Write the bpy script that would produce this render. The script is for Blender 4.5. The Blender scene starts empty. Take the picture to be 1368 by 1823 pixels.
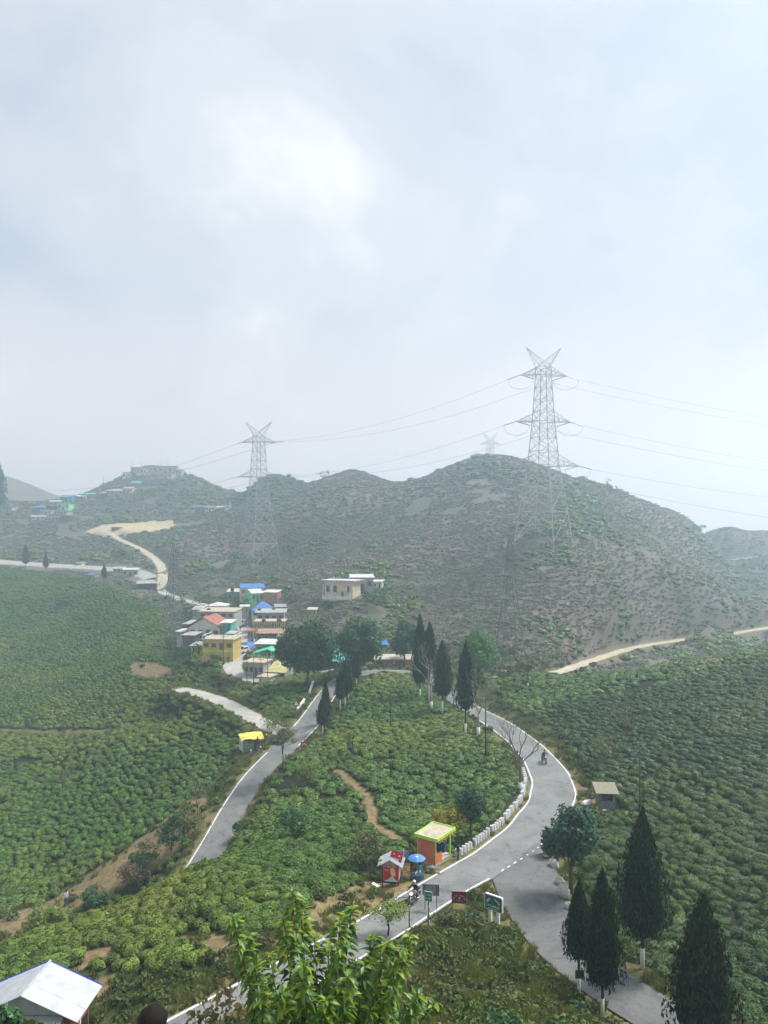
import bpy, bmesh, math, random
import numpy as np
from mathutils import Vector, Matrix, Euler
PI = math.pi
R = math.radians
random.seed(7)
rng = np.random.default_rng(11)
scene = bpy.context.scene
COL = scene.collection
# ------------------------------------------------------------------ camera
F = 1317.0            # focal length in photograph pixels (1368 x 1823)
HX, HY = 684.0, 950.0  # principal column, horizon row
CZ = 45.0             # camera height
cam = bpy.data.cameras.new('camera')
cam_o = bpy.data.objects.new('camera', cam); COL.objects.link(cam_o)
cam_o.location = (0, 0, CZ); cam_o.rotation_euler = (PI/2, 0, 0)
cam.sensor_fit = 'VERTICAL'; cam.sensor_height = 36.0; cam.sensor_width = 36.0*1368/1823
cam.lens = 36.0*F/1823
cam.shift_y = (HY-911.5)/1823
cam.clip_start = 0.3; cam.clip_end = 9000
scene.camera = cam_o
# ------------------------------------------------------------------ world: veiled, broken overcast
SUN_AZ, SUN_EL = R(60), R(52)      # azimuth east of +Y (to the right), elevation
world = bpy.data.worlds.new('World'); scene.world = world; world.use_nodes = True
nt = world.node_tree; nt.nodes.clear()
def N(tree, typ, **kw):
    n = tree.nodes.new(typ)
    for k, v in kw.items():
        if k.startswith('i_'):
            n.inputs[k[2:].replace('_', ' ')].default_value = v
        else:
            setattr(n, k, v)
    return n
L = nt.links.new
out = N(nt, 'ShaderNodeOutputWorld')
sky = N(nt, 'ShaderNodeTexSky', sky_type='NISHITA', sun_disc=False, sun_elevation=SUN_EL, sun_rotation=SUN_AZ, air_density=1.2, dust_density=3.0, ozone_density=1.5)
bg1 = N(nt, 'ShaderNodeBackground'); bg1.inputs['Strength'].default_value = 0.07
L(sky.outputs[0], bg1.inputs['Color'])
tc = N(nt, 'ShaderNodeTexCoord')
# project the view direction onto a cloud layer so that the clouds flatten towards the horizon
sep = N(nt, 'ShaderNodeSeparateXYZ'); L(tc.outputs['Generated'], sep.inputs[0])
zz = N(nt, 'ShaderNodeMath', operation='ADD'); L(sep.outputs['Z'], zz.inputs[0]); zz.inputs[1].default_value = 0.85
zm = N(nt, 'ShaderNodeMath', operation='MAXIMUM'); L(zz.outputs[0], zm.inputs[0]); zm.inputs[1].default_value = 0.12
dx = N(nt, 'ShaderNodeMath', operation='DIVIDE'); L(sep.outputs['X'], dx.inputs[0]); L(zm.outputs[0], dx.inputs[1])
dy = N(nt, 'ShaderNodeMath', operation='DIVIDE'); L(sep.outputs['Y'], dy.inputs[0]); L(zm.outputs[0], dy.inputs[1])
cv = N(nt, 'ShaderNodeCombineXYZ'); L(dx.outputs[0], cv.inputs[0]); L(dy.outputs[0], cv.inputs[1]); cv.inputs[2].default_value = 6.6
va = N(nt, 'ShaderNodeVectorMath', operation='ADD'); L(cv.outputs[0], va.inputs[0]); va.inputs[1].default_value = (-0.117, 0.102, 0.0)
n1 = N(nt, 'ShaderNodeTexNoise'); n1.inputs['Scale'].default_value = 2.7; n1.inputs['Detail'].default_value = 7; n1.inputs['Roughness'].default_value = 0.58; n1.inputs['Distortion'].default_value = 0.35
L(va.outputs[0], n1.inputs['Vector'])
r1 = N(nt, 'ShaderNodeValToRGB')
r1.color_ramp.interpolation = 'EASE'
e = r1.color_ramp.elements
e[0].position = 0.35; e[0].color = (0.545, 0.60, 0.715, 1)
e[1].position = 0.70; e[1].color = (0.97, 0.95, 0.955, 1)
m_ = e.new(0.50); m_.color = (0.665, 0.695, 0.77, 1)
m_ = e.new(0.585); m_.color = (0.74, 0.755, 0.815, 1)
L(n1.outputs['Fac'], r1.inputs[0])
# warm pale band low over the horizon
hz = N(nt, 'ShaderNodeMapRange'); hz.inputs['From Min'].default_value = 0.0; hz.inputs['From Max'].default_value = 0.30; hz.inputs['To Min'].default_value = 0.9; hz.inputs['To Max'].default_value = 0.0
L(sep.outputs['Z'], hz.inputs['Value'])
mixh = N(nt, 'ShaderNodeMixRGB'); L(hz.outputs[0], mixh.inputs[0]); L(r1.outputs[0], mixh.inputs[1]); mixh.inputs[2].default_value = (1.20, 0.93, 0.885, 1)
bg2 = N(nt, 'ShaderNodeBackground'); L(mixh.outputs[0], bg2.inputs['Color']); bg2.inputs['Strength'].default_value = 0.71
mixw = N(nt, 'ShaderNodeMixShader'); mixw.inputs[0].default_value = 0.94
L(bg1.outputs[0], mixw.inputs[1]); L(bg2.outputs[0], mixw.inputs[2]); L(mixw.outputs[0], out.inputs['Surface'])
# ------------------------------------------------------------------ sun behind thin cloud
sl = bpy.data.lights.new('sun', 'SUN'); sl.energy = 4.3; sl.angle = R(20); sl.color = (1.0, 0.955, 0.88)
so = bpy.data.objects.new('sun', sl); COL.objects.link(so)
so.location = (200, 100, 200)
_d = Vector((math.sin(SUN_AZ)*math.cos(SUN_EL), math.cos(SUN_AZ)*math.cos(SUN_EL), math.sin(SUN_EL)))
so.rotation_euler = _d.to_track_quat('Z', 'Y').to_euler()
# ------------------------------------------------------------------ colour management and sampling
vs = scene.view_settings
vs.view_transform = 'Standard'; vs.look = 'None'; vs.gamma = 1; vs.exposure = 0.62; vs.use_curve_mapping = False
scene.render.engine = 'CYCLES'
cy = scene.cycles
cy.use_denoising = True
try: cy.denoiser = 'OPENIMAGEDENOISE'
except Exception: pass
cy.max_bounces = 7; cy.diffuse_bounces = 2; cy.glossy_bounces = 2; cy.transmission_bounces = 3; cy.transparent_max_bounces = 6; cy.volume_bounces = 5
cy.use_adaptive_sampling = False
scene.render.film_transparent = False

# ================================================================== small helpers
def P(px, py, d):
    """photograph column, row and distance -> world point"""
    return Vector(((px-HX)/F*d, d, CZ-(py-HY)/F*d))

MATS = {}
def mat(name, col, rough=0.8, var=0.25, scale=3.0, bump=0.0, spec=0.3, col2=None, metallic=0.0, coord='Object', detail=4, translucent=0.0, randomv=0.0, wave=None, emit=0.0):
    if name in MATS: return MATS[name]
    m = bpy.data.materials.new(name); m.use_nodes = True
    t = m.node_tree; b = t.nodes['Principled BSDF']; o = t.nodes['Material Output']
    lk = t.links.new
    tcn = t.nodes.new('ShaderNodeTexCoord')
    vec = tcn.outputs['Object']
    if coord == 'World':
        g = t.nodes.new('ShaderNodeNewGeometry'); vec = g.outputs['Position']
    nz = t.nodes.new('ShaderNodeTexNoise'); nz.inputs['Scale'].default_value = scale; nz.inputs['Detail'].default_value = detail
    nz.inputs['Roughness'].default_value = 0.6
    lk(vec, nz.inputs['Vector'])
    c1 = tuple(max(0, c*(1-var)) for c in col); c2 = col2 if col2 else tuple(min(1, c*(1+var)) for c in col)
    rp = t.nodes.new('ShaderNodeValToRGB'); rp.color_ramp.elements[0].position = 0.32; rp.color_ramp.elements[1].position = 0.68
    rp.color_ramp.elements[0].color = (*c1, 1); rp.color_ramp.elements[1].color = (*c2, 1)
    lk(nz.outputs['Fac'], rp.inputs[0])
    colout = rp.outputs[0]
    if randomv > 0:
        oi = t.nodes.new('ShaderNodeObjectInfo')
        mr = t.nodes.new('ShaderNodeMapRange'); mr.inputs['To Min'].default_value = 1-randomv; mr.inputs['To Max'].default_value = 1+randomv
        lk(oi.outputs['Random'], mr.inputs['Value'])
        hs = t.nodes.new('ShaderNodeHueSaturation'); lk(mr.outputs[0], hs.inputs['Value']); lk(colout, hs.inputs['Color'])
        colout = hs.outputs[0]
    lk(colout, b.inputs['Base Color'])
    b.inputs['Roughness'].default_value = rough; b.inputs['Metallic'].default_value = metallic
    b.inputs['Specular IOR Level'].default_value = spec
    if emit: 
        lk(colout, b.inputs['Emission Color']); b.inputs['Emission Strength'].default_value = emit
    if bump or wave:
        bp = t.nodes.new('ShaderNodeBump'); bp.inputs['Strength'].default_value = bump or 0.6; bp.inputs['Distance'].default_value = 0.05
        if wave:
            w = t.nodes.new('ShaderNodeTexWave'); w.bands_direction = wave[0]; w.inputs['Scale'].default_value = wave[1]
            lk(vec, w.inputs['Vector']); lk(w.outputs['Fac'], bp.inputs['Height'])
        else:
            nb = t.nodes.new('ShaderNodeTexNoise'); nb.inputs['Scale'].default_value = scale*6; nb.inputs['Detail'].default_value = 5
            lk(vec, nb.inputs['Vector']); lk(nb.outputs['Fac'], bp.inputs['Height'])
        lk(bp.outputs[0], b.inputs['Normal'])
    if translucent > 0:
        tr = t.nodes.new('ShaderNodeBsdfTranslucent'); lk(colout, tr.inputs['Color'])
        mx = t.nodes.new('ShaderNodeMixShader'); mx.inputs[0].default_value = translucent
        lk(b.outputs[0], mx.inputs[1]); lk(tr.outputs[0], mx.inputs[2]); lk(mx.outputs[0], o.inputs['Surface'])
    MATS[name] = m
    return m

def mesh_obj(name, verts, faces, m=None, parent=None, smooth=False):
    me = bpy.data.meshes.new(name); me.from_pydata([tuple(v) for v in verts], [], faces)
    if m is not None: me.materials.append(m)
    if smooth:
        me.polygons.foreach_set('use_smooth', [True]*len(me.polygons))
    o = bpy.data.objects.new(name, me); COL.objects.link(o)
    if parent is not None: o.parent = parent
    return o

def tag(o, label=None, cat=None, group=None, kind=None):
    if label: o['label'] = label
    if cat: o['category'] = cat
    if group: o['group'] = group
    if kind: o['kind'] = kind
    return o

def thing(name, label, cat, loc=(0, 0, 0), rz=0.0, group=None, scale=1.0):
    o = bpy.data.objects.new(name, None); COL.objects.link(o)
    o.location = loc; o.rotation_euler = (0, 0, rz); o.scale = (scale,)*3
    o.empty_display_size = 0.2
    return tag(o, label, cat, group)

def copy_tree(o, parent=None):
    c = o.copy(); COL.objects.link(c)
    if parent is not None:
        c.parent = parent
    for ch in list(o.children):
        copy_tree(ch, c)
    return c

class MB:
    """collects boxes, bars, tubes and sheets; build() links them as one mesh object"""
    def __init__(s): s.v = []; s.f = []
    def add(s, v, f):
        n = len(s.v); s.v += [tuple(p) for p in v]; s.f += [tuple(i+n for i in q) for q in f]; return s
    def box(s, c, size, rot=None):
        hx, hy, hz_ = size[0]/2, size[1]/2, size[2]/2
        pts = [Vector((x, y, z)) for x in (-hx, hx) for y in (-hy, hy) for z in (-hz_, hz_)]
        if rot is not None:
            M = Euler(rot).to_matrix(); pts = [M @ p for p in pts]
        c = Vector(c)
        return s.add([p+c for p in pts], [(0, 1, 3, 2), (4, 6, 7, 5), (0, 4, 5, 1), (2, 3, 7, 6), (0, 2, 6, 4), (1, 5, 7, 3)])
    def tube(s, pts, radii, n=6, cap=True):
        pts = [Vector(p) for p in pts]
        if not hasattr(radii, '__len__'): radii = [radii]*len(pts)
        rings = []
        for i, p in enumerate(pts):
            a = pts[max(0, i-1)]; b = pts[min(len(pts)-1, i+1)]
            t = (b-a)
            t = t.normalized() if t.length > 1e-9 else Vector((0, 0, 1))
            up = Vector((0, 0, 1)) if abs(t.z) < 0.9 else Vector((1, 0, 0))
            u = t.cross(up).normalized(); w = t.cross(u)
            rings.append([p+(u*math.cos(2*PI*k/n)+w*math.sin(2*PI*k/n))*radii[i] for k in range(n)])
        v = [q for r in rings for q in r]; f = []
        for i in range(len(rings)-1):
            for k in range(n):
                f.append((i*n+k, i*n+(k+1) % n, (i+1)*n+(k+1) % n, (i+1)*n+k))
        if cap:
            f.append(tuple(range(n))[::-1]); f.append(tuple((len(rings)-1)*n+k for k in range(n)))
        return s.add(v, f)
    def bar(s, a, b, t, n=4): return s.tube([a, b], t/2, n)
    def lathe(s, prof, n=12, c=(0, 0, 0), sx=1, sy=1):
        v = []; f = []
        for r, z in prof:
            for k in range(n):
                v.append((c[0]+r*math.cos(2*PI*k/n)*sx, c[1]+r*math.sin(2*PI*k/n)*sy, c[2]+z))
        for i in range(len(prof)-1):
            for k in range(n):
                f.append((i*n+k, i*n+(k+1) % n, (i+1)*n+(k+1) % n, (i+1)*n+k))
        f.append(tuple(range(n))[::-1]); f.append(tuple((len(prof)-1)*n+k for k in range(n)))
        return s.add(v, f)
    def ball(s, c, r, n=8, m=6):
        if not hasattr(r, '__len__'): r = (r, r, r)
        prof = [(max(0.001, math.sin(PI*i/m)), -math.cos(PI*i/m)) for i in range(m+1)]
        v = []; f = []
        for a, z in prof:
            for k in range(n):
                v.append((c[0]+a*math.cos(2*PI*k/n)*r[0], c[1]+a*math.sin(2*PI*k/n)*r[1], c[2]+z*r[2]))
        for i in range(m):
            for k in range(n):
                f.append((i*n+k, i*n+(k+1) % n, (i+1)*n+(k+1) % n, (i+1)*n+k))
        return s.add(v, f)
    def slab(s, a, b, c, d, t):
        """quad a b c d thickened downwards along its normal"""
        a, b, c, d = map(Vector, (a, b, c, d)); n_ = (b-a).cross(d-a).normalized()*t
        return s.add([a, b, c, d, a-n_, b-n_, c-n_, d-n_], [(0, 1, 2, 3), (7, 6, 5, 4), (0, 4, 5, 1), (1, 5, 6, 2), (2, 6, 7, 3), (3, 7, 4, 0)])
    def prism(s, poly, y0, y1):
        """polygon in XZ extruded along Y"""
        n = len(poly)
        v = [(x, y0, z) for x, z in poly]+[(x, y1, z) for x, z in poly]
        f = [tuple(range(n)), tuple(range(2*n-1, n-1, -1))]+[(i, i+n, (i+1) % n+n, (i+1) % n) for i in range(n)]
        return s.add(v, f)
    def build(s, name, m=None, parent=None, smooth=False, loc=None):
        o = mesh_obj(name, s.v, s.f, m, parent, smooth)
        if loc is not None: o.location = loc
        return o
# ================================================================== the lie of the land
# roads first: centre lines as (column, row, drop below the camera)
def by_drop(px, py, drop):
    d = F*drop/(py-HY); return P(px, py, d)
def by_dist(px, py, d): return P(px, py, d)
MAIN_A = [(100, 1970, 24.5, 2.0), (240, 1893, 24.9, 2.0), (378, 1816, 25.3, 2.0), (515, 1740, 25.8, 2.0), (585, 1700, 26.1, 2.0), (662, 1660, 26.5, 2.0), (726, 1620, 26.9, 2.0), (787, 1580, 27.3, 2.05), (860, 1540, 27.8, 2.2),
          (920, 1500, 28.2, 2.5), (966, 1455, 28.6, 2.8), (987, 1412, 28.9, 2.85), (979, 1378, 29, 2.75), (947, 1335, 29, 2.5), (893, 1292, 29, 2.4), (838, 1261, 29, 2.0), (806, 1240, 29, 1.9), (788, 1218, 28.7, 1.9), (760, 1203, 28.3, 1.9), (705, 1195, 27.8, 1.9), (655, 1196, 27.6, 1.9),
          (612, 1208, 27.9, 1.9), (582, 1237, 28.8, 1.95), (549, 1288, 30, 2.2), (508, 1330, 31, 2.1), (464, 1370, 32.2, 1.9), (428, 1420, 33.5, 1.85), (404, 1460, 34.3, 1.85), (389, 1490, 35.2, 1.85), (350, 1556, 36.7, 1.85), (316, 1606, 38, 1.85), (268, 1660, 39.5, 1.85), (190, 1722, 41, 1.85)]
BRANCH = [(948, 1474, 28.45), (930, 1515, 28.1), (936, 1575, 27.65), (962, 1630, 27.2), (1005, 1690, 26.8), (1075, 1744, 26.5), (1160, 1800, 26.3), (1260, 1860, 26.2), (1400, 1930, 26.2)]
LANE = [(540, 1312, 30.7), (500, 1303, 30.6), (450, 1277, 30.3), (405, 1252, 30.1), (360, 1236, 30.2), (318, 1226, 30.5)]
VILL = [(462, 1214, 29.3), (432, 1206, 28.9), (415, 1190, 28.5), (421, 1170, 27.9), (440, 1147, 27.2), (437, 1125, 26.6), (428, 1107, 26.0), (424, 1094, 25.6), (412, 1086, 24.8), (370, 1078, 24.3), (320, 1066, 23.6), (290, 1054, 22.4), (272, 1038, 20.0), (248, 1022, 17.5), (205, 1016, 16.6), (130, 1011, 15.8), (50, 1006, 14.7), (-30, 999, 13.1), (-200, 980, 8.4)]
DIRT = [(284, 1046, 293.0), (290, 1028, 310.0), (284, 1003, 338.0), (254, 979, 368.0), (217, 962, 396.0), (194, 948, 412.0), (186, 940, 424.0)]
TRACK = [(880, 1207, 146.0), (955, 1203, 150.0), (1000, 1195, 160.0), (1060, 1174, 182.0), (1130, 1153, 206.0), (1200, 1141, 226.0), (1290, 1130, 246.0), (1400, 1112, 268.0)]
FTRACK = [(1290, 998, 425.0), (1340, 992, 432.0), (1400, 985, 440.0)]

def catmull(pts, step=1.0):
    pts = [Vector(p) for p in pts]
    o = []
    for i in range(len(pts)-1):
        p0 = pts[max(0, i-1)]; p1 = pts[i]; p2 = pts[i+1]; p3 = pts[min(len(pts)-1, i+2)]
        n = max(2, int((p2-p1).length/step))
        for k in range(n):
            t = k/n
            o.append(0.5*((2*p1)+(-p0+p2)*t+(2*p0-5*p1+4*p2-p3)*t*t+(-p0+3*p1-3*p2+p3)*t**3))
    o.append(pts[-1])
    return o
def smooth_line(pts, it=10):
    a = np.array([tuple(p) for p in pts])
    for _ in range(it):
        b = a.copy(); b[1:-1] = (a[:-2]+2*a[1:-1]+a[2:])/4; a = b
    return a
ROADS = {}
_mk = [by_drop(*p[:3]) for p in MAIN_A]
_ml = smooth_line(catmull(_mk), 12)
_kw = np.array([p[3] for p in MAIN_A]); _kp = np.array([tuple(p) for p in _mk])
_dd = np.hypot(_ml[:, None, 0]-_kp[None, :, 0], _ml[:, None, 1]-_kp[None, :, 1]); _ww = 1/(_dd+0.5)**2
ROADS['main'] = (_ml, 0.93*(_ww*_kw).sum(1)/_ww.sum(1))
_bl = smooth_line(catmull([by_drop(*p) for p in BRANCH]), 8)
ROADS['branch'] = (_bl, np.interp(np.arange(len(_bl)), [0, 3, 7, 11, 16, 22, 34], [1.8, 2.2, 2.9, 2.7, 2.3, 1.95, 1.75]))
ROADS['lane'] = (smooth_line(catmull([by_drop(*p) for p in LANE]), 6), 1.75)
ROADS['village'] = (smooth_line(catmull([by_drop(*p) for p in VILL]), 6), 1.8)
ROADS['dirt'] = (smooth_line(catmull([by_dist(*p) for p in DIRT]), 6), 2.0)
ROADS['track'] = (smooth_line(catmull([by_dist(*p) for p in TRACK]), 6), 1.5)
ROADS['ftrack'] = (smooth_line(catmull([by_dist(*p) for p in FTRACK]), 6), 1.3)

# spot heights: (column, row, distance)
SPOT = [
 # viewpoint hill under the camera
 (684, 2900, 3.5), (-400, 2700, 4), (1700, 2700, 4), (272, 2230, 5.3), (684, 2300, 9), (200, 2150, 9), (1200, 2150, 10), (-300, 2100, 10), (1700, 2100, 10),
 (684, 2010, 15), (250, 1985, 17), (1150, 2000, 16), (-250, 2000, 17), (1650, 2030, 16), (-100, 1900, 27), (100, 1868, 27),
 (600, 1850, 25), (800, 1838, 29), (1000, 1850, 30), (500, 1800, 33.5), (720, 1740, 38), (850, 1760, 37), (950, 1785, 36.5), (780, 1665, 46.5), (880, 1650, 50), (870, 1700, 43.5), (1350, 1960, 28), (1050, 1835, 35.5),
 # tea spur beyond the main road, its crest, and the fall behind it
 (150, 1800, 44), (300, 1735, 45.5), (0, 1790, 43), (-250, 1830, 43), (450, 1672, 48), (560, 1612, 52), (620, 1600, 55), (300, 1655, 52.5), (150, 1700, 50.5), (0, 1730, 49), (-250, 1770, 49),
 (0, 1692, 54), (150, 1640, 58), (330, 1562, 64), (-250, 1750, 53), (430, 1530, 67), (550, 1520, 66), (690, 1505, 68),
 (-250, 1790, 66), (0, 1730, 68), (130, 1680, 70), (300, 1630, 73.5), (420, 1500, 79), (480, 1450, 83), (520, 1410, 89),
 # valley floor and the long left slope
 (-250, 1720, 78), (0, 1668, 76), (90, 1625, 81), (200, 1560, 85), (290, 1500, 88), (345, 1445, 93), (0, 1620, 84), (100, 1560, 92), (300, 1430, 101), (400, 1350, 110),
 (-250, 1600, 95), (100, 1400, 121), (0, 1400, 122), (250, 1400, 110), (250, 1320, 126), (100, 1303, 147), (-200, 1350, 140), (0, 1300, 149), (320, 1270, 138), (350, 1240, 143),
 (100, 1200, 192), (-150, 1220, 190), (250, 1180, 178), (300, 1190, 166), (390, 1225, 150), (100, 1110, 258), (-200, 1120, 258), (200, 1090, 252), (20, 1050, 303), (-200, 1060, 303), (225, 1048, 286), (335, 1180, 166),
 # shoulder between lane, road and village
 (470, 1235, 134), (520, 1230, 133), (440, 1240, 138), (505, 1270, 121), (540, 1205, 148), (500, 1200, 158), (490, 1160, 172), (600, 1165, 165), (690, 1175, 163), (780, 1180, 163),
 # inside the hairpin
 (640, 1230, 132), (700, 1230, 134), (760, 1260, 122), (700, 1300, 110), (620, 1320, 106), (850, 1340, 96), (780, 1400, 87), (650, 1400, 86.5), (560, 1390, 91), (880, 1420, 80), (720, 1470, 75), (850, 1480, 72), (770, 1535, 64.3), (600, 1470, 75),
 # right-hand tea slope up to its crest
 (1080, 1440, 78), (1040, 1420, 81), (1060, 1350, 92), (1010, 1290, 108), (950, 1255, 119), (900, 1230, 132), (1050, 1560, 62), (1090, 1660, 53.5), (1180, 1720, 47.5), (1250, 1823, 40.5), (1300, 1700, 50), (1500, 1720, 49), (1368, 1823, 41.5),
 (1200, 1560, 61), (1350, 1560, 60), (1600, 1560, 59), (1150, 1430, 77.5), (1300, 1420, 75), (1550, 1400, 74), (1150, 1320, 95), (1300, 1300, 91), (1550, 1270, 90), (1080, 1250, 116), (1200, 1230, 113), (1368, 1210, 110), (1600, 1170, 110),
 (960, 1215, 136), (1050, 1203, 138), (1200, 1183, 136), (1368, 1155, 133), (1600, 1110, 132),
 (1050, 1215, 155), (1200, 1215, 160), (1368, 1205, 160), (1600, 1190, 160),
 # foot of the big hill and its flank
 (905, 1188, 145), (860, 1190, 152), (700, 1150, 173), (620, 1150, 176), (1000, 1165, 172), (1100, 1130, 198), (1250, 1105, 232), (1368, 1085, 262), (1600, 1060, 280), (1150, 1165, 190), (1300, 1160, 200), (1500, 1160, 210),
 (800, 1100, 195), (950, 1085, 193), (690, 1090, 198), (610, 1072, 203), (545, 1110, 195), (540, 1070, 214), (470, 1078, 226), (480, 1110, 200), (440, 1062, 240), (1100, 1060, 218), (1250, 1050, 255),
 (965, 962, 236), (900, 1000, 228), (1030, 965, 240), (800, 1020, 236), (700, 1000, 252), (600, 1000, 266), (1150, 990, 262), (1080, 950, 262), (1200, 1000, 290), (1300, 1050, 300), (1368, 1035, 350), (1600, 1020, 360),
 (460, 1008, 316), (400, 1030, 288), (520, 1000, 305), (560, 930, 340), (345, 1020, 306), (390, 985, 338), (330, 980, 345), (470, 930, 360), (700, 920, 325), (820, 900, 310), (950, 905, 285),
 # skyline
 (630, 835, 430), (545, 866, 440), (590, 849, 440), (490, 845, 440), (735, 870, 420), (685, 855, 425), (870, 808, 385), (800, 833, 392), (930, 818, 375), (1000, 846, 355), (1060, 868, 342), (1100, 888, 335), (1140, 902, 340), (1200, 930, 360), (1240, 935, 400), (1300, 948, 440), (1330, 949, 470), (1368, 948, 460), (1310, 952, 490), (1600, 948, 470),
 (1230, 965, 345), (1300, 985, 430), (1368, 975, 435), (1290, 1010, 400), (1360, 1005, 405),
 (420, 884, 480), (370, 864, 510), (320, 842, 530), (265, 829, 535), (225, 845, 528), (190, 862, 515), (150, 880, 500), (260, 860, 505), (300, 880, 480), (350, 905, 455), (400, 900, 450), (430, 905, 420),
 (170, 905, 470), (260, 915, 455), (190, 935, 425), (300, 935, 425), (240, 934, 432), (240, 942, 412), (300, 945, 408), (200, 945, 412), (110, 900, 460), (60, 925, 440), (0, 905, 450), (-200, 900, 460), (60, 970, 400), (0, 984, 378), (130, 975, 395), (200, 992, 362), (-200, 970, 400), (40, 996, 362),
 (320, 985, 340), (250, 1000, 345),
 (-200, 815, 720), (0, 848, 710), (50, 862, 705), (100, 882, 690), (140, 895, 680), (30, 905, 560), (130, 912, 560),
 # everything falls away behind
 (-200, 960, 860), (50, 960, 860), (200, 930, 620), (270, 905, 640), (330, 905, 640), (420, 925, 600), (500, 915, 560), (630, 915, 540), (735, 925, 540), (870, 895, 500), (1000, 920, 470), (1100, 965, 450), (1200, 990, 470), (1300, 990, 560), (1600, 985, 580),
 (-200, 1000, 1500), (300, 1000, 1500), (684, 1000, 1500), (1100, 1000, 1500), (1600, 1000, 1500),
]
ctrl = [P(*s) for s in SPOT]
for nm, st in (('main', 7), ('branch', 7), ('lane', 9), ('village', 12), ('dirt', 14), ('track', 14), ('ftrack', 20)):
    ctrl += [Vector(p) for p in ROADS[nm][0][::st]]
ctrl = np.array([tuple(p) for p in ctrl])
ctrl = ctrl[ctrl[:, 1] > 3]
CS = 1.5
def uv_(x, y): return np.stack([x/y*CS, np.log(y)], -1)
cu = uv_(ctrl[:, 0], ctrl[:, 1])
def phi(r2): return np.where(r2 > 1e-12, 0.5*r2*np.log(np.maximum(r2, 1e-12)), 0.0)
# heights are fitted as a slope angle (drop over distance), smooth in bearing and log distance
nC = len(ctrl)
D2 = ((cu[:, None, :]-cu[None, :, :])**2).sum(-1)
Kmat = np.zeros((nC+3, nC+3)); Kmat[:nC, :nC] = phi(D2)+np.eye(nC)*1.1e-4
Kmat[:nC, nC] = 1; Kmat[:nC, nC+1:] = cu; Kmat[nC, :nC] = 1; Kmat[nC+1:, :nC] = cu.T
rhs = np.zeros(nC+3); rhs[:nC] = (ctrl[:, 2]-CZ)/ctrl[:, 1]
W_ = np.linalg.solve(Kmat, rhs)
def base_h(x, y):
    x = np.atleast_1d(np.asarray(x, float)); y = np.maximum(np.atleast_1d(np.asarray(y, float)), 2.5)
    o = np.empty(len(x))
    for s in range(0, len(x), 20000):
        u = uv_(x[s:s+20000], y[s:s+20000])
        r2 = (u*u).sum(1)[:, None]+(cu*cu).sum(1)[None]-2*u@cu.T
        o[s:s+20000] = phi(np.maximum(r2, 0))@W_[:nC]+W_[nC]+u@W_[nC+1:]
    return CZ+o*y
# value noise
_perm = rng.random((64, 64))
def vnoise(x, y):
    xi = np.floor(x).astype(int); yi = np.floor(y).astype(int); fx = x-xi; fy = y-yi
    fx = fx*fx*(3-2*fx); fy = fy*fy*(3-2*fy)
    g = lambda a, b: _perm[a % 64, b % 64]
    return (g(xi, yi)*(1-fx)+g(xi+1, yi)*fx)*(1-fy)+(g(xi, yi+1)*(1-fx)+g(xi+1, yi+1)*fx)*fy
def fbm(x, y, o=4):
    s = np.zeros(len(x)); a = 0.5; t = 0
    for i in range(o):
        s += a*vnoise(x*2**i+17.3*i, y*2**i-5.1*i); t += a; a *= 0.5
    return s/t
RP = []   # road points: x y z halfwidth
for nm, (ln, hw) in ROADS.items():
    for i, p in enumerate(ln): RP.append((p[0], p[1], p[2], hw[i] if hasattr(hw, '__len__') else hw))
RP = np.array(RP)
def road_dist(x, y):
    """distance to the nearest road edge and that road's height"""
    x = np.atleast_1d(np.asarray(x, float)); y = np.atleast_1d(np.asarray(y, float))
    dd = np.empty(len(x)); zz_ = np.empty(len(x))
    for s in range(0, len(x), 8000):
        q = np.hypot(x[s:s+8000, None]-RP[None, :, 0], y[s:s+8000, None]-RP[None, :, 1])-RP[None, :, 3]
        k = q.argmin(1); dd[s:s+8000] = q[np.arange(len(k)), k]; zz_[s:s+8000] = RP[k, 2]
    return dd, zz_
def ground(x, y, with_dist=False):
    x = np.atleast_1d(np.asarray(x, float)); y = np.atleast_1d(np.asarray(y, float))
    h = base_h(x, y)
    amp = np.clip(y/60, 0.25, 3.0)
    h = h+(fbm(x/9, y/9)-0.5)*0.9*np.minimum(amp, 1.2)+(fbm(x/45+9, y/45+3, 3)-0.5)*amp*np.clip((y-170)/150, 0, 1)*1.3
    d, z = road_dist(x, y)
    w = np.clip((d-0.9)/2.6, 0, 1); w = w*w*(3-2*w)
    h = h*w+z*(1-w)
    h = np.where(d < 0.15, h-0.14, h)
    if with_dist: return h, d
    return h
def gz(x, y): return float(ground([x], [y])[0])
def hit(px, py, d0=4.0, d1=900.0):
    """where the line of sight through a photograph pixel meets the ground"""
    a = (px-HX)/F; b = (py-HY)/F
    dd = np.exp(np.linspace(math.log(d0), math.log(d1), 500))
    g = ground(a*dd, dd); ray = CZ-b*dd
    k = np.where(g >= ray)[0]
    if len(k) == 0: d = d1
    elif k[0] == 0: d = d0
    else:
        i = k[0]; e0 = ray[i-1]-g[i-1]; e1 = g[i]-ray[i]; t = e0/(e0+e1+1e-9); d = dd[i-1]+(dd[i]-dd[i-1])*t
    x = a*d
    return Vector((x, d, gz(x, d)))
def at_d(px, d):
    x = (px-HX)/F*d; return Vector((x, d, gz(x, d)))
def in_poly(px, py, poly):
    px = np.asarray(px); py = np.asarray(py); ins = np.zeros(px.shape, bool)
    n = len(poly); j = n-1
    for i in range(n):
        xi, yi = poly[i]; xj, yj = poly[j]
        c = ((yi > py) != (yj > py)) & (px < (xj-xi)*(py-yi)/(yj-yi+1e-12)+xi)
        ins ^= c; j = i
    return ins
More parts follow.
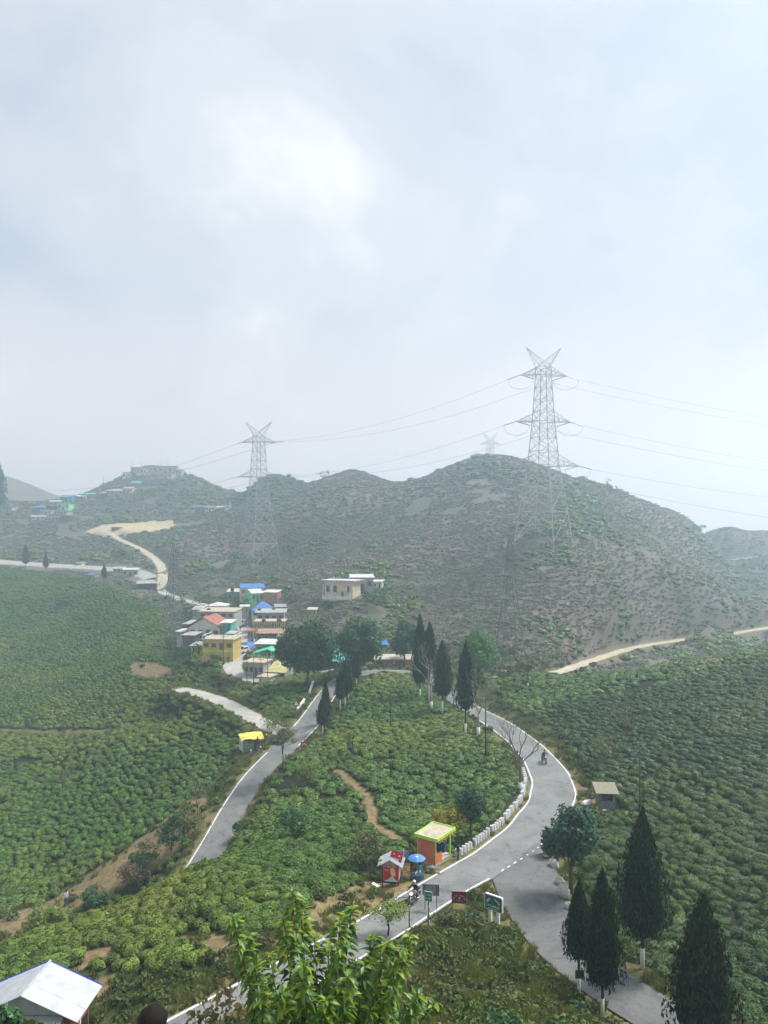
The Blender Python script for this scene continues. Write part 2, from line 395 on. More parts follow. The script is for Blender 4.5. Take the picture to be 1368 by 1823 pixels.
def seg_dist(x, y, line):
    line = np.asarray(line); o = np.full(len(x), 1e9)
    for s in range(0, len(x), 20000):
        o[s:s+20000] = np.hypot(x[s:s+20000, None]-line[None, :, 0], y[s:s+20000, None]-line[None, :, 1]).min(1)
    return o
# foot paths
def path_line(pts): return np.array([tuple(p) for p in catmull([hit(*p) for p in pts], 0.5)])
PATH1 = path_line([(600, 1372), (622, 1390), (650, 1415), (660, 1440), (664, 1466), (690, 1482), (712, 1500)])
PATH2 = path_line([(-100, 1290), (0, 1300), (60, 1302), (110, 1304), (165, 1302), (200, 1300)])
# ---- zones ---------------------------------------------------------
TEA = [
 ([(-400, 1012), (0, 1008), (150, 1030), (240, 1062), (285, 1085), (330, 1150), (400, 1195), (395, 1222), (380, 1248), (430, 1290), (425, 1328), (385, 1385), (335, 1425), (230, 1505), (100, 1592), (0, 1632), (-400, 1760)], 74, 345),
 ([(395, 1240), (440, 1222), (500, 1205), (545, 1200), (575, 1200), (560, 1225), (530, 1262), (500, 1290), (470, 1275)], 108, 160),
 ([(600, 1215), (700, 1197), (775, 1215), (850, 1285), (930, 1365), (945, 1420), (900, 1490), (800, 1525), (740, 1505), (660, 1560), (520, 1630), (430, 1680), (330, 1725), (150, 1730), (60, 1770), (-400, 1880), (-400, 1720), (0, 1640), (300, 1500), (400, 1480), (480, 1380), (550, 1300)], 43, 150),
 ([(860, 1215), (950, 1200), (1368, 1140), (1800, 1100), (1800, 2100), (1290, 1900), (1120, 1735), (1040, 1600), (1030, 1450), (1040, 1390), (1000, 1305), (900, 1255)], 36, 150),
]
DRY = [  # bare dry banks
 ([(-300, 1720), (0, 1636), (100, 1598), (230, 1508), (330, 1428), (372, 1415), (372, 1450), (300, 1535), (200, 1590), (90, 1640), (0, 1690), (-300, 1800)], 70, 100),
 ([(215, 1198), (240, 1178), (280, 1178), (310, 1190), (300, 1210), (240, 1205)], 150, 200),
 ([(112, 1722), (150, 1690), (205, 1682), (240, 1700), (215, 1712), (180, 1705), (150, 1725), (120, 1735)], 38, 56), ([(165, 1745), (200, 1735), (205, 1775), (175, 1790)], 38, 52),
 ([(320, 1668), (420, 1660), (430, 1690), (330, 1700)], 43, 52),
 ([(1005, 1380), (1050, 1400), (1070, 1440), (1030, 1470), (1010, 1440)], 70, 95),
 ([(1240, 1165), (1300, 1160), (1310, 1175), (1245, 1180)], 120, 150),
 ([(560, 1600), (680, 1560), (760, 1580), (600, 1670), (520, 1700), (470, 1700)], 46, 62),
]
FIELD = [([(150, 948), (180, 934), (310, 926), (312, 940), (240, 950), (185, 955)], 395, 445)]
def proj(x, y, z): return HX+F*x/y, HY-F*(z-CZ)/y
def zone_weight(zs, px, py, d):
    o = np.zeros(len(px), bool)
    for poly, a, b in zs: o |= in_poly(px, py, poly) & (d >= a) & (d <= b)
    return o
# ---- ground sheet ---------------------------------------------------
NR, NCc = 720, 330
ys = np.exp(np.linspace(math.log(3.2), math.log(905), NR)); as_ = np.linspace(-0.80, 0.80, NCc)
GX = (as_[None, :]*ys[:, None]).ravel(); GY = np.repeat(ys, NCc)
GZ, GD = ground(GX, GY, True)
gpx, gpy = proj(GX, GY, GZ)
idx = np.arange(NR*NCc).reshape(NR, NCc)
quads = np.stack([idx[:-1, :-1], idx[:-1, 1:], idx[1:, 1:], idx[1:, :-1]], -1).reshape(-1, 4)
me = bpy.data.meshes.new('ground')
me.vertices.add(NR*NCc); me.vertices.foreach_set('co', np.stack([GX, GY, GZ], -1).ravel())
me.loops.add(quads.size); me.loops.foreach_set('vertex_index', quads.ravel().astype(np.int32))
me.polygons.add(len(quads)); me.polygons.foreach_set('loop_start', np.arange(0, quads.size, 4, dtype=np.int32)); me.polygons.foreach_set('loop_total', np.full(len(quads), 4, np.int32))
me.update(calc_edges=True); me.polygons.foreach_set('use_smooth', np.ones(len(quads), bool))
g_tea = zone_weight(TEA, gpx, gpy, GY).astype(float)
g_dry = zone_weight(DRY, gpx, gpy, GY).astype(float)
g_dry = np.maximum(g_dry, (seg_dist(GX, GY, PATH1) < 0.55)*1.0); g_dry = np.maximum(g_dry, (seg_dist(GX, GY, PATH2) < 0.8)*0.8)
g_field = zone_weight(FIELD, gpx, gpy, GY).astype(float)
g_verge = np.clip(1-(GD-0.2)/1.6, 0, 1)
g_hill = np.clip((GY-158)/12, 0, 1)*(1-g_tea)
zc = np.stack([np.maximum(g_dry, g_verge*0.75), g_tea, g_hill, np.ones_like(g_tea)], -1)
ca = me.color_attributes.new('zone', 'FLOAT_COLOR', 'POINT'); ca.data.foreach_set('color', zc.ravel())
zf = np.stack([g_field, g_verge, g_dry, np.ones_like(g_tea)], -1)
ca = me.color_attributes.new('zone2', 'FLOAT_COLOR', 'POINT'); ca.data.foreach_set('color', zf.ravel())
gm = bpy.data.materials.new('ground_soil_and_grass'); gm.use_nodes = True; t = gm.node_tree; lk = t.links.new; b = t.nodes['Principled BSDF']
b.inputs['Roughness'].default_value = 0.95; b.inputs['Specular IOR Level'].default_value = 0.1
geo = N(t, 'ShaderNodeNewGeometry')
def nz_(scale, detail=5, rough=0.6):
    n = N(t, 'ShaderNodeTexNoise'); n.inputs['Scale'].default_value = scale; n.inputs['Detail'].default_value = detail; n.inputs['Roughness'].default_value = rough
    lk(geo.outputs['Position'], n.inputs['Vector']); return n.outputs['Fac']
def ramp_(fac, stops):
    r = N(t, 'ShaderNodeValToRGB'); els = r.color_ramp.elements
    while len(els) < len(stops): els.new(0.5)
    for el, (p, c) in zip(els, stops): el.position = p; el.color = (*c, 1)
    lk(fac, r.inputs[0]); return r.outputs[0]
def mix_(f, a, c):
    m = N(t, 'ShaderNodeMixRGB')
    if isinstance(f, float): m.inputs[0].default_value = f
    else: lk(f, m.inputs[0])
    lk(a, m.inputs[1]); lk(c, m.inputs[2]); return m.outputs[0]
base = ramp_(nz_(0.5), [(0.3, (0.035, 0.055, 0.018)), (0.5, (0.065, 0.085, 0.028)), (0.7, (0.11, 0.10, 0.045))])
teaf = ramp_(nz_(1.2), [(0.3, (0.012, 0.015, 0.008)), (0.7, (0.032, 0.032, 0.017))])  # soil darkened under the tea: shade of the gaps put into its colour
hill = ramp_(nz_(0.35, 7, 0.7), [(0.3, (0.085, 0.082, 0.062)), (0.5, (0.145, 0.120, 0.098)), (0.7, (0.205, 0.162, 0.135))])
hill2 = ramp_(nz_(0.018, 3), [(0.40, (0.080, 0.100, 0.052)), (0.50, (0.135, 0.115, 0.09)), (0.62, (0.19, 0.148, 0.128))])
hillc = mix_(0.6, hill, hill2)
dry = ramp_(nz_(1.4, 6), [(0.3, (0.13, 0.095, 0.05)), (0.55, (0.24, 0.18, 0.095)), (0.75, (0.33, 0.26, 0.15))])
verge = ramp_(nz_(2.2, 6), [(0.35, (0.09, 0.10, 0.03)), (0.5, (0.17, 0.15, 0.055)), (0.65, (0.27, 0.22, 0.13))])
field = ramp_(nz_(0.2, 4), [(0.3, (0.42, 0.34, 0.21)), (0.7, (0.52, 0.43, 0.28))])
za = N(t, 'ShaderNodeVertexColor', layer_name='zone'); zb = N(t, 'ShaderNodeVertexColor', layer_name='zone2')
s1 = N(t, 'ShaderNodeSeparateColor'); lk(za.outputs[0], s1.inputs[0]); s2 = N(t, 'ShaderNodeSeparateColor'); lk(zb.outputs[0], s2.inputs[0])
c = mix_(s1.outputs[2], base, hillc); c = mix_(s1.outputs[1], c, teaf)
vn = N(t, 'ShaderNodeMath', operation='MULTIPLY'); lk(s2.outputs[1], vn.inputs[0]); vn.inputs[1].default_value = 0.85
c = mix_(vn.outputs[0], c, verge); 
dn = N(t, 'ShaderNodeMath', operation='MULTIPLY'); lk(s2.outputs[2], dn.inputs[0]); dn.inputs[1].default_value = 0.92
c = mix_(dn.outputs[0], c, dry); c = mix_(s2.outputs[0], c, field)
lk(c, b.inputs['Base Color'])
bp = N(t, 'ShaderNodeBump'); bp.inputs['Strength'].default_value = 0.8; bp.inputs['Distance'].default_value = 0.25
lk(nz_(2.5, 8, 0.7), bp.inputs['Height']); lk(bp.outputs[0], b.inputs['Normal'])
me.materials.append(gm)
go = bpy.data.objects.new('ground', me); COL.objects.link(go); tag(go, 'rolling hillside ground of tea slopes and dry banks', None, None, 'structure')

# ---- road sheets ------------------------------------------------------
asph = mat('asphalt', (0.235, 0.235, 0.225), 0.85, 0.16, 0.35, 0.25, 0.25, None, 0, 'World', 8)
def asphalt_mat(name='worn_asphalt', k=1.0):
    m = bpy.data.materials.new(name); m.use_nodes = True; t = m.node_tree; lk = t.links.new; b = t.nodes['Principled BSDF']
    g = N(t, 'ShaderNodeNewGeometry')
    def nn(s, d=6, dist=0.0):
        n = N(t, 'ShaderNodeTexNoise'); n.inputs['Scale'].default_value = s; n.inputs['Detail'].default_value = d; n.inputs['Roughness'].default_value = 0.62; n.inputs['Distortion'].default_value = dist
        lk(g.outputs['Position'], n.inputs['Vector']); return n.outputs['Fac']
    def rr(f, st):
        r = N(t, 'ShaderNodeValToRGB'); els = r.color_ramp.elements
        while len(els) < len(st): els.new(0.5)
        for el, (p, c) in zip(els, st): el.position = p; el.color = (*c, 1)
        lk(f, r.inputs[0]); return r.outputs[0]
    a = rr(nn(6, 8), [(0.3, (0.15, 0.153, 0.156)), (0.7, (0.225, 0.227, 0.225))])
    p = rr(nn(0.22, 7, 1.0), [(0.38, (0.70,)*3), (0.52, (0.95,)*3), (0.66, (1.08,)*3)])
    q = rr(nn(1.1, 9, 0.6), [(0.36, (0.62,)*3), (0.46, (1.0,)*3)])
    m1 = N(t, 'ShaderNodeMixRGB', blend_type='MULTIPLY'); m1.inputs[0].default_value = 1; lk(a, m1.inputs[1]); lk(p, m1.inputs[2])
    m2 = N(t, 'ShaderNodeMixRGB', blend_type='MULTIPLY'); m2.inputs[0].default_value = 0.8; lk(m1.outputs[0], m2.inputs[1]); lk(q, m2.inputs[2])
    hv = N(t, 'ShaderNodeHueSaturation'); hv.inputs['Value'].default_value = k; lk(m2.outputs[0], hv.inputs['Color'])
    lk(hv.outputs[0], b.inputs['Base Color']); b.inputs['Roughness'].default_value = 0.82; b.inputs['Specular IOR Level'].default_value = 0.25
    bp = N(t, 'ShaderNodeBump'); bp.inputs['Strength'].default_value = 0.3; bp.inputs['Distance'].default_value = 0.02; lk(nn(30, 6), bp.inputs['Height']); lk(bp.outputs[0], b.inputs['Normal'])
    return m
M_ASPH = asphalt_mat(); M_ASPH2 = asphalt_mat('dark_asphalt', 0.74)
M_CONC = mat('lane_concrete', (0.36, 0.35, 0.32), 0.9, 0.18, 0.6, 0.2, 0.2, None, 0, 'World', 7)
M_DIRT = mat('dirt_track', (0.42, 0.37, 0.29), 0.95, 0.25, 0.7, 0.3, 0.1, None, 0, 'World', 7)
M_PAINT = mat('road_paint', (0.66, 0.66, 0.63), 0.7, 0.22, 2.5, 0, 0.3, None, 0, 'World', 6)
def ribbon(name, line, hw, m, dz, jitter=0.0, parent=None, a=0, b=None, off=0.0, dash=None):
    ln = np.asarray(line)[a:b]
    tg = np.gradient(ln[:, :2], axis=0); tg /= np.linalg.norm(tg, axis=1)[:, None]+1e-9
    nr = np.stack([-tg[:, 1], tg[:, 0]], -1)
    n = len(ln); jl = (rng.random(n)-0.5)*jitter; jr = (rng.random(n)-0.5)*jitter
    for _ in range(2):
        jl[1:-1] = (jl[:-2]+jl[1:-1]+jl[2:])/3; jr[1:-1] = (jr[:-2]+jr[1:-1]+jr[2:])/3
    HWv = np.asarray(hw)[a:b] if hasattr(hw, '__len__') else np.full(n, hw)
    OFv = np.asarray(off)[a:b] if hasattr(off, '__len__') else np.full(n, off)
    cols = 5 if HWv[0] > 0.5 else 2
    V = []; Fc = []
    for i in range(n):
        for k in range(cols):
            s = -1+2*k/(cols-1)
            w = HWv[i]*s+(jl[i] if k == 0 else jr[i] if k == cols-1 else 0)+OFv[i]
            V.append((ln[i, 0]+nr[i, 0]*w, ln[i, 1]+nr[i, 1]*w, ln[i, 2]+dz))
    for i in range(n-1):
        if dash and (i % sum(dash)) >= dash[0]: continue
        for k in range(cols-1):
            q = i*cols+k; Fc.append((q+1, q, q+cols, q+cols+1))
    return mesh_obj(name, V, Fc, m, parent, True)
road = ribbon('road', ROADS['main'][0], ROADS['main'][1], M_ASPH, 0.0, 0.35); tag(road, 'worn grey asphalt road looping in a hairpin', None, None, 'structure')
brd = ribbon('branch_road', ROADS['branch'][0], ROADS['branch'][1], M_ASPH2, -0.012, 0.3); tag(brd, 'narrow asphalt branch road past the cypresses', None, None, 'structure')
lan = ribbon('lane', ROADS['lane'][0], 1.75, M_CONC, -0.02, 0.4); tag(lan, 'pale concrete lane leaving the road by the yellow stall', None, None, 'structure')
_vl = ROADS['village'][0]; _far = int(np.hypot(_vl[:, 0]-by_drop(285, 1048, 23.2).x, _vl[:, 1]-by_drop(285, 1048, 23.2).y).argmin())
upr = ribbon('upper_road', _vl, 3.4, M_CONC, 0.45, 0.5, None, _far-3, None); tag(upr, 'pale upper road along the left hillside', None, None, 'structure')
_v = np.array([v.co[:] for v in upr.data.vertices]).reshape(-1, 5, 3)
for _k in range(5): _v[:, _k, 2] += (-1 if _v[0, 0, 1] > _v[0, 4, 1] else 1)*(_k-2)*0.36
upr.data.vertices.foreach_set('co', _v.reshape(-1)); upr.data.update()
vil = ribbon('village_road', _vl, 1.9, M_CONC, 0.0, 0.6, None, 0, _far); tag(vil, 'pale village street between the houses', None, None, 'structure')
drt = ribbon('dirt_road', ROADS['dirt'][0], 2.0, M_DIRT, 0.01, 1.2); tag(drt, 'sandy dirt road climbing to the bare field', None, None, 'structure')
trk = ribbon('dirt_track', ROADS['track'][0], 1.5, M_DIRT, 0.0, 0.9); tag(trk, 'dirt track across the foot of the big hill', None, None, 'structure')
ftk = ribbon('hill_track', ROADS['ftrack'][0], 1.3, M_DIRT, 0.0, 0.9); tag(ftk, 'pale track on the distant right hillside', None, None, 'structure')
# painted lines
ML = ROADS['main'][0]
def near_i(px, py):
    q = np.array([proj(*p) for p in ML]); return int(np.hypot(q[:, 0]-px, q[:, 1]-py).argmin())
JB0, JB1 = near_i(852, 1545), near_i(955, 1450)
JL0, JL1 = near_i(540, 1300), near_i(497, 1345)
MW = ROADS['main'][1]
def solid(a, b, side, dash=None):
    return ribbon('edge_line', ML, 0.075, M_PAINT, 0.008, 0.04, road, a, b, side*(MW-0.22), dash)
i_end = near_i(350, 1556)+6
i_hid = near_i(520, 1345)
solid(0, i_hid, +1)
solid(0, JB0, -1); solid(JB1, JL0, -1); solid(JL1, i_end, -1)
# broken line across the mouth of the branch road
_tg = np.gradient(ML[:, :2], axis=0); _tg /= np.linalg.norm(_tg, axis=1)[:, None]+1e-9
k = JB0+1.0
while k < JB1-0.8:
    i = int(k); p = ML[i]; tx, ty = _tg[i]; off = -(MW[i]-0.22)
    c0 = (p[0]-ty*off, p[1]+tx*off, p[2]+0.008)
    V = [(c0[0]+tx*a-ty*b, c0[1]+ty*a+tx*b, c0[2]) for a, b in ((-0.28, -0.06), (0.28, -0.06), (0.28, 0.06), (-0.28, 0.06))]
    mesh_obj('lane_dash', V, [(0, 1, 2, 3)], M_PAINT, road)
    k += 1.05
# ================================================================== foliage shapes
def leaf_quads(C, Nrm, size, aspect=1.0, up=0.0, spread=0.6, rg=rng):
    """one quad per point, facing roughly along Nrm; returns verts, faces"""
    n = len(C)
    Nn = Nrm+rg.normal(0, spread, (n, 3)); Nn /= np.linalg.norm(Nn, axis=1)[:, None]+1e-9
    T = rg.normal(0, 1, (n, 3)); T[:, 2] += up
    T -= (T*Nn).sum(1)[:, None]*Nn; T /= np.linalg.norm(T, axis=1)[:, None]+1e-9
    B = np.cross(Nn, T)
    s = (size*(0.6+0.8*rg.random(n)))[:, None]
    T = T*s*0.5*aspect; B = B*s*0.5
    V = np.stack([C-T, C+B-T*0.1, C+T, C-B-T*0.1], 1).reshape(-1, 3)
    Fq = np.arange(4*n).reshape(n, 4)
    return V, Fq
def np_mesh(name, parts, mats_, smooth=False):
    """parts: list of (verts Nx3, faces Mx4 or list, material index)"""
    V = []; Fl = []; MI = []; k = 0
    for v, f, mi in parts:
        V.append(np.asarray(v, float)); f = [tuple(int(i)+k for i in q) for q in f]; Fl += f; MI += [mi]*len(f); k += len(v)
    me = bpy.data.meshes.new(name); me.from_pydata(np.concatenate(V).tolist(), [], Fl)
    for m in mats_: me.materials.append(m)
    me.polygons.foreach_set('material_index', np.array(MI, np.int32))
    return me
def foliage_mat(name, cols, rand=0.25, trans=0.25, patch=0.0, spec=0.25, rough=0.6, patchcol=None, patchscale=0.035):
    """leaf colours: a ramp over a per-leaf random, brightness per plant, optional yellowing in patches by place"""
    m = bpy.data.materials.new(name); m.use_nodes = True; t = m.node_tree; lk = t.links.new; b = t.nodes['Principled BSDF']; o = t.nodes['Material Output']
    g = N(t, 'ShaderNodeNewGeometry'); r = N(t, 'ShaderNodeValToRGB'); els = r.color_ramp.elements
    while len(els) < len(cols): els.new(0.5)
    for i, (el, c) in enumerate(zip(els, cols)): el.position = i/(len(cols)-1); el.color = (*c, 1)
    lk(g.outputs['Random Per Island'], r.inputs[0]); cout = r.outputs[0]
    oi = N(t, 'ShaderNodeObjectInfo')
    if patchcol:
        nz = N(t, 'ShaderNodeTexNoise'); nz.inputs['Scale'].default_value = patchscale; nz.inputs['Detail'].default_value = 5; lk(oi.outputs['Location'], nz.inputs['Vector'])
        mr = N(t, 'ShaderNodeMapRange'); mr.inputs['From Min'].default_value = 0.47; mr.inputs['From Max'].default_value = 0.68; mr.inputs['To Max'].default_value = patch; lk(nz.outputs['Fac'], mr.inputs['Value'])
        mx = N(t, 'ShaderNodeMixRGB'); lk(mr.outputs[0], mx.inputs[0]); lk(cout, mx.inputs[1]); mx.inputs[2].default_value = (*patchcol, 1); cout = mx.outputs[0]
    mr2 = N(t, 'ShaderNodeMapRange'); mr2.inputs['To Min'].default_value = 1-rand; mr2.inputs['To Max'].default_value = 1+rand; lk(oi.outputs['Random'], mr2.inputs['Value'])
    hs = N(t, 'ShaderNodeHueSaturation'); lk(mr2.outputs[0], hs.inputs['Value']); lk(cout, hs.inputs['Color']); cout = hs.outputs[0]
    lk(cout, b.inputs['Base Color']); b.inputs['Roughness'].default_value = rough; b.inputs['Specular IOR Level'].default_value = spec
    if trans:
        tr = N(t, 'ShaderNodeBsdfTranslucent'); lk(cout, tr.inputs['Color']); mx2 = N(t, 'ShaderNodeMixShader'); mx2.inputs[0].default_value = trans
        lk(b.outputs[0], mx2.inputs[1]); lk(tr.outputs[0], mx2.inputs[2]); lk(mx2.outputs[0], o.inputs['Surface'])
    return m
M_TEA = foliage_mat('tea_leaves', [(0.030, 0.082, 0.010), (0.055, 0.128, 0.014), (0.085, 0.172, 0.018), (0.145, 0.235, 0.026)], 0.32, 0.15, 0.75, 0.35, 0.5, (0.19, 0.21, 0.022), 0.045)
M_TEA_SHADED = foliage_mat('dark_tea_leaves', [(0.012, 0.040, 0.007), (0.023, 0.063, 0.009), (0.040, 0.092, 0.012), (0.078, 0.140, 0.018)], 0.32, 0.12, 0.6, 0.3, 0.55, (0.11, 0.135, 0.018), 0.05)  # tea leaves with the shade of the right-hand slope put into their colour
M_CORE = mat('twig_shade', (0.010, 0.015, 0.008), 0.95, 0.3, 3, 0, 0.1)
M_PRUNE = foliage_mat('pruned_tea', [(0.105, 0.105, 0.075), (0.17, 0.145, 0.115), (0.235, 0.20, 0.165), (0.125, 0.138, 0.08)], 0.35, 0.0, 0.75, 0.15, 0.8, (0.085, 0.115, 0.050), 0.014)
M_SCRUB = foliage_mat('scrub_leaves', [(0.045, 0.085, 0.02), (0.08, 0.125, 0.028), (0.13, 0.155, 0.04), (0.06, 0.07, 0.03)], 0.3, 0.2, 0.6, 0.2, 0.7, (0.12, 0.095, 0.045), 0.12)
M_GRASS = foliage_mat('verge_grass_blades', [(0.11, 0.16, 0.03), (0.17, 0.20, 0.045), (0.25, 0.23, 0.075), (0.085, 0.14, 0.028)], 0.25, 0.25, 0.6, 0.15, 0.8, (0.19, 0.16, 0.07), 0.08)
def dome_pts(n, r, h, p=2.6, lump=0.12, seed=0, rg=None):
    """points and normals spread over a flat-topped cushion"""
    rg = rg or np.random.default_rng(seed)
    u = rg.random(n); th = rg.random(n)*2*PI
    ph = np.arccos(1-u*1.08)              # a little below the equator too
    s, c = np.sin(ph), np.cos(ph)
    k = (np.abs(s)**p+np.abs(c)**p)**(-1/p)
    lm = 1+lump*np.sin(3*th+seed)*np.cos(2*ph+seed)+lump*0.8*np.sin(5*th+2*seed)+lump*0.6*(rg.random(n)-0.5)
    X = np.stack([r*k*s*np.cos(th)*lm, r*k*s*np.sin(th)*lm, h*0.35+h*0.65*k*c*(1+0.4*(lm-1))], -1)
    Nn = np.stack([s*np.cos(th)/r, s*np.sin(th)/r, c/(h*0.65)], -1); Nn /= np.linalg.norm(Nn, axis=1)[:, None]
    return X, Nn
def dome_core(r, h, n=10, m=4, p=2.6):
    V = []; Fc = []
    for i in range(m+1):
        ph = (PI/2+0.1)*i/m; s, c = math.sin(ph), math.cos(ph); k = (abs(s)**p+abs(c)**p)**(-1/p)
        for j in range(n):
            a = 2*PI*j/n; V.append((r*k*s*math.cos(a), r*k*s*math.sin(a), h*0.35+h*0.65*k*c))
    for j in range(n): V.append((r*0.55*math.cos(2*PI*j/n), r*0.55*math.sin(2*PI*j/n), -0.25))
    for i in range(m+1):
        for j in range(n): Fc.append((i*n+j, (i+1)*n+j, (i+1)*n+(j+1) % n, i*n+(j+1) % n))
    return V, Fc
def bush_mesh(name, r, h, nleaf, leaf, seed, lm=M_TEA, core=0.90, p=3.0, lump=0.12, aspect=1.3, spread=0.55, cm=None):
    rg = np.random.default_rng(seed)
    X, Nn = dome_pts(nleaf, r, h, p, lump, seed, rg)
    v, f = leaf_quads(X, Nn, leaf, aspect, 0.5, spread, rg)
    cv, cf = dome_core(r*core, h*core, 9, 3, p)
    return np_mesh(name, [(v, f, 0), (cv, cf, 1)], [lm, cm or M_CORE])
M_DRYTWIG = mat('dry_twigs', (0.105, 0.09, 0.07), 0.95, 0.3, 2, 0, 0.1)
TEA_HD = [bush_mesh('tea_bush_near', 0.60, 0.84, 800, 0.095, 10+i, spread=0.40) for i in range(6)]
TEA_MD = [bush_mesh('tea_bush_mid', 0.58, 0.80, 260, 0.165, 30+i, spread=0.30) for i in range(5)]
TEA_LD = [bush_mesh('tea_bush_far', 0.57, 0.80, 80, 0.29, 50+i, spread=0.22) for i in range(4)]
TEA2_HD = [bush_mesh('dark_tea_bush_near', 0.60, 0.84, 800, 0.095, 210+i, M_TEA_SHADED, spread=0.40) for i in range(5)]
TEA2_MD = [bush_mesh('dark_tea_bush_mid', 0.58, 0.80, 260, 0.165, 230+i, M_TEA_SHADED, spread=0.30) for i in range(4)]
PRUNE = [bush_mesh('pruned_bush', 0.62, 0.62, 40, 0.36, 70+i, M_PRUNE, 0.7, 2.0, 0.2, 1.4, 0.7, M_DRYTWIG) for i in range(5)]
def instancer(name, pts, shapes, picks, rots, scls, label, kind='stuff'):
    """a cloud of points carrying one of the given meshes each"""
    n = len(pts)
    me = bpy.data.meshes.new(name); me.vertices.add(n); me.vertices.foreach_set('co', np.asarray(pts, float).ravel())
    a = me.attributes.new('pick', 'INT', 'POINT'); a.data.foreach_set('value', np.asarray(picks, np.int32))
    a = me.attributes.new('rot', 'FLOAT_VECTOR', 'POINT'); a.data.foreach_set('vector', np.asarray(rots, float).ravel())
    a = me.attributes.new('scl', 'FLOAT_VECTOR', 'POINT'); a.data.foreach_set('vector', np.asarray(scls, float).ravel())
    o = bpy.data.objects.new(name, me); COL.objects.link(o); tag(o, label, None, None, kind)
    cl = bpy.data.collections.new(name+'_shapes')
    for i, s in enumerate(shapes):
        cl.objects.link(bpy.data.objects.new('%s_%02d' % (name, i), s))
    ng = bpy.data.node_groups.new(name+'_nodes', 'GeometryNodeTree')
    ng.interface.new_socket('Geometry', in_out='INPUT', socket_type='NodeSocketGeometry'); ng.interface.new_socket('Geometry', in_out='OUTPUT', socket_type='NodeSocketGeometry')
    gi = ng.nodes.new('NodeGroupInput'); g_o = ng.nodes.new('NodeGroupOutput')
    ci = ng.nodes.new('GeometryNodeCollectionInfo'); ci.inputs['Collection'].default_value = cl; ci.inputs['Separate Children'].default_value = True; ci.inputs['Reset Children'].default_value = True
    ip = ng.nodes.new('GeometryNodeInstanceOnPoints'); ip.inputs['Pick Instance'].default_value = True
    def attr(nm, dt):
        q = ng.nodes.new('GeometryNodeInputNamedAttribute'); q.data_type = dt; q.inputs['Name'].default_value = nm; return q.outputs['Attribute']
    ng.links.new(gi.outputs[0], ip.inputs['Points']); ng.links.new(ci.outputs[0], ip.inputs['Instance'])
    ng.links.new(attr('pick', 'INT'), ip.inputs['Instance Index'])
    er = ng.nodes.new('FunctionNodeEulerToRotation'); ng.links.new(attr('rot', 'FLOAT_VECTOR'), er.inputs[0]); ng.links.new(er.outputs[0], ip.inputs['Rotation'])
    ng.links.new(attr('scl', 'FLOAT_VECTOR'), ip.inputs['Scale']); ng.links.new(ip.outputs[0], g_o.inputs[0])
    md = o.modifiers.new('scatter', 'NODES'); md.node_group = ng
    return o
def scatter_grid(dmin, dmax, sp, amin=-0.60, amax=0.60, jit=0.33, rot=0.0):
    xs = np.arange(amin*dmax-5, amax*dmax+5, sp); ysr = np.arange(dmin-5, dmax+5, sp*0.86)
    X, Y = np.meshgrid(xs, ysr); X = X+(np.arange(len(ysr)) % 2)[:, None]*sp*0.5
    X = X+rng.uniform(-jit, jit, X.shape)*sp; Y = Y+rng.uniform(-jit, jit, Y.shape)*sp
    x, y = X.ravel(), Y.ravel(); k = (y >= dmin) & (y < dmax) & (x/np.maximum(y, 1) > amin) & (x/np.maximum(y, 1) < amax)
    return x[k], y[k]
EXCL = []    # (x, y, radius) kept clear of bushes, filled below before scattering
def clear_of(x, y):
    k = np.ones(len(x), bool)
    for a, b_, r in EXCL: k &= np.hypot(x-a, y-b_) > r
    return k
# ================================================================== trees
M_BARK = mat('bark', (0.085, 0.068, 0.05), 0.95, 0.35, 6, 0.6, 0.15)
M_PALEBARK = mat('pale_bark', (0.30, 0.275, 0.24), 0.9, 0.3, 5, 0.4, 0.2)
M_WHITEWASH = mat('whitewash', (0.72, 0.72, 0.69), 0.85, 0.12, 5, 0.2, 0.2)
M_CYP = foliage_mat('cypress_sprays', [(0.004, 0.012, 0.005), (0.010, 0.026, 0.009), (0.028, 0.056, 0.016)], 0.2, 0.05, 0, 0.15, 0.8)
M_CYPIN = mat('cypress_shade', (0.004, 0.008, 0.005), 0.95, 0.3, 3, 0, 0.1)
def cypress_mesh(name, seed, n, leaf, slim=1.0):
    """unit-height crown: z 0..1, widest radius 0.5*slim (scaled per tree)"""
    rg = np.random.default_rng(seed)
    t = rg.random(n)**0.9; th = rg.random(n)*2*PI
    prof = lambda t: np.minimum(1, (t/0.15+0.28)**0.8)*np.clip(1-np.clip((t-0.15)/0.86, 0, 1)**1.9, 0.02, 1)
    ph = rg.random(8)*6.28
    lump = 1+0.13*np.sin(2*th+7*t+ph[0])+0.09*np.sin(3*th-13*t+ph[1])+0.09*np.sin(5*th+23*t+ph[2])+0.06*np.sin(9*th+ph[3]+31*t)
    inner = 1-0.32*rg.random(n)**2.2
    tuft = np.where(np.sin(6*th+19*t+ph[4])*np.sin(4*th-27*t+ph[5]) > .72, 1.0+.10*rg.random(n), 1.0)
    r = 0.5*slim*prof(t)*lump*inner*tuft
    C = np.stack([r*np.cos(th), r*np.sin(th), t+0.02*rg.normal(size=n)], -1)
    Nn = np.stack([np.cos(th), np.sin(th), 0.5+0*th], -1)
    v, f = leaf_quads(C, Nn, leaf*1.35, 0.62, 0.5, 0.6, rg)
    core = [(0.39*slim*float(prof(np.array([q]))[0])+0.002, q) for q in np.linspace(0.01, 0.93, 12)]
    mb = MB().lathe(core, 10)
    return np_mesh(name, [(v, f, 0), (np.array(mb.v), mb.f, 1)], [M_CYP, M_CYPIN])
CYP_HD = [cypress_mesh('cypress_crown_near', 100+i, 5200, 0.034) for i in range(4)]
CYP_MD = [cypress_mesh('cypress_crown_mid', 120+i, 1500, 0.06) for i in range(3)]
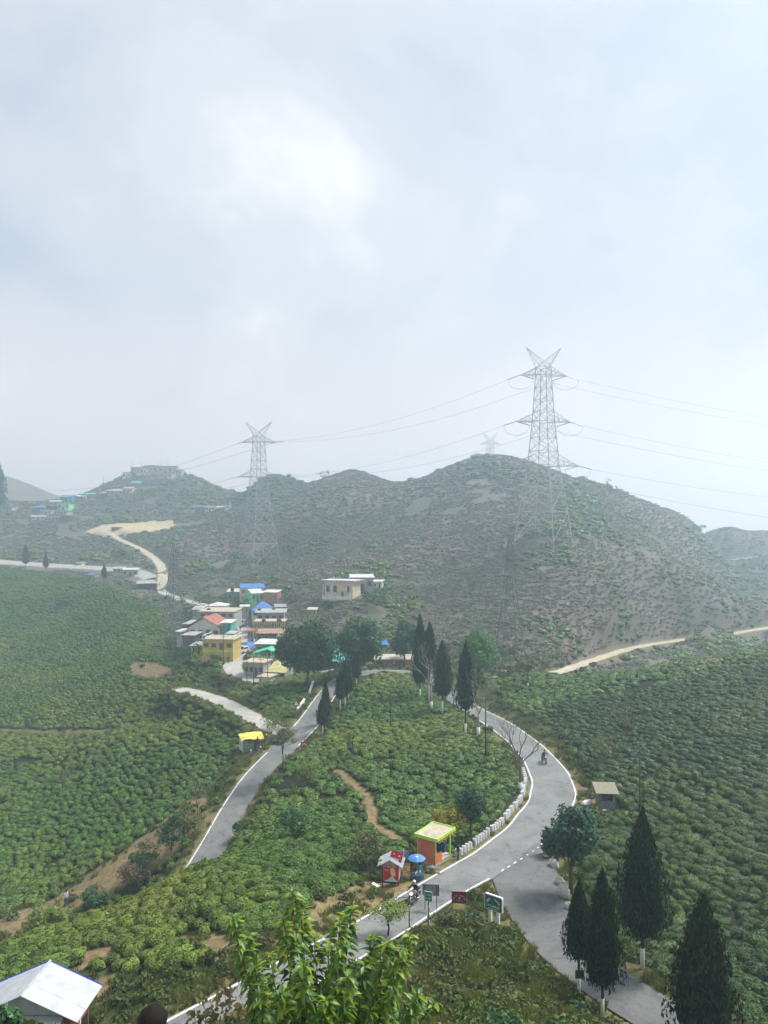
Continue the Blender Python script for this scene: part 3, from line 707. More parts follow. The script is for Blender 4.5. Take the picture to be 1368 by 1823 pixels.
CYP_LD = [cypress_mesh('cypress_crown_far', 140+i, 350, 0.11) for i in range(2)]
def child(name, me, parent, loc=(0, 0, 0), scale=(1, 1, 1), rz=0.0):
    o = bpy.data.objects.new(name, me); COL.objects.link(o); o.parent = parent; o.location = loc; o.scale = scale; o.rotation_euler = (0, 0, rz); return o
def base_at(px, py, d=None):
    p = at_d(px, d) if d else hit(px, py)
    return p
def cypress(px, py, top, crown_bottom, wpx, label, white=0.55, lod=0, d=None, group=None, excl=0.9, lean=0.0):
    p = base_at(px, py, d); s = p.y/F
    if d: py = proj(p.x, p.y, p.z)[1]
    h = (py-top)*s; cb = max(0.3, (py-crown_bottom)*s); w = wpx*s
    EXCL.append((p.x, p.y, excl))
    o = thing('cypress_tree', label, 'tree', p, random.uniform(0, 6.28), group)
    me = random.choice([CYP_HD, CYP_MD, CYP_LD][lod])
    child('crown', me, o, (0, 0, cb), (w, w, h-cb), 0)
    r = max(0.07, h*0.011)
    tr = MB().tube([(0, 0, -0.3), (0, 0, cb*0.5), (0.02, 0, cb+0.5), (0, 0, h*0.7)], [r*1.15, r, r*0.9, r*0.3], 8).build('trunk', M_BARK, o, True)
    if white > 0:
        wh = cb*white
        MB().tube([(0, 0, -0.1), (0, 0, wh*0.5), (0.0, 0, wh)], [r*1.15+0.015, r+0.015, r+0.012], 8).build('whitewash', M_WHITEWASH, o, True)
    return o
for a in [
 (1031, 1780, 1572, 1706, 56, 'narrow dark cypress with white trunk foot and small plate by the branch road', 0.55, 0),
 (1073, 1818, 1552, 1752, 72, 'tall dark cypress with whitewashed trunk rising over the branch road edge', 0.62, 0),
 (1144, 1724, 1446, 1664, 90, 'tall pointed dark cypress with whitewashed foot among the tea bushes', 0.60, 0),
 (1252, 1862, 1602, 1845, 120, 'broad bushy dark cypress, the widest, at the foot of the tea slope', 0.8, 0),
 (788, 1270, 1143, 1238, 37, 'full dark cypress with white trunk inside the hairpin bend', 0.7, 1),
 (829, 1309, 1149, 1262, 38, 'dark cypress beside pale bare tree at the inside road edge', 0.45, 1),
 (748, 1243, 1096, 1215, 33, 'tallest of the dark cypresses behind the grey bare tree', 0.6, 1),
 (765, 1250, 1110, 1190, 31, 'dark cypress just in front of the tallest roadside cypress', 0.6, 1),
 (575, 1308, 1240, 1288, 26, 'dark cypress with two-tier crown beside the left road leg', 0.9, 1),
 (580, 1288, 1213, 1272, 20, 'slim cypress standing close behind the two-tier cypress', 0.9, 1),
 (606, 1266, 1195, 1243, 21, 'small cypress with thin white foot in the cluster by the upper road', 0.9, 1),
 (615, 1260, 1181, 1238, 20, 'slim cypress in the middle of the cluster by the upper road', 0.9, 1),
 (621, 1246, 1184, 1232, 16, 'narrow cypress at the back of the cluster by the upper road', 0.9, 1),
 (635, 1221, 1163, 1206, 18, 'short cypress by the bend near the large round trees', 0.9, 1)]:
    cypress(*a)
for a in [(46, 1009, 971, 1003, 13, 'lone dark cypress on the pale village road, beside the dry brown field', 0, 2), (82, 1019, 985, 1010, 10, 'two-tier dark cypress below the pale village road', 0, 2), (186, 1040, 1005, 1029, 11, 'dark cypress standing below the roadside sheds', 0, 2)]:
    cypress(*a)
cypress(-2, 905, 822, 900, 26, 'very tall dark tree beyond the distant hill houses', 0, 2, 452)
# ---- broad-leaved trees ----------------------------------------------
def crown_mesh(name, seed, rx, rz, nclump, nleaf, leaf, m, flat=0.0, cr=0.36, cent=0.0):
    rg = np.random.default_rng(seed); Vs = []; cs = []
    for i in range(nclump):
        u = rg.normal(size=3); u /= np.linalg.norm(u)
        rr = rg.uniform(0.45, 1.0)**0.6
        c = np.array([u[0]*rx*rr, u[1]*rx*rr, u[2]*rz*rr*(0.55 if u[2] < 0 else 1)])*0.80
        r = cr*min(rx, rz*1.2)*rg.uniform(0.65, 1.25); cs.append((c, r))
    per = max(6, nleaf//nclump)
    for c, r in cs:
        q = rg.normal(size=(per, 3)); q /= np.linalg.norm(q, axis=1)[:, None]; q *= (rg.random(per)**0.4)[:, None]*r
        q[:, 2] *= (1-flat)
        Nn = q/r+np.array([0, 0, 0.5])
        v, f = leaf_quads(c+q, Nn, leaf, 1.5, 0.2, 0.5, rg); Vs.append(v)
    V = np.concatenate(Vs); Fq = np.arange(len(V)).reshape(-1, 4)
    me = np_mesh(name, [(V, Fq, 0)], [m]); return me, cs
def limbs(mb, base_h, cs, r0, k=9, rg=random):
    top = Vector((0, 0, base_h))
    mb.tube([(0, 0, -0.4), (r0*0.3, 0, base_h*0.5), top], [r0*1.3, r0, r0*0.8], 8)
    for c, r in cs[:k]:
        c = Vector(c); mid = top.lerp(c, 0.5)+Vector((rg.uniform(-.2, .2), rg.uniform(-.2, .2), rg.uniform(0, .3)))*r
        mb.tube([top-Vector((0, 0, base_h*0.15)), mid, c], [r0*0.55, r0*0.35, r0*0.1], 6)
def broad(name, px, py, top, wpx, label, m, leaf=0.2, nclump=26, nleaf=3600, trunk=0.25, white=0.0, d=None, flat=0.0, cat='tree', seed=None, excl=1.2, cr=0.36, bark=None, group=None, leafpart='crown'):
    p = base_at(px, py, d); s = p.y/F
    if d: py = proj(p.x, p.y, p.z)[1]
    h = (py-top)*s; w = wpx*s*0.60; th = h*trunk; rz = (h-th)/2*1.08
    EXCL.append((p.x, p.y, excl))
    seed = seed or int(px*7+py)
    me, cs = crown_mesh(name+'_crown', seed, w, rz, nclump, nleaf, leaf, m, flat, cr)
    o = thing(name, label, cat, p, 0, group)
    zc_ = th+rz
    child(leafpart, me, o, (0, 0, zc_))
    mb = MB(); limbs(mb, th+rz*0.35, [((c[0], c[1], c[2]+zc_), r) for c, r in cs], max(0.05, h*0.022) if cat == 'tree' else 0.035)
    mb.build('trunk' if cat == 'tree' else 'stem', bark or M_BARK, o, True)
    if white: MB().tube([(0, 0, -0.1), (0, 0, white)], max(0.05, h*0.022)*1.25+0.02, 8).build('whitewash', M_WHITEWASH, o, True)
    return o
M_LDK = foliage_mat('leaves_deep_green', [(0.016, 0.060, 0.026), (0.028, 0.088, 0.036), (0.048, 0.125, 0.045)], 0.15, 0.2)
M_LMID = foliage_mat('leaves_mid_green', [(0.03, 0.085, 0.035), (0.045, 0.12, 0.045), (0.07, 0.155, 0.055)], 0.15, 0.25)
M_LBRT = foliage_mat('leaves_bright_green', [(0.05, 0.15, 0.045), (0.075, 0.20, 0.06), (0.11, 0.25, 0.07)], 0.15, 0.3)
M_LYEL = foliage_mat('leaves_yellow', [(0.40, 0.34, 0.035), (0.55, 0.47, 0.045), (0.30, 0.30, 0.04), (0.18, 0.22, 0.03)], 0.15, 0.4)
M_LYG = foliage_mat('leaves_yellow_green', [(0.10, 0.16, 0.03), (0.16, 0.22, 0.04), (0.23, 0.26, 0.06)], 0.15, 0.3)
M_LOLV = foliage_mat('leaves_olive', [(0.07, 0.085, 0.03), (0.11, 0.12, 0.045), (0.15, 0.15, 0.06)], 0.15, 0.2)
M_LTEAL = foliage_mat('leaves_blue_green', [(0.018, 0.065, 0.040), (0.030, 0.095, 0.055), (0.045, 0.125, 0.07)], 0.15, 0.2)
broad('large_tree', 548, 1222, 1107, 98, 'largest round dark green tree at the top of the left road leg', M_LDK, 0.36, 60, 13000, 0.06, 0, None, 0.0, excl=3)
broad('large_tree', 637, 1205, 1098, 84, 'tall uneven green tree behind the bend beside the largest round tree', M_LMID, 0.36, 44, 10000, 0.06, 0, None, 0.0, excl=3)
broad('large_tree', 720, 1196, 1107, 48, 'deep green tree to the side of the tallest cypress by the red hoarding', M_LTEAL, 0.36, 30, 6500, 0.08, 0, 158, excl=2)
broad('large_tree', 852, 1232, 1128, 62, 'light green round tree beside the small lattice pylon', M_LBRT, 0.32, 32, 7500, 0.12, 0, 141, excl=2)
broad('roadside_tree', 1016, 1590, 1424, 84, 'leafy blue-green tree at the junction beside the low wooden stand', M_LTEAL, 0.20, 40, 6000, 0.14, 0, None, 0.0, excl=2)
broad('roadside_tree', 838, 1512, 1405, 52, 'dark leafy tree behind the striped kerb stones by the shelter', M_LDK, 0.17, 30, 4200, 0.2, 0, 68.5, excl=1.5)
broad('yellow_tree', 798, 1512, 1428, 58, 'small tree with bright yellow leaves behind the painted shelter', M_LYEL, 0.16, 26, 2400, 0.25, 0, 67.5, cr=0.34)
broad('umbrella_tree', 940, 1228, 1166, 60, 'spreading thin-leaved tree on the crest below the dirt track', M_LOLV, 0.18, 18, 1300, 0.45, 0.6, 133, 0.45, cr=0.28)
def flat_tree(px, py, tiers, label, m, d=None, leaf=0.14, n=700):
    """thin tree with flat horizontal tiers of fine leaves; tiers: (row, width_px, dx_px)"""
    p = base_at(px, py, d); s = p.y/F; EXCL.append((p.x, p.y, 1.0))
    if d: py = proj(p.x, p.y, p.z)[1]
    o = thing('flat_topped_tree', label, 'tree', p)
    mb = MB(); hh = (py-min(t[0] for t in tiers))*s
    mb.tube([(0, 0, -0.3), (0.1, 0, hh*0.35), (0, 0, hh*0.7)], [0.08, 0.06, 0.04], 7)
    Vs = []
    rg = np.random.default_rng(int(px))
    for row, wpx, dxp in tiers:
        z = (py-row)*s; c = np.array([dxp*s, 0, z]); w = wpx*s*0.5
        nb = 6
        for i in range(nb):
            a = 2*PI*i/nb+rg.random(); e = c+np.array([math.cos(a)*w*0.75, math.sin(a)*w*0.75, rg.uniform(-.1, .15)])
            mb.tube([(0, 0, hh*0.4), tuple(np.array([c[0]*0.4, 0, z*0.75])), tuple(e)], [0.045, 0.03, 0.012], 5)
            q = rg.normal(size=(n//nb, 3))*np.array([w*0.28, w*0.28, 0.10]); 
            v, f = leaf_quads(e+q, np.tile([0, 0, 1.0], (len(q), 1)), leaf, 1.6, 0, 0.35, rg); Vs.append(v)
    V = np.concatenate(Vs); me = np_mesh('flat_crown', [(V, np.arange(len(V)).reshape(-1, 4), 0)], [m]); child('crown', me, o)
    mb.build('trunk', M_BARK, o, True)
    return o
flat_tree(503, 1368, [(1290, 40, -8), (1302, 36, 8), (1318, 44, 5)], 'thin flat-layered tree in front of the dark parked car', M_LOLV, 98.5)
flat_tree(690, 1668, [(1622, 60, 0), (1618, 44, 14)], 'small flat-topped tree leaning over the near road edge below the hanging sign', M_LYG, None, 0.11, 600)
flat_tree(628, 1348, [(1305, 24, 0), (1312, 20, -4)], 'small pale flat-topped tree alone in the tea inside the bend', M_LYG, None, 0.14, 300)
# ---- bare trees --------------------------------------------------------
def bare_tree(px, py, top, wpx, label, seed, m, d=None, white=0.8, name='bare_tree', r=None):
    p = base_at(px, py, d); s = p.y/F; EXCL.append((p.x, p.y, 0.8))
    if d: py = proj(p.x, p.y, p.z)[1]
    h = (py-top)*s; w = wpx*s/2; rg = random.Random(seed)
    o = thing(name, label, 'tree', p); br = MB(); tr = MB()
    r0 = r or max(0.07, h*0.017)
    lean = rg.uniform(-.15, .15)
    fork = h*0.38
    tr.tube([(0, 0, -0.3), (lean*0.4, 0, fork*0.5), (lean, 0, fork)], [r0*1.2, r0, r0*0.85], 8)
    def grow(a, dirv, ln, rad, lev):
        pts = [a]; dv = Vector(dirv)
        for i in range(3):
            dv = (dv+Vector((rg.uniform(-.3, .3), rg.uniform(-.3, .3), rg.uniform(-.05, .25)))).normalized(); pts.append(pts[-1]+dv*ln/3)
        br.tube(pts, [rad, rad*0.8, rad*0.65, rad*0.45], 5 if lev < 2 else 3, False)
        if lev < 4:
            for i in range(rg.choice((2, 3, 3))):
                nd = (dv+Vector((rg.uniform(-.9, .9), rg.uniform(-.9, .9), rg.uniform(-.2, .6)))).normalized()
                grow(pts[rg.choice((2, 3, 3))], nd, ln*rg.uniform(.55, .8), rad*0.55, lev+1)
    for i in range(4):
        a = 2*PI*i/4+rg.uniform(-.5, .5)
        grow(Vector((lean, 0, fork*rg.uniform(.8, 1))), Vector((math.cos(a)*w/h*1.6, math.sin(a)*w/h*1.6, 0.8)).normalized(), h*0.27, r0*0.6, 0)
    tr.build('trunk', m, o, True); br.build('branches', m, o)
    if white: MB().tube([(0, 0, -0.1), (lean*0.2, 0, white)], r0*1.2+0.03, 8).build('whitewash', M_WHITEWASH, o, True)
    return o
bare_tree(768, 1262, 1150, 50, 'grey bare tree in front of the tallest cypress', 3, M_PALEBARK, None, 1.2)
bare_tree(852, 1312, 1192, 70, 'pale bare tree with whitewashed foot beside the inside road edge', 5, M_PALEBARK, None, 1.4)
bare_tree(927, 1408, 1262, 66, 'dark forked bare tree leaning over the outside curve', 9, mat('grey_bark', (0.13, 0.11, 0.09), 0.9, .3, 5, .4), None, 1.0)
# ---- shrubs -------------------------------------------------------------
def shrub(px, py, top, wpx, label, m, leaf=0.16, d=None, n=900, group=None):
    return broad('shrub', px, py, top, wpx, label, m, leaf, 16, n, 0.0, 0, d, 0.1, 'shrub', None, wpx*0.4*hit(px, py).y/F, 0.46, None, group, 'foliage')
shrub(490, 1300, 1250, 44, 'rounded yellow-green shrub above the lane mouth', M_LYG)
shrub(552, 1398, 1358, 46, 'yellow-green shrub below the red arrow board', M_LYG)
shrub(523, 1492, 1428, 46, 'tall green shrub on the tea slope beside the left road leg', M_LMID)
shrub(655, 1548, 1490, 72, 'dry olive shrub behind the red kiosk', M_LOLV, 0.14, None, 1400)
shrub(300, 1372, 1326, 24, 'small bright green tree alone in the left tea slope', M_LBRT, 0.16, None, 500)
shrub(352, 1452, 1375, 26, 'thin olive bush on the top of the dry bank', M_LOLV, 0.14, None, 400)
shrub(362, 1552, 1530, 26, 'bright yellow-green shrub on the spur crest where the road dips', M_LYG, 0.12)
shrub(165, 1622, 1580, 44, 'dense dark green bush at the foot of the dry bank', M_LDK, 0.18)
shrub(85, 1660, 1612, 60, 'bright feathery bamboo clump at the foot of the dry bank', M_LYG, 0.2, None, 1400)
shrub(262, 1560, 1500, 44, 'straggly green shrub between dry bank and hidden road', M_LMID, 0.16)
shrub(305, 1530, 1440, 46, 'dark tall thicket along the left road verge', M_LDK, 0.18, None, 1200)
shrub(335, 1490, 1425, 40, 'brownish thicket beside the sunken left road', M_LOLV, 0.16)
shrub(240, 1575, 1535, 60, 'purple-brown dry bush by the hidden road', foliage_mat('leaves_brown', [(0.09, 0.06, 0.045), (0.13, 0.085, 0.06), (0.06, 0.05, 0.03)], 0.1, 0.1), 0.16)
shrub(430, 1492, 1462, 30, 'small green bush at the right edge of the sunken road', M_LMID, 0.14)
shrub(1280, 1176, 1158, 40, 'yellow-green grass clump on the bare crest patch', M_LYG, 0.18, None, 500)
shrub(1235, 972, 934, 44, 'pale green bamboo clump on the far right ridge', M_LBRT, 0.5, 372, 600)
shrub(1085, 872, 848, 15, 'small dark tree on the skyline near the large pylon', M_LDK, 0.4, 338, 220)
shrub(1098, 880, 864, 12, 'thin little tree on the skyline beside the small dark tree', M_LOLV, 0.35, 338, 90)
shrub(1345, 1045, 1000, 50, 'pale green tree clump behind the far right hill', M_LMID, 0.5, 385, 500)
shrub(985, 970, 940, 36, 'green shrub clump at the foot of the large pylon', M_LMID, 0.35, 238, 500)
shrub(945, 965, 940, 26, 'dark green shrub under the large pylon', M_LDK, 0.35, 237, 300)
shrub(512, 990, 966, 26, 'dark round bush beside the second pylon', M_LDK, 0.4, 316, 260)
shrub(462, 1020, 992, 30, 'dark thicket under the second pylon', M_LDK, 0.4, 312, 260)
shrub(425, 1012, 985, 40, 'pale green thicket to the side of the second pylon', M_LMID, 0.4, 315, 400)
shrub(395, 1035, 1005, 44, 'broad green thicket below the second pylon', M_LMID, 0.4, 296, 400)
shrub(515, 851, 841, 14, 'tiny dark tree clump on the middle skyline', M_LDK, 0.5, 438, 120)
shrub(578, 846, 838, 26, 'low tree line on the middle skyline', M_LDK, 0.5, 436, 160)
shrub(670, 1075, 1045, 50, 'dark green garden shrubs beside the pink house', M_LDK, 0.3, 200, 500)
shrub(560, 1118, 1085, 50, 'grey-green thicket above the largest round tree', M_LOLV, 0.3, 192, 500)
shrub(330, 1130, 1060, 34, 'dark green tree growing over the village roofs', M_LDK, 0.3, 196, 500)
shrub(355, 1080, 1050, 26, 'blue-green conifer-like tree above the village roofs', M_LTEAL, 0.3, 232, 300)
shrub(433, 1085, 1060, 34, 'grey-green trees at the top of the village street', M_LOLV, 0.3, 232, 500)
shrub(305, 1150, 1120, 40, 'green thicket at the foot of the left lattice pylon', M_LMID, 0.3, 190, 500)
shrub(340, 1180, 1140, 40, 'dark bushes below the yellow house', M_LDK, 0.25, 165, 500)
shrub(112, 1412, 1362, 18, 'slim dark sapling rising from the left tea slope', M_LOLV, 0.16, None, 300)
shrub(113, 1322, 1282, 12, 'small dark sapling below the slope footpath', M_LDK, 0.16, None, 160)
shrub(195, 1332, 1272, 16, 'slim olive sapling beside the slope footpath end', M_LOLV, 0.18, None, 200)
shrub(55, 1300, 1270, 22, 'dark green bush above the slope footpath', M_LDK, 0.2, None, 200)
shrub(5, 1430, 1395, 24, 'yellow-green bush at the side of the left tea slope', M_LYG, 0.16, None, 300)
shrub(800, 1660, 1625, 44, 'dry brown shrub in front of the maroon sign', M_LOLV, 0.11, None, 900)
shrub(885, 1400, 1375, 14, 'small green shrub by the white curve stones', M_LYG, 0.1, None, 160)
shrub(1075, 1355, 1310, 50, 'dry brown shrub on the bank above the stone hut', M_LOLV, 0.14, None, 600)
shrub(1110, 1300, 1262, 40, 'brown-green dry shrub at the bank top', M_LOLV, 0.14, None, 500)
# ================================================================== foreground tree, dry weed, corner tree
M_YOUNG = foliage_mat('young_leaves', [(0.19, 0.31, 0.025), (0.27, 0.40, 0.03), (0.37, 0.45, 0.04)], 0.15, 0.45, 0, 0.4, 0.4)
M_MATURE = foliage_mat('mature_leaves', [(0.04, 0.11, 0.018), (0.07, 0.165, 0.022), (0.12, 0.23, 0.03)], 0.3, 0.35, 0, 0.45, 0.4)
def leaf_shape(name, m, ln=0.2, w=0.075, droop=0.25):
    V = []; 
    for i in range(6):
        t = i/5; ww = w*math.sin(PI*min(1, t*0.92+0.06))**0.8*(1-0.35*t); y = ln*t; z = -droop*ln*t*t
        V += [(-ww, y, z+ww*0.35), (0, y, z), (ww, y, z+ww*0.35)]
    Fc = []
    for i in range(5):
        a = i*3; Fc += [(a, a+1, a+4, a+3), (a+1, a+2, a+5, a+4)]
    me = bpy.data.meshes.new(name); me.from_pydata(V, [], Fc); me.materials.append(m); me.polygons.foreach_set('use_smooth', [True]*len(me.polygons)); return me
LEAF_Y = [leaf_shape('young_leaf', M_YOUNG, 0.155, 0.042, d) for d in (0.25, 0.5, 0.8)]
LEAF_M = [leaf_shape('mature_leaf', M_MATURE, 0.165, 0.048, d) for d in (0.3, 0.6, 0.9)]
def foreground_tree():
    rg = random.Random(4); D = 11.0
    bx = (575-HX)/F*D; base = Vector((bx, D, gz(bx, D)))
    o = thing('leafy_tree', 'young tree with long drooping bright green leaves in front of the near road', 'tree', base)
    tips = [(415, 1636, -.3), (440, 1668, .2), (452, 1720, -.6), (520, 1590, .0), (535, 1605, .3), (505, 1640, -.2), (560, 1665, .4), (626, 1618, .1), (605, 1640, -.3), (585, 1680, .5), (668, 1668, .2), (690, 1680, -.2), (730, 1665, .3), (715, 1690, -.4), (775, 1785, .3), (745, 1770, -.3), (700, 1750, .1), (650, 1720, -.4), (480, 1700, .4), (620, 1740, -.8), (540, 1720, -.9), (500, 1770, -.8), (580, 1780, -1.0), (450, 1790, -.3), (660, 1800, -.6), (530, 1800, -.7), (610, 1810, -.5)]
    wood = MB(); leaves = []
    wood.tube([(0, 0, -0.3), (0.05, 0, 0.9), (-0.03, 0.02, 1.7)], [0.075, 0.06, 0.05], 8)
    for i, (px, py, dd) in enumerate(tips):
        d = D+dd; tip = P(px, py, d)-base
        st = Vector((rg.uniform(-.05, .05), rg.uniform(-.05, .05), rg.uniform(0.8, 1.7)))
        mid = st.lerp(tip, 0.5)+Vector((tip.x*0.12, dd*0.2, 0.18 if tip.z < 3.2 else -0.05))
        pts = [Vector(p) for p in catmull([st, mid, tip], 0.08)]
        n = len(pts); rad = [0.022*(1-j/n)+0.005 for j in range(n)]
        wood.tube(pts, rad, 5, False)
        L_ = (tip-st).length
        for j in range(int(n*0.16), n):
            t = j/n
            for rep in range(6 if t < 0.85 else 7):
                ang = j*2.4+rep*2.1+rg.uniform(-.4, .4)
                dv = (pts[min(j+1, n-1)]-pts[j-1]).normalized()
                side = dv.cross(Vector((math.cos(ang), math.sin(ang), 0.3))).normalized()
                dirv = (side*rg.uniform(.5, 1.1)+dv*rg.uniform(.1, .6)+Vector((rg.uniform(-.4, .4), rg.uniform(-.4, .4), 0))+Vector((0, 0, -0.45 if t < 0.8 else -0.05))).normalized()
                leaves.append((pts[j]+side*0.02, dirv, rg.uniform(0.7, 1.15)*(1.0 if t < .9 else .85), t > 0.62 and rg.random() < (t-0.35), tip.z))
    wood.build('trunk', mat('young_wood', (.10, .10, .05), .85, .3, 6, .3), o, True)
    def xf(p, dv, s):
        y = dv; x = y.cross(Vector((0, 0, 1)));
        x = x.normalized() if x.length > 1e-4 else Vector((1, 0, 0))
        z = x.cross(y)
        roll = Matrix.Rotation(rg.uniform(-.5, .5), 3, 'Y')
        M = Matrix((x, y, z)).transposed() @ roll
        return M, p, s
    rg.shuffle(leaves)
    leaves.sort(key=lambda q: (-q[2] if q[0].y < 0.2 else 0))
    V = {0: [], 1: []}; Fq = {0: [], 1: []}
    for k, (p, dv, s, yg, tz_) in enumerate(leaves):
        me = rg.choice(LEAF_Y if yg else LEAF_M); M, p, s = xf(p, dv, s)
        if k < 290:
            c = bpy.data.objects.new('leaf', me); COL.objects.link(c); c.parent = o
            c.matrix_local = Matrix.Translation(p) @ M.to_4x4() @ Matrix.Scale(s, 4)
        else:
            g = 1 if yg else 0; n0 = len(V[g])
            V[g] += [tuple(M @ (v.co*s)+p) for v in me.vertices]; Fq[g] += [tuple(i+n0 for i in f.vertices) for f in me.polygons]
    for g, m in ((0, M_MATURE), (1, M_YOUNG)):
        if V[g]: tag(mesh_obj('foliage', V[g], Fq[g], m, o, True), None, None, None, 'stuff')
    print('foreground leaves', len(leaves))
foreground_tree()
def dry_weed():
    rg = random.Random(8); D = 12.5; bx = (385-HX)/F*D; base = Vector((bx, D, gz(bx, D)))
    o = thing('dry_weed', 'brown withered weed with curled leaves beside the near road', 'plant', base)
    st = MB(); Cc = []
    for px, py in ((400, 1745), (385, 1770), (362, 1775), (415, 1762), (430, 1790), (345, 1800), (455, 1785), (375, 1800), (405, 1800)):
        tip = P(px, py, D+rg.uniform(-.3, .3))-base; mid = tip*0.55+Vector((rg.uniform(-.1, .1), 0, 0.1))
        pts = catmull([Vector((0, 0, -.2)), mid, tip], 0.12); st.tube(pts, [0.007*(1-j/len(pts))+0.003 for j in range(len(pts))], 4, False)
        for j in range(len(pts)//3, len(pts)):
            for r_ in range(4): Cc.append(tuple(pts[j]+Vector((rg.uniform(-.09, .09), rg.uniform(-.09, .09), rg.uniform(-.08, .06)))))
    C = np.array(Cc); v, f = leaf_quads(C, np.tile([0, -0.3, 0.6], (len(C), 1)), 0.075, 1.7, 0, 0.9)
    mb_ = foliage_mat('withered_leaves', [(0.12, 0.085, 0.045), (0.17, 0.13, 0.06), (0.10, 0.12, 0.035), (0.22, 0.17, 0.09)], 0.1, 0.3)
    child('foliage', np_mesh('weed_leaves', [(v, f, 0)], [mb_]), o); st.build('stem', M_BARK, o)
dry_weed()
broad('garden_tree', 22, 1868, 1772, 84, 'dark glossy leafy tree in front of the white metal roof', foliage_mat('garden_leaves', [(0.015, 0.06, 0.02), (0.03, 0.10, 0.03), (0.05, 0.14, 0.045)], 0.1, 0.25, 0, 0.4, 0.4), 0.085, 26, 3000, 0.2, 0, 15.0, 0.0, seed=5, cr=0.4)
# ---- undergrowth of the near slope: counted shrubs, then the rest -------------
FORE = [([(640, 1720), (760, 1645), (880, 1572), (900, 1600), (925, 1655), (1000, 1715), (1080, 1785), (1200, 1860), (1200, 2000), (200, 2000), (360, 1850), (520, 1778)], 17, 58)]
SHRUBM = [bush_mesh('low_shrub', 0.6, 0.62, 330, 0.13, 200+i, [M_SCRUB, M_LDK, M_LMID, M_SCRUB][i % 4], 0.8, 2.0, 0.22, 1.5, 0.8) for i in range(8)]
def fill(zones, n, dlim, keep=1.0, rd=(0.6, 99)):
    X = []; Y = []
    for poly, a, b_ in zones:
        pz = [hit(*q, 5, 300) for q in poly]
        x0, x1 = min(p.x for p in pz), max(p.x for p in pz)
        x = rng.uniform(x0, x1, n*3); y = rng.uniform(a, b_, n*3)
        z, d = ground(x, y, True); px, py = proj(x, y, z)
        k = in_poly(px, py, poly) & (d > rd[0]) & (d < rd[1]) & clear_of(x, y)
        X.append(x[k][:n]); Y.append(y[k][:n])
    return np.concatenate(X), np.concatenate(Y)
x, y = fill(FORE, 46, 0, 1, (1.2, 99))
for i in range(len(x)):
    o = bpy.data.objects.new('low_shrub', SHRUBM[int(rng.integers(0, 8))]); COL.objects.link(o)
    s = rng.uniform(0.6, 1.35); o.location = (x[i], y[i], gz(x[i], y[i])-0.06); o.scale = (s, s, s*rng.uniform(.7, 1)); o.rotation_euler = (0, 0, rng.uniform(0, 6.28))
    tag(o, 'low wild shrub on the rough slope below the road signs', 'shrub', 'wild shrubs below the road signs')
def tuft_mesh(name, n, h, m, seed, sp=0.16):
    rg = np.random.default_rng(seed); V = []; Fc = []
    for i in range(n):
        a = rg.random()*6.28; r = rg.random()*sp; x0, y0 = r*math.cos(a), r*math.sin(a); hh = h*rg.uniform(.5, 1.1); w = 0.018*rg.uniform(.7, 1.6); b_ = rg.random()*6.28
        lx, ly = math.cos(a)*hh*rg.uniform(.1, .6), math.sin(a)*hh*rg.uniform(.1, .6); k = len(V)
        V += [(x0-w*math.cos(b_), y0-w*math.sin(b_), -.03), (x0+w*math.cos(b_), y0+w*math.sin(b_), -.03), (x0+lx*.5+w*.7*math.cos(b_), y0+ly*.5+w*.7*math.sin(b_), hh*.65), (x0+lx, y0+ly, hh), (x0+lx*.5-w*.7*math.cos(b_), y0+ly*.5-w*.7*math.sin(b_), hh*.65)]
        Fc += [(k, k+1, k+2, k+3, k+4)]
    me = bpy.data.meshes.new(name); me.from_pydata(V, [], Fc); me.materials.append(m); return me
TUFT = [tuft_mesh('grass_tuft', 34, 0.34, M_GRASS, i, 0.22) for i in range(4)]
SCR = [bush_mesh('scrub_clump', 0.42, 0.42, 110, 0.13, 300+i, M_SCRUB, 0.7, 2.0, 0.3, 1.6, 0.9) for i in range(4)]
def all_uniform(dmin, dmax, dens, amin=-0.56, amax=0.56):
    A = (amax-amin)/2*(dmax**2-dmin**2); n = int(A*dens)
    y = np.sqrt(rng.uniform(dmin**2, dmax**2, n)); x = rng.uniform(amin, amax, n)*y
    return x, y
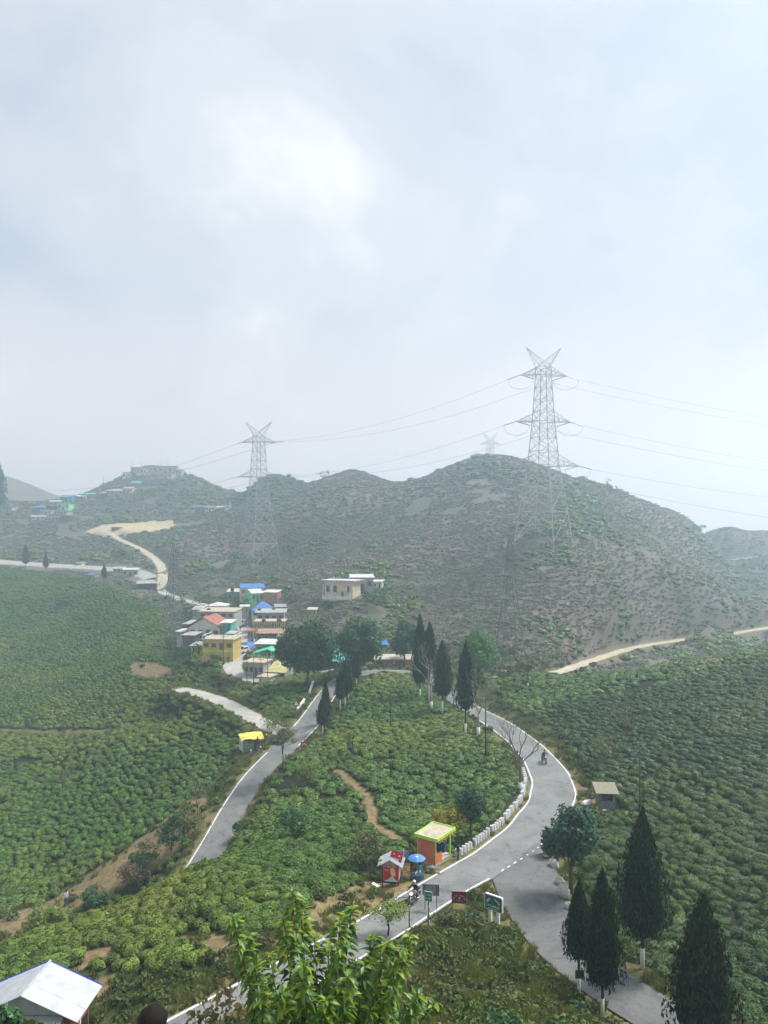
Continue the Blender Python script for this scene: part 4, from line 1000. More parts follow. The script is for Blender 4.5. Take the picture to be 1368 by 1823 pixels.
# ================================================================== pylons, poles and wires
M_STEEL = mat('galvanised_steel', (0.34, 0.35, 0.36), 0.75, 0.15, 1.0, 0, 0.2)
M_DSTEEL = mat('weathered_steel', (0.17, 0.17, 0.165), 0.8, 0.2, 1.0, 0, 0.2)
M_INS = mat('insulator_glaze', (0.10, 0.085, 0.075), 0.3, 0.2, 3, 0, 0.6)
M_WIRE = mat('wire', (0.16, 0.16, 0.165), 0.6, 0.1, 1, 0, 0.4)
TURN = [0.0]    # the big towers stand with their body turned 45 degrees to the arms
def ring_at(z, s):
    c, q = math.cos(TURN[0]), math.sin(TURN[0])
    return [Vector(((a*c-b*q)*s/2, (a*q+b*c)*s/2, z)) for a, b in ((-1, -1), (1, -1), (1, 1), (-1, 1))]
def lattice(levels, o, m, leg_t, br_t):
    """levels: (z, side); legs as four parts, bracing one part per storey"""
    for i in range(4):
        mb = MB(); mb.tube([ring_at(z, s)[i] for z, s in levels], leg_t/2, 4); mb.build('leg', m, o)
    for (z0, s0), (z1, s1) in zip(levels[:-1], levels[1:]):
        mb = MB(); a = ring_at(z0, s0); b_ = ring_at(z1, s1)
        for i in range(4):
            j = (i+1) % 4
            mb.bar(a[i], b_[j], br_t); mb.bar(a[j], b_[i], br_t); mb.bar(b_[i], b_[j], br_t)
            if (z1-z0) > 4.5:   # secondary members
                c = (a[i]+b_[j]+a[j]+b_[i])/4
                for q, r in ((a[i], b_[i]), (a[j], b_[j])):
                    mb.bar((q+r)/2, (q+c)/2, br_t*.7); mb.bar((q+r)/2, (r+c)/2, br_t*.7)
        mb.build('bracing', m, o)
def cross_arm(o, m, side, L_, zb, zt, s_b, s_t, t, nseg=4):
    mb = MB(); tip = Vector((side*L_, 0, zb))
    B = [Vector((side*s_b/2, y*s_b/2, zb)) for y in (-1, 1)]; T = [Vector((side*s_t/2, y*s_t/2, zt)) for y in (-1, 1)]
    for p in B+T: mb.bar(p, tip, t)
    for k in range(1, nseg):
        f = k/nseg
        q = [p.lerp(tip, f) for p in B]; w = [p.lerp(tip, f) for p in T]
        f0 = (k-1)/nseg; q0 = [p.lerp(tip, f0) for p in B]
        mb.bar(q[0], q[1], t*.7); mb.bar(q[0], w[0], t*.7); mb.bar(q[1], w[1], t*.7); mb.bar(q0[0], w[0], t*.7); mb.bar(q0[1], w[1], t*.7); mb.bar(q0[0], q[1], t*.6)
    mb.build('cross_arm', m, o)
    return tip
def big_pylon(label, loc, rz, k=1.0, name='transmission_tower', thick=1.0):
    o = thing(name, label, 'pylon', loc, rz, None); o.scale = (k, k, k)
    lv = [(-0.6, 13.4), (9, 11.3), (17, 9.3), (23.6, 7.3), (28.2, 6.7), (32.6, 6.0), (37.6, 5.3), (41, 4.9), (44.6, 4.5), (48.4, 4.1), (52.4, 3.7), (55, 3.6)]
    lt, bt = 0.30*thick, 0.17*thick
    TURN[0] = PI/4; lattice(lv, o, M_STEEL, lt, bt); TURN[0] = 0.0
    tips = []
    for L_, zb, zt, sb, st in ((11.6, 23.6, 27.0, 7.3, 6.9), (8.9, 37.6, 40.6, 5.3, 5.0), (7.5, 52.4, 55.0, 3.7, 3.6)):
        for sd in (-1, 1): tips.append(cross_arm(o, M_STEEL, sd, L_, zb, zt, sb, st, bt*1.05))
    for sd in (-1, 1):      # earth-wire horns
        mb = MB(); tip = Vector((sd*5.7, 0, 61.2))
        for p in (Vector((sd*1.8, -1.8, 55)), Vector((sd*1.8, 1.8, 55)), Vector((0, -0.9, 56.8)), Vector((0, 0.9, 56.8))):
            mb.bar(p, tip, bt)
        for f0 in (0.0, .2, .4, .6, .8):
            a = Vector((sd*1.8, -1.8, 55)).lerp(tip, f0); b_ = Vector((0, -0.9, 56.8)).lerp(tip, f0+.1); a2 = Vector((sd*1.8, 1.8, 55)).lerp(tip, f0); b2 = Vector((0, .9, 56.8)).lerp(tip, f0+.1)
            mb.bar(a, b_, bt*.7); mb.bar(a2, b2, bt*.7); mb.bar(a, a2, bt*.6)
        for y in (-1, 1):
            mb.bar((sd*1.8, y*1.8, 55), (0, y*.9, 56.8), bt)
        mb.build('earth_wire_horn', M_STEEL, o); tips.append(tip)
    o['tips'] = 0; del o['tips']
    return o, tips
def wire(pts, r=0.05, label=None, group=None, n=24, sag=0.0, name='power_line'):
    a, b_ = Vector(pts[0]), Vector(pts[1]); L_ = [a.lerp(b_, i/n)-Vector((0, 0, 4*sag*(i/n)*(1-i/n))) for i in range(n+1)]
    o = MB().tube(L_, r, 4, False).build(name, M_WIRE); tag(o, label, 'cable', group); return o
T1 = base_at(968, 962, 236); T2 = base_at(461, 1006, 317); T3 = at_d(873, 560)
EXCL += [(T1.x, T1.y, 3), (T2.x, T2.y, 3)]
T3.z = CZ-(770-HY)/F*560-61.2*1.0
p1_, tips1 = big_pylon('tall lattice pylon with three cross-arm pairs on the big hill flank', T1, R(6))
p2_, tips2 = big_pylon('second tall lattice pylon standing beyond the village roofs', T2, R(-4), 1.0)
p3_, tips3 = big_pylon('distant lattice pylon peeping over the big hill crest', T3, R(3), 1.0, thick=1.0)
def tw(loc, rz, tip): 
    return Vector(loc)+Matrix.Rotation(rz, 3, 'Z') @ Vector(tip)
def strain(tower, loc, rz, tip, target, sag, label, group, ln=4.6, wr=0.055):
    """tension insulator string as part of the tower, then the conductor"""
    a = tw(loc, rz, tip); dv = (Vector(target)-a); dv.z -= sag*3.0; dv.normalize(); b_ = a+dv*ln
    M = Matrix.Rotation(-rz, 3, 'Z'); la = M @ (a-Vector(loc)); lb = M @ (b_-Vector(loc))
    off = Vector((0, 0.22, 0))
    mb = MB(); mb.tube([la+off, lb+off], 0.10, 5); mb.tube([la-off, lb-off], 0.10, 5); mb.build('insulator_string', M_INS, tower)
    return b_
GA = 'conductors between the two tall pylons'; GB = 'conductors running off right from the tall pylon'
for i, tip in enumerate(tips1):
    tgt = tw(T2, R(-4), tips2[i])
    if i < 6:
        a = strain(p1_, T1, R(6), tip, tgt, 5, '', ''); b_ = strain(p2_, T2, R(-4), tips2[i], tw(T1, R(6), tip), 5, '', '')
        wire((a, b_), 0.036, 'thin conductor sagging between the two tall lattice pylons', GA, sag=5.0)
        side = 1 if tip.x > 0 else 0
        yr = [(905, 965), (862, 880), (787, 800)][i//2][1-side]
        e = P(1900, yr+[6, 6, 6][i//2], 285+side*14); sg = 11
        a2 = strain(p1_, T1, R(6), tip, e, sg, '', '')
        wire((a2, e), 0.036, 'thin conductor running from the tall pylon beyond the big hill', GB, sag=sg*0.45)
        # jumper loop under the arm
        c0 = a; c1 = a2; lowp = (c0+c1)/2-Vector((0, 0, 3.2))
        Mi = Matrix.Rotation(-R(6), 3, 'Z'); pts = [Mi @ (q-T1) for q in catmull([c0, (c0*.8+lowp*.2)-Vector((0, 0, 1.5)), lowp, (c1*.8+lowp*.2)-Vector((0, 0, 1.5)), c1], 0.8)]
        MB().tube(pts, 0.05, 4, False).build('jumper_wire', M_WIRE, p1_)
    # second tower onward to the west
    if i in (2, 3, 4, 5):
        e = P(60, 895 if i < 4 else 872, 620)
        b2 = strain(p2_, T2, R(-4), tips2[i], e, 4, '', '')
        wire((b2, e), 0.06, 'thin conductor leaving the second pylon towards the distant hills', 'conductors west of the second pylon', sag=7)
def small_pylon(label, loc, rz, h):
    o = thing('lattice_pylon', label, 'pylon', loc, rz); k = h/28.0
    lv = [(-0.4, 5.6), (3.6, 4.8), (7.2, 4.0), (10.4, 3.3), (13.4, 2.7), (16.4, 2.1), (18.6, 1.75), (20.8, 1.5), (22.8, 1.3), (25.2, 0.9), (28, 0.12)]
    lv = [(z*k, s*k) for z, s in lv]
    lattice(lv, o, M_DSTEEL, 0.20, 0.12)
    for zb, L_ in ((11.6, 4.1), (16.0, 4.6), (20.4, 3.9)):
        for sd in (-1, 1):
            tip = cross_arm(o, M_DSTEEL, sd, L_*k, zb*k, (zb+1.2)*k, 2.0*k, 1.8*k, 0.12, 3)
            for yd in (-1, 1):
                MB().tube([tip, tip+Vector((0, yd*0.25, -.05)), tip+Vector((0.2*sd, yd*1.6, -.3))], 0.11, 5).build('insulator_string', M_INS, o)
    return o
S1 = base_at(908, 1186, 146); small_pylon('slender lattice pylon with dark insulators below the tall pylon', S1, R(62), (1186-930)*S1.y/F); EXCL.append((S1.x, S1.y, 2.5))
S2 = base_at(309, 1172, 186); small_pylon('slender lattice pylon at the edge of the village houses', S2, R(60), (1172-982)*S2.y/F)
EXCL.append((S2.x, S2.y, 2.5))
M_POLE = mat('pole_steel', (0.07, 0.065, 0.06), 0.7, 0.2, 2, 0, 0.3)
def pole(px, py, top, label, d=None, arms=1, r=0.06, name='utility_pole', group=None):
    p = base_at(px, py, d); s = p.y/F; EXCL.append((p.x, p.y, .5))
    if d: py = proj(p.x, p.y, p.z)[1]
    h = (py-top)*s; o = thing(name, label, 'pole', p, 0, group)
    MB().tube([(0, 0, -.3), (0, 0, h*.5), (0, 0, h)], [r*1.2, r, r*.75], 7).build('post', M_POLE, o, True)
    for i in range(arms):
        z = h-.25-.5*i; mb = MB(); mb.box((0, 0, z), (1.2, .06, .06)); mb.build('cross_bar', M_POLE, o)
        for x in (-.5, 0.5): MB().lathe([(.03, 0), (.055, .05), (.03, .09), (.045, .14), (.01, .16)], 6, (x, 0, z+.03)).build('insulator', M_INS, o)
    return p+Vector((0, 0, h))
q1 = pole(865, 1349, 1236, 'dark utility pole in front of the right road leg', None, 1, .09)
q2 = pole(696, 1294, 1228, 'slim utility pole alone in the tea inside the hairpin', None, 1, .06)
q3 = pole(1139, 1448, 1330, 'tall dark utility pole among tea bushes near the stone hut', None, 1, .08)
for a, b_ in ((q1, q3), (q1, q2)):
    for x in (-.5, .5): wire((a+Vector((x, 0, -.1)), b_+Vector((x, 0, -.1))), .012, 'thin service wire strung between the utility poles', 'service wires over the tea', sag=1.2)
e3 = at_d(1500, 60)+Vector((0, 0, 7))
for x in (-.5, .5): wire((q3+Vector((x, 0, -.1)), e3+Vector((x, 0, 0))), .014, 'thin service wire crossing the tea slope beyond the stone hut', 'service wires over the tea slope', sag=.8)
for i, (px, py, top, d) in enumerate([(440, 1222, 1160, 146), (452, 1228, 1168, 142), (465, 1232, 1172, 139), (477, 1222, 1170, 144)]):
    pole(px, py, top, 'dark post in the row below the green-roofed stall', d, 1, .07, 'utility_pole', 'posts below the green-roofed stall')
pole(398, 1205, 1120, 'tall post in front of the yellow house', 160, 2, .07)
pole(232, 1200, 1168, 'short pole on the bare patch of the left slope', None, 1, .06)
pole(372, 1122, 1040, 'pole rising behind the village roofs', 205, 2, .07)
# ================================================================== people
SKIN = mat('skin', (0.36, 0.21, 0.14), 0.6, 0.1, 4)
HAIR = mat('black_hair', (0.008, 0.007, 0.006), 0.7, 0.3, 30, 0.3, 0.15)
def cloth(name, c): return mat('cloth_'+name, c, 0.9, 0.15, 6, 0.15, 0.1)
POSES = {
 'stand': {'pelvis': (0, 0, .92), 'chest': (0, -.01, 1.28), 'neck': (0, 0, 1.46), 'head': (0, -.02, 1.62), 'sh': (.19, 0, 1.40), 'el': (.25, .02, 1.12), 'wr': (.26, -.06, .88), 'hip': (.10, 0, .88), 'kn': (.11, -.02, .48), 'an': (.11, .02, .08), 'toe': (.12, -.15, .04)},
 'walk': {'pelvis': (0, 0, .92), 'chest': (0, -.03, 1.28), 'neck': (0, -.03, 1.46), 'head': (0, -.06, 1.62), 'sh': (.19, -.02, 1.40), 'el': (.25, .06, 1.14), 'wr': (.25, -.04, .92), 'hip': (.10, 0, .88), 'kn': (.11, -.10, .48), 'an': (.11, .0, .08), 'toe': (.12, -.17, .04)},
 'sit': {'pelvis': (0, 0, .50), 'chest': (0, -.03, .84), 'neck': (0, -.03, 1.02), 'head': (0, -.06, 1.17), 'sh': (.19, -.02, .97), 'el': (.26, -.10, .74), 'wr': (.14, -.30, .66), 'hip': (.11, -.02, .47), 'kn': (.14, -.42, .48), 'an': (.14, -.40, .08), 'toe': (.15, -.56, .04)},
 'ride': {'pelvis': (0, .12, .86), 'chest': (0, -.02, 1.19), 'neck': (0, -.08, 1.36), 'head': (0, -.12, 1.51), 'sh': (.20, -.06, 1.31), 'el': (.34, -.22, 1.08), 'wr': (.33, -.48, 1.04), 'hip': (.12, .08, .82), 'kn': (.24, -.28, .70), 'an': (.20, -.02, .34), 'toe': (.20, -.17, .29)},
}
_pm = {}
def person_mesh(pose, mats_):
    """one skinned body: arms and legs taper, hands end in five fingers; faces take cloth by region"""
    if pose in _pm:
        me = _pm[pose].copy()
    else:
        J = POSES[pose]; V = []; E = []; Rr = []
        def add(p, r, par=None):
            V.append(p); Rr.append(r)
            if par is not None: E.append((par, len(V)-1))
            return len(V)-1
        pe = add(J['pelvis'], .135); ab = add(tuple((Vector(J['pelvis'])*.5+Vector(J['chest'])*.5)), .125, pe); ch = add(J['chest'], .15, ab); nk = add(J['neck'], .058, ch)
        hd = Vector(J['head']); add(tuple(hd+Vector((0, .01, -.05))), .075, nk); add(tuple(hd+Vector((0, 0, .03))), .098, len(V)-1); add(tuple(hd+Vector((0, .01, .11))), .06, len(V)-1)
        for s in (-1, 1):
            g = lambda k: (s*J[k][0], J[k][1]*(-1 if (pose == 'walk' and s < 0 and k in ('kn', 'an', 'toe', 'el', 'wr')) else 1), J[k][2])
            a = add(g('sh'), .075, ch); b_ = add(g('el'), .052, a); w = add(g('wr'), .034, b_)
            dv = (Vector(g('wr'))-Vector(g('el'))).normalized(); hnd = Vector(g('wr'))+dv*.08; h_ = add(tuple(hnd), .034, w)
            for f in range(4): add(tuple(hnd+dv*(.075+.012*(f in (1, 2)))+Vector((0, (f-1.5)*.021, -.01))), .010, h_)
            add(tuple(Vector(g('wr'))+dv*.07+Vector((0, -.055, 0))), .012, w)
            a = add(g('hip'), .10, pe); b_ = add(g('kn'), .066, a); c = add(g('an'), .045, b_); add(g('toe'), .042, c)
        m0 = bpy.data.meshes.new('body'); m0.from_pydata(V, E, []); o = bpy.data.objects.new('tmp_body', m0); COL.objects.link(o)
        sk = o.modifiers.new('skin', 'SKIN'); sk.use_smooth_shade = True
        for i, sv in enumerate(m0.skin_vertices[0].data): sv.radius = (Rr[i], Rr[i]*(.8 if i in (0, 1, 2) else 1)); sv.use_root = (i == 0)
        ss = o.modifiers.new('sub', 'SUBSURF'); ss.levels = 1; ss.render_levels = 1
        dg = bpy.context.evaluated_depsgraph_get(); me = bpy.data.meshes.new_from_object(o.evaluated_get(dg)); bpy.data.objects.remove(o)
        _pm[pose] = me; me = me.copy()
    J = POSES[pose]; me.materials.clear()
    for m in mats_: me.materials.append(m)     # 0 skin, 1 shirt, 2 trousers, 3 shoes
    nz0 = J['neck'][2]; pz = J['pelvis'][2]; wr = Vector(J['wr'])
    for p in me.polygons:
        c = p.center; k = 1
        if c.z > nz0+.0 and abs(c.x) < .13: k = 0
        elif min((c-wr).length, (c-Vector((-wr.x, wr.y, wr.z))).length) < .075 or (abs(c.x) > .2 and c.z < wr.z-.02 and pose in ('stand', 'walk') and c.z > .7): k = 0
        elif c.z < .12 or (pose == 'ride' and c.z < .40): k = 3
        elif c.z < pz-.0 and abs(c.x) < .30 and not (abs(c.x) > .19 and pose in ('stand', 'walk') and c.z > .8): k = 2
        p.material_index = k
        p.use_smooth = True
    return me
def person(pose, loc, rz, label, shirt, trousers, scale=1.0, helmet=None, group=None, hat=None):
    o = thing('person', label, 'person', loc, rz, group, scale)
    me = person_mesh(pose, [SKIN, cloth(*shirt), cloth(*trousers), cloth('black', (.02, .02, .022))])
    b_ = bpy.data.objects.new('body', me); COL.objects.link(b_); b_.parent = o
    h = Vector(POSES[pose]['head'])
    if helmet:
        MB().ball(h+Vector((0, .01, .05)), (.135, .15, .14), 12, 8).build('helmet', helmet, o, True)
        MB().box(h+Vector((0, -.13, .03)), (.17, .03, .07)).build('visor', mat('visor', (.01, .01, .012), .15, .1, 2, 0, .6), o)
    else:
        mb = MB(); mb.ball(h+Vector((0, .025, .065)), (.105, .115, .10), 12, 8); mb.ball(h+Vector((0, .06, .0)), (.095, .075, .10), 10, 6)
        mb.build('hair', HAIR, o, True)
    f = MB(); f.ball(h+Vector((0, -.108, .0)), (.016, .022, .022), 6, 4); f.build('nose', SKIN, o, True)
    for s in (-1, 1):
        MB().ball(h+Vector((s*.036, -.093, .035)), (.014, .010, .009), 6, 4).build('eye', HAIR, o, True)
        MB().ball(h+Vector((s*.098, .01, .01)), (.014, .025, .034), 6, 4).build('ear', SKIN, o, True)
    return o
# ================================================================== motorcycles and cars
M_TYRE = mat('tyre_rubber', (.014, .014, .015), .85, .2, 8)
M_BLACKP = mat('black_paint', (.012, .012, .014), .25, .1, 3, 0, .5)
M_CHROME = mat('bright_metal', (.55, .55, .56), .25, .1, 3, 0, .5, None, .9)
M_LAMP = mat('headlamp_glass', (.95, .88, .62), .2, .03, 3, 0, .6)
M_HEADON = mat('lit_headlamp', (1.0, .88, .55), .3, .02, 1, 0, .5, None, 0, 'Object', 2, 0, 0, None, 3.0)
def wheel(o, y, z, r, w, name='wheel'):
    t = MB(); n = 18; k = 8; V = []; Fc = []
    for i in range(n):
        a = 2*PI*i/n
        for j in range(k):
            b_ = 2*PI*j/k; rr = r-w/2+w/2*math.cos(b_); V.append((w/2*math.sin(b_), y+rr*math.cos(a), z+rr*math.sin(a)))
    for i in range(n):
        for j in range(k): Fc.append((i*k+j, i*k+(j+1) % k, ((i+1) % n)*k+(j+1) % k, ((i+1) % n)*k+j))
    t.add(V, Fc); wh = t.build(name, M_TYRE, o, True)
    m = MB()
    for i in range(5):
        a = 2*PI*i/5; m.bar((0, y, z), (0, y+(r-w)*math.cos(a), z+(r-w)*math.sin(a)), .03)
    m.tube([(-.05, y, z), (.05, y, z)], .05, 8); m.build('rim', M_CHROME, wh)
def motorcycle(loc, rz, label, paint, lit=False, group=None, lean=0.0):
    o = thing('motorcycle', label, 'motorcycle', loc, rz, group); o.rotation_euler = (0, lean, rz)
    wheel(o, -.66, .30, .30, .10, 'front_wheel'); wheel(o, .66, .30, .30, .12, 'rear_wheel')
    MB().tube([(0, -.52, .95), (0, -.60, .60), (0, .05, .32), (0, .45, .42), (0, .62, .70), (0, -.40, .80)], .035, 6).build('frame', M_BLACKP, o)
    e = MB(); e.box((0, -.02, .42), (.24, .34, .26)); e.tube([(0, -.12, .50), (0, -.20, .66)], .10, 8); e.build('engine', M_CHROME, o)
    tk = MB(); tk.ball((0, -.18, .86), (.15, .30, .13), 12, 8); tk.build('fuel_tank', paint, o, True)
    st = MB(); st.prism([(-.13, .78), (.13, .78), (.11, .86), (-.11, .86)], .05, .72); st.build('seat', mat('seat_vinyl', (.015, .014, .014), .6, .2, 5), o)
    for s in (-1, 1): MB().tube([(s*.09, -.50, .98), (s*.09, -.66, .30)], .028, 6).build('fork', M_CHROME, o)
    MB().tube([(-.36, -.42, 1.05), (-.20, -.50, 1.06), (0, -.52, 1.0), (.20, -.50, 1.06), (.36, -.42, 1.05)], .018, 6).build('handlebar', M_BLACKP, o)
    hl = MB(); hl.ball((0, -.62, .90), (.10, .08, .10), 10, 6); hl.build('headlight', M_HEADON if lit else M_LAMP, o, True)
    for yy, y2 in ((-.66, -.95), (.66, .98)):
        f = MB(); f.tube([(0, yy-.28, .42), (0, yy-.12, .60), (0, yy+.12, .61), (0, yy+.28, .45)], .06, 6); f.build('mudguard', paint, o, True)
    MB().tube([(.14, -.1, .30), (.16, .3, .28), (.16, .75, .36)], [.035, .045, .055], 8).build('exhaust', M_CHROME, o, True)
    for s in (-1, 1):
        MB().tube([(s*.24, -.46, 1.06), (s*.30, -.44, 1.22)], .008, 5).box((s*.32, -.43, 1.24), (.11, .02, .07)).build('mirror', M_BLACKP, o)
    return o
M_GLASS = mat('car_glass', (.03, .035, .04), .08, .1, 2, 0, .6)
def car(loc, rz, label, paint, L_=3.9, W=1.6, H=1.45, group=None):
    o = thing('car', label, 'car', loc, rz, group)
    prof = [(-L_/2, .35), (-L_/2+.05, .70), (-L_/2+.85, .86), (-L_/2+1.35, H-.03), (-L_/2+1.7, H), (L_/2-.75, H-.02), (L_/2-.2, .95), (L_/2, .85), (L_/2, .35), (L_/2-.4, .25), (-L_/2+.3, .25)]
    V = []; 
    rows = [(-W/2, .0), (-W/2+.10, 1), (W/2-.10, 1), (W/2, 0)]
    mb = MB(); n = len(prof)
    for i, (xx, t) in enumerate(rows):
        for y, z in prof:
            ins = 0 if t else 0
            zz = z if t or z < .9 else .9+(z-.9)*.9
            mb.v.append((xx*(1 if z < .95 else .90), y, zz))
    for i in range(3):
        for j in range(n): mb.f.append((i*n+j, i*n+(j+1) % n, (i+1)*n+(j+1) % n, (i+1)*n+j))
    mb.f.append(tuple(range(n))[::-1]); mb.f.append(tuple(3*n+j for j in range(n)))
    mb.build('body', paint, o)
    MB().slab((-W*.38, -L_/2+.80, .94), (W*.38, -L_/2+.80, .94), (W*.36, -L_/2+1.30, H-.06), (-W*.36, -L_/2+1.30, H-.06), -.035).build('windscreen', M_GLASS, o)
    MB().slab((W*.37, L_/2-.17, .98), (-W*.37, L_/2-.17, .98), (-W*.35, L_/2-.66, H-.10), (W*.35, L_/2-.66, H-.10), -.035).build('rear_window', M_GLASS, o)
    for s in (-1, 1):
        MB().box((s*(W/2*.945), .12, 1.13), (.05, L_*.42, .34)).build('side_window', M_GLASS, o)
        MB().box((s*W*.34, -L_/2+.02, .66), (.30, .08, .14)).build('headlight', M_LAMP, o)
        MB().box((s*W*.40, L_/2-.03, .74), (.16, .10, .22)).build('tail_light', mat('tail_red', (.35, .02, .02), .3), o)
        for y in (-L_/2+.75, L_/2-.75):
            t = MB(); t.tube([(s*(W/2-.18), y, .31), (s*(W/2+.01), y, .31)], .31, 16); wv = t.build('wheel', M_TYRE, o)
            MB().tube([(s*(W/2-.02), y, .31), (s*(W/2+.025), y, .31)], .18, 10).build('rim', M_CHROME, wv)
    for yy in (-L_/2+.02, L_/2-.01): MB().box((0, yy, .42), (W*.96, .12, .16)).build('bumper', M_BLACKP, o)
    return o
# ---- riders on the road -------------------------------------------------------
def road_pt(px, py, dz=0.012):
    q = np.array([proj(*p) for p in ML]); i = int(np.hypot(q[:, 0]-px, q[:, 1]-py).argmin())
    d = by_drop(px, py, CZ-ML[i, 2]); return Vector((d.x, d.y, ML[i, 2]+dz))
b1 = road_pt(739, 1607); motorcycle(b1, R(-28), 'motorcycle with lit headlight coming down the near road below the kiosk', mat('silver_paint', (.35, .35, .37), .3, .1, 2, 0, .5), True)
person('ride', b1, R(-28), 'motorcyclist in black jacket and pale helmet riding past the red kiosk', ('blackj', (.012, .012, .016)), ('darkt', (.03, .03, .04)), 1.0, mat('pale_helmet', (.6, .6, .55), .3))
b2 = road_pt(969, 1358); motorcycle(b2, R(8), 'black motorcycle rounding the bend under the forked bare tree', M_BLACKP)
person('ride', b2, R(8), 'motorcyclist all in black leaning into the bend', ('blackj', (.012, .012, .016)), ('blackt', (.015, .015, .018)), 1.0, M_BLACKP)
c1 = road_pt(500, 1324); car(c1+Vector((.3, 1.0, 0)), R(-18), 'dark parked car at the lane mouth behind the flat-layered tree', mat('car_dark', (.02, .03, .045), .25, .1, 2, 0, .6))
# ---- viewer standing just below the camera ---------------------------------------
vx = (272-HX)/F*5.3; vz = gz(vx, 5.3); hs = (CZ-(1797-HY)/F*5.3-vz)/1.76
person('stand', (vx, 5.3, vz), R(165), 'dark-haired person standing just below the viewpoint', ('dark', (.03, .03, .035)), ('darkt', (.03, .03, .04)), hs)
# ================================================================== roadside boards
M_WHITEP = mat('white_paint', (.74, .75, .74), .6, .08, 5, .1)
M_GREENS = mat('sign_green', (.008, .10, .085), .5, .12, 3)
M_MAROON = mat('sign_maroon', (.16, .022, .035), .6, .2, 4)
M_LETTER = mat('sign_lettering', (.62, .72, .68), .6, .05, 4)
M_LETPINK = mat('sign_lettering_faded', (.50, .33, .34), .7, .1, 4)
def glyphs(mb, x, z, w, h, n, y, ang=0.0, seed=0):
    """a run of n small letter-like marks across width w"""
    rg = random.Random(seed); cw = w/n; t = cw*.24
    for i in range(n):
        cx = x-w/2+cw*(i+.5); k = rg.randrange(5)
        segs = {0: [(-.3, 0, .2, 1), (.3, 0, .2, 1), (0, 0, .7, .18)], 1: [(-.3, 0, .2, 1), (0, .42, .7, .18), (0, 0, .6, .18), (0, -.42, .7, .18)], 2: [(0, 0, .2, 1), (0, .42, .8, .18)], 3: [(-.3, 0, .2, 1), (.3, 0, .2, 1), (0, .42, .6, .18), (0, -.42, .6, .18)], 4: [(-.3, 0, .2, 1), (0, -.42, .7, .18)]}[k]
        for a, b_, sx, sz in segs: mb.box((cx+a*cw, y, z+b_*h), (sx*cw, .012, sz*h))
def arc_glyphs(mb, cx, cz, r, a0, a1, n, h, y, seed=0):
    rg = random.Random(seed)
    for i in range(n):
        a = a0+(a1-a0)*(i+.5)/n
        if rg.random() < .1: continue
        c = Vector((cx+r*math.cos(a), y, cz+r*math.sin(a)*.8)); th = a-PI/2
        for q, s in (((-.3, 0), (.22, 1.0)), ((.28, 0), (.22, 1.0)), ((0, rg.choice((-.4, 0, .4))), (.7, .22))):
            ox = (q[0]*math.cos(th)-q[1]*math.sin(th))*h*.8; oz = (q[0]*math.sin(th)+q[1]*math.cos(th))*h
            mb.box((c.x+ox, y, c.z+oz), (s[0]*h*.8, .012, s[1]*h), (0, -th, 0))
g1 = hit(880, 1647); sc = g1.y/F
EXCL.append((g1.x, g1.y, 1.2))
o = thing('road_sign', 'green welcome board on two white concrete posts at the junction', 'sign', g1, R(-38))
for x in (-.30, .30): MB().box((x, .03, .48), (.20, .20, 1.25)).build('post', M_WHITEP, o)
MB().prism([(-.62, 1.14), (-.70, 1.06), (-.70, 2.02), (-.62, 2.10), (.62, 2.10), (.70, 2.02), (.70, 1.06), (.62, 1.14-.12), (-.62, 1.02)][1:], -.11, .04).build('board_rim', M_WHITEP, o)
MB().box((0, -.125, 1.56), (1.28, .03, .94)).build('board', M_GREENS, o)
mb = MB(); arc_glyphs(mb, 0, 1.50, .46, PI*.97, PI*.03, 9, .15, -.145, 3); glyphs(mb, 0, 1.35, 1.05, .14, 9, -.145, 0, 5); glyphs(mb, 0, 1.18, .8, .06, 12, -.145, 0, 6); mb.build('lettering', M_LETTER, o)
g2 = hit(818, 1618); EXCL.append((g2.x, g2.y, .8))
o = thing('road_sign', 'faded maroon board with arched lettering half sunk in roadside grass', 'sign', g2, R(-6))
for x in (-.48, .48): MB().box((x, .03, .35), (.05, .05, 1.3)).build('post', M_DSTEEL, o)
MB().box((0, 0, .85), (1.12, .03, .88)).build('board_rim', M_LETPINK, o); MB().box((0, -.02, .85), (1.06, .03, .82)).build('board', M_MAROON, o)
mb = MB(); arc_glyphs(mb, 0, .66, .42, PI*.98, PI*.02, 12, .13, -.04, 8); glyphs(mb, 0, .62, .55, .09, 8, -.04, 0, 2); mb.lathe([(.09, -.01), (.10, 0), (.09, .01)], 10, (0, -.04, .82)); mb.build('lettering', M_LETPINK, o)
g3 = hit(778, 1624); EXCL.append((g3.x, g3.y, .5))
o = thing('board_frame', 'grey back of a framed board on two thin dark legs by the road', 'sign', g3+Vector((-.42, .1, 0)), R(-4))
for x in (-.42, .42): MB().tube([(x, 0, -.3), (x, 0, 1.95)], .03, 6).build('leg', M_POLE, o)
fr = MB()
for a, b_ in (((-.57, 1.18), (.57, 1.18)), ((-.57, 1.93), (.57, 1.93)), ((-.57, 1.18), (-.57, 1.93)), ((.57, 1.18), (.57, 1.93))): fr.bar((a[0], -.03, a[1]), (b_[0], -.03, b_[1]), .06)
fr.build('frame', M_POLE, o); MB().box((0, .03, 1.555), (1.10, .02, .72)).build('panel', mat('grey_panel', (.23, .235, .235), .7, .1, 3), o)
g4 = hit(763, 1647); EXCL.append((g4.x, g4.y, .5))
o = thing('road_sign', 'small green two-line plate on a black and white striped post', 'sign', g4, R(-20))
MB().tube([(0, 0.03, -.3), (0, 0.03, 1.9)], .04, 7).build('post', M_POLE, o)
for i in range(3): MB().tube([(0.06, .02, .05+.5*i), (.06, .02, .30+.5*i)], .035, 6).build('post_stripe', M_WHITEP, o)
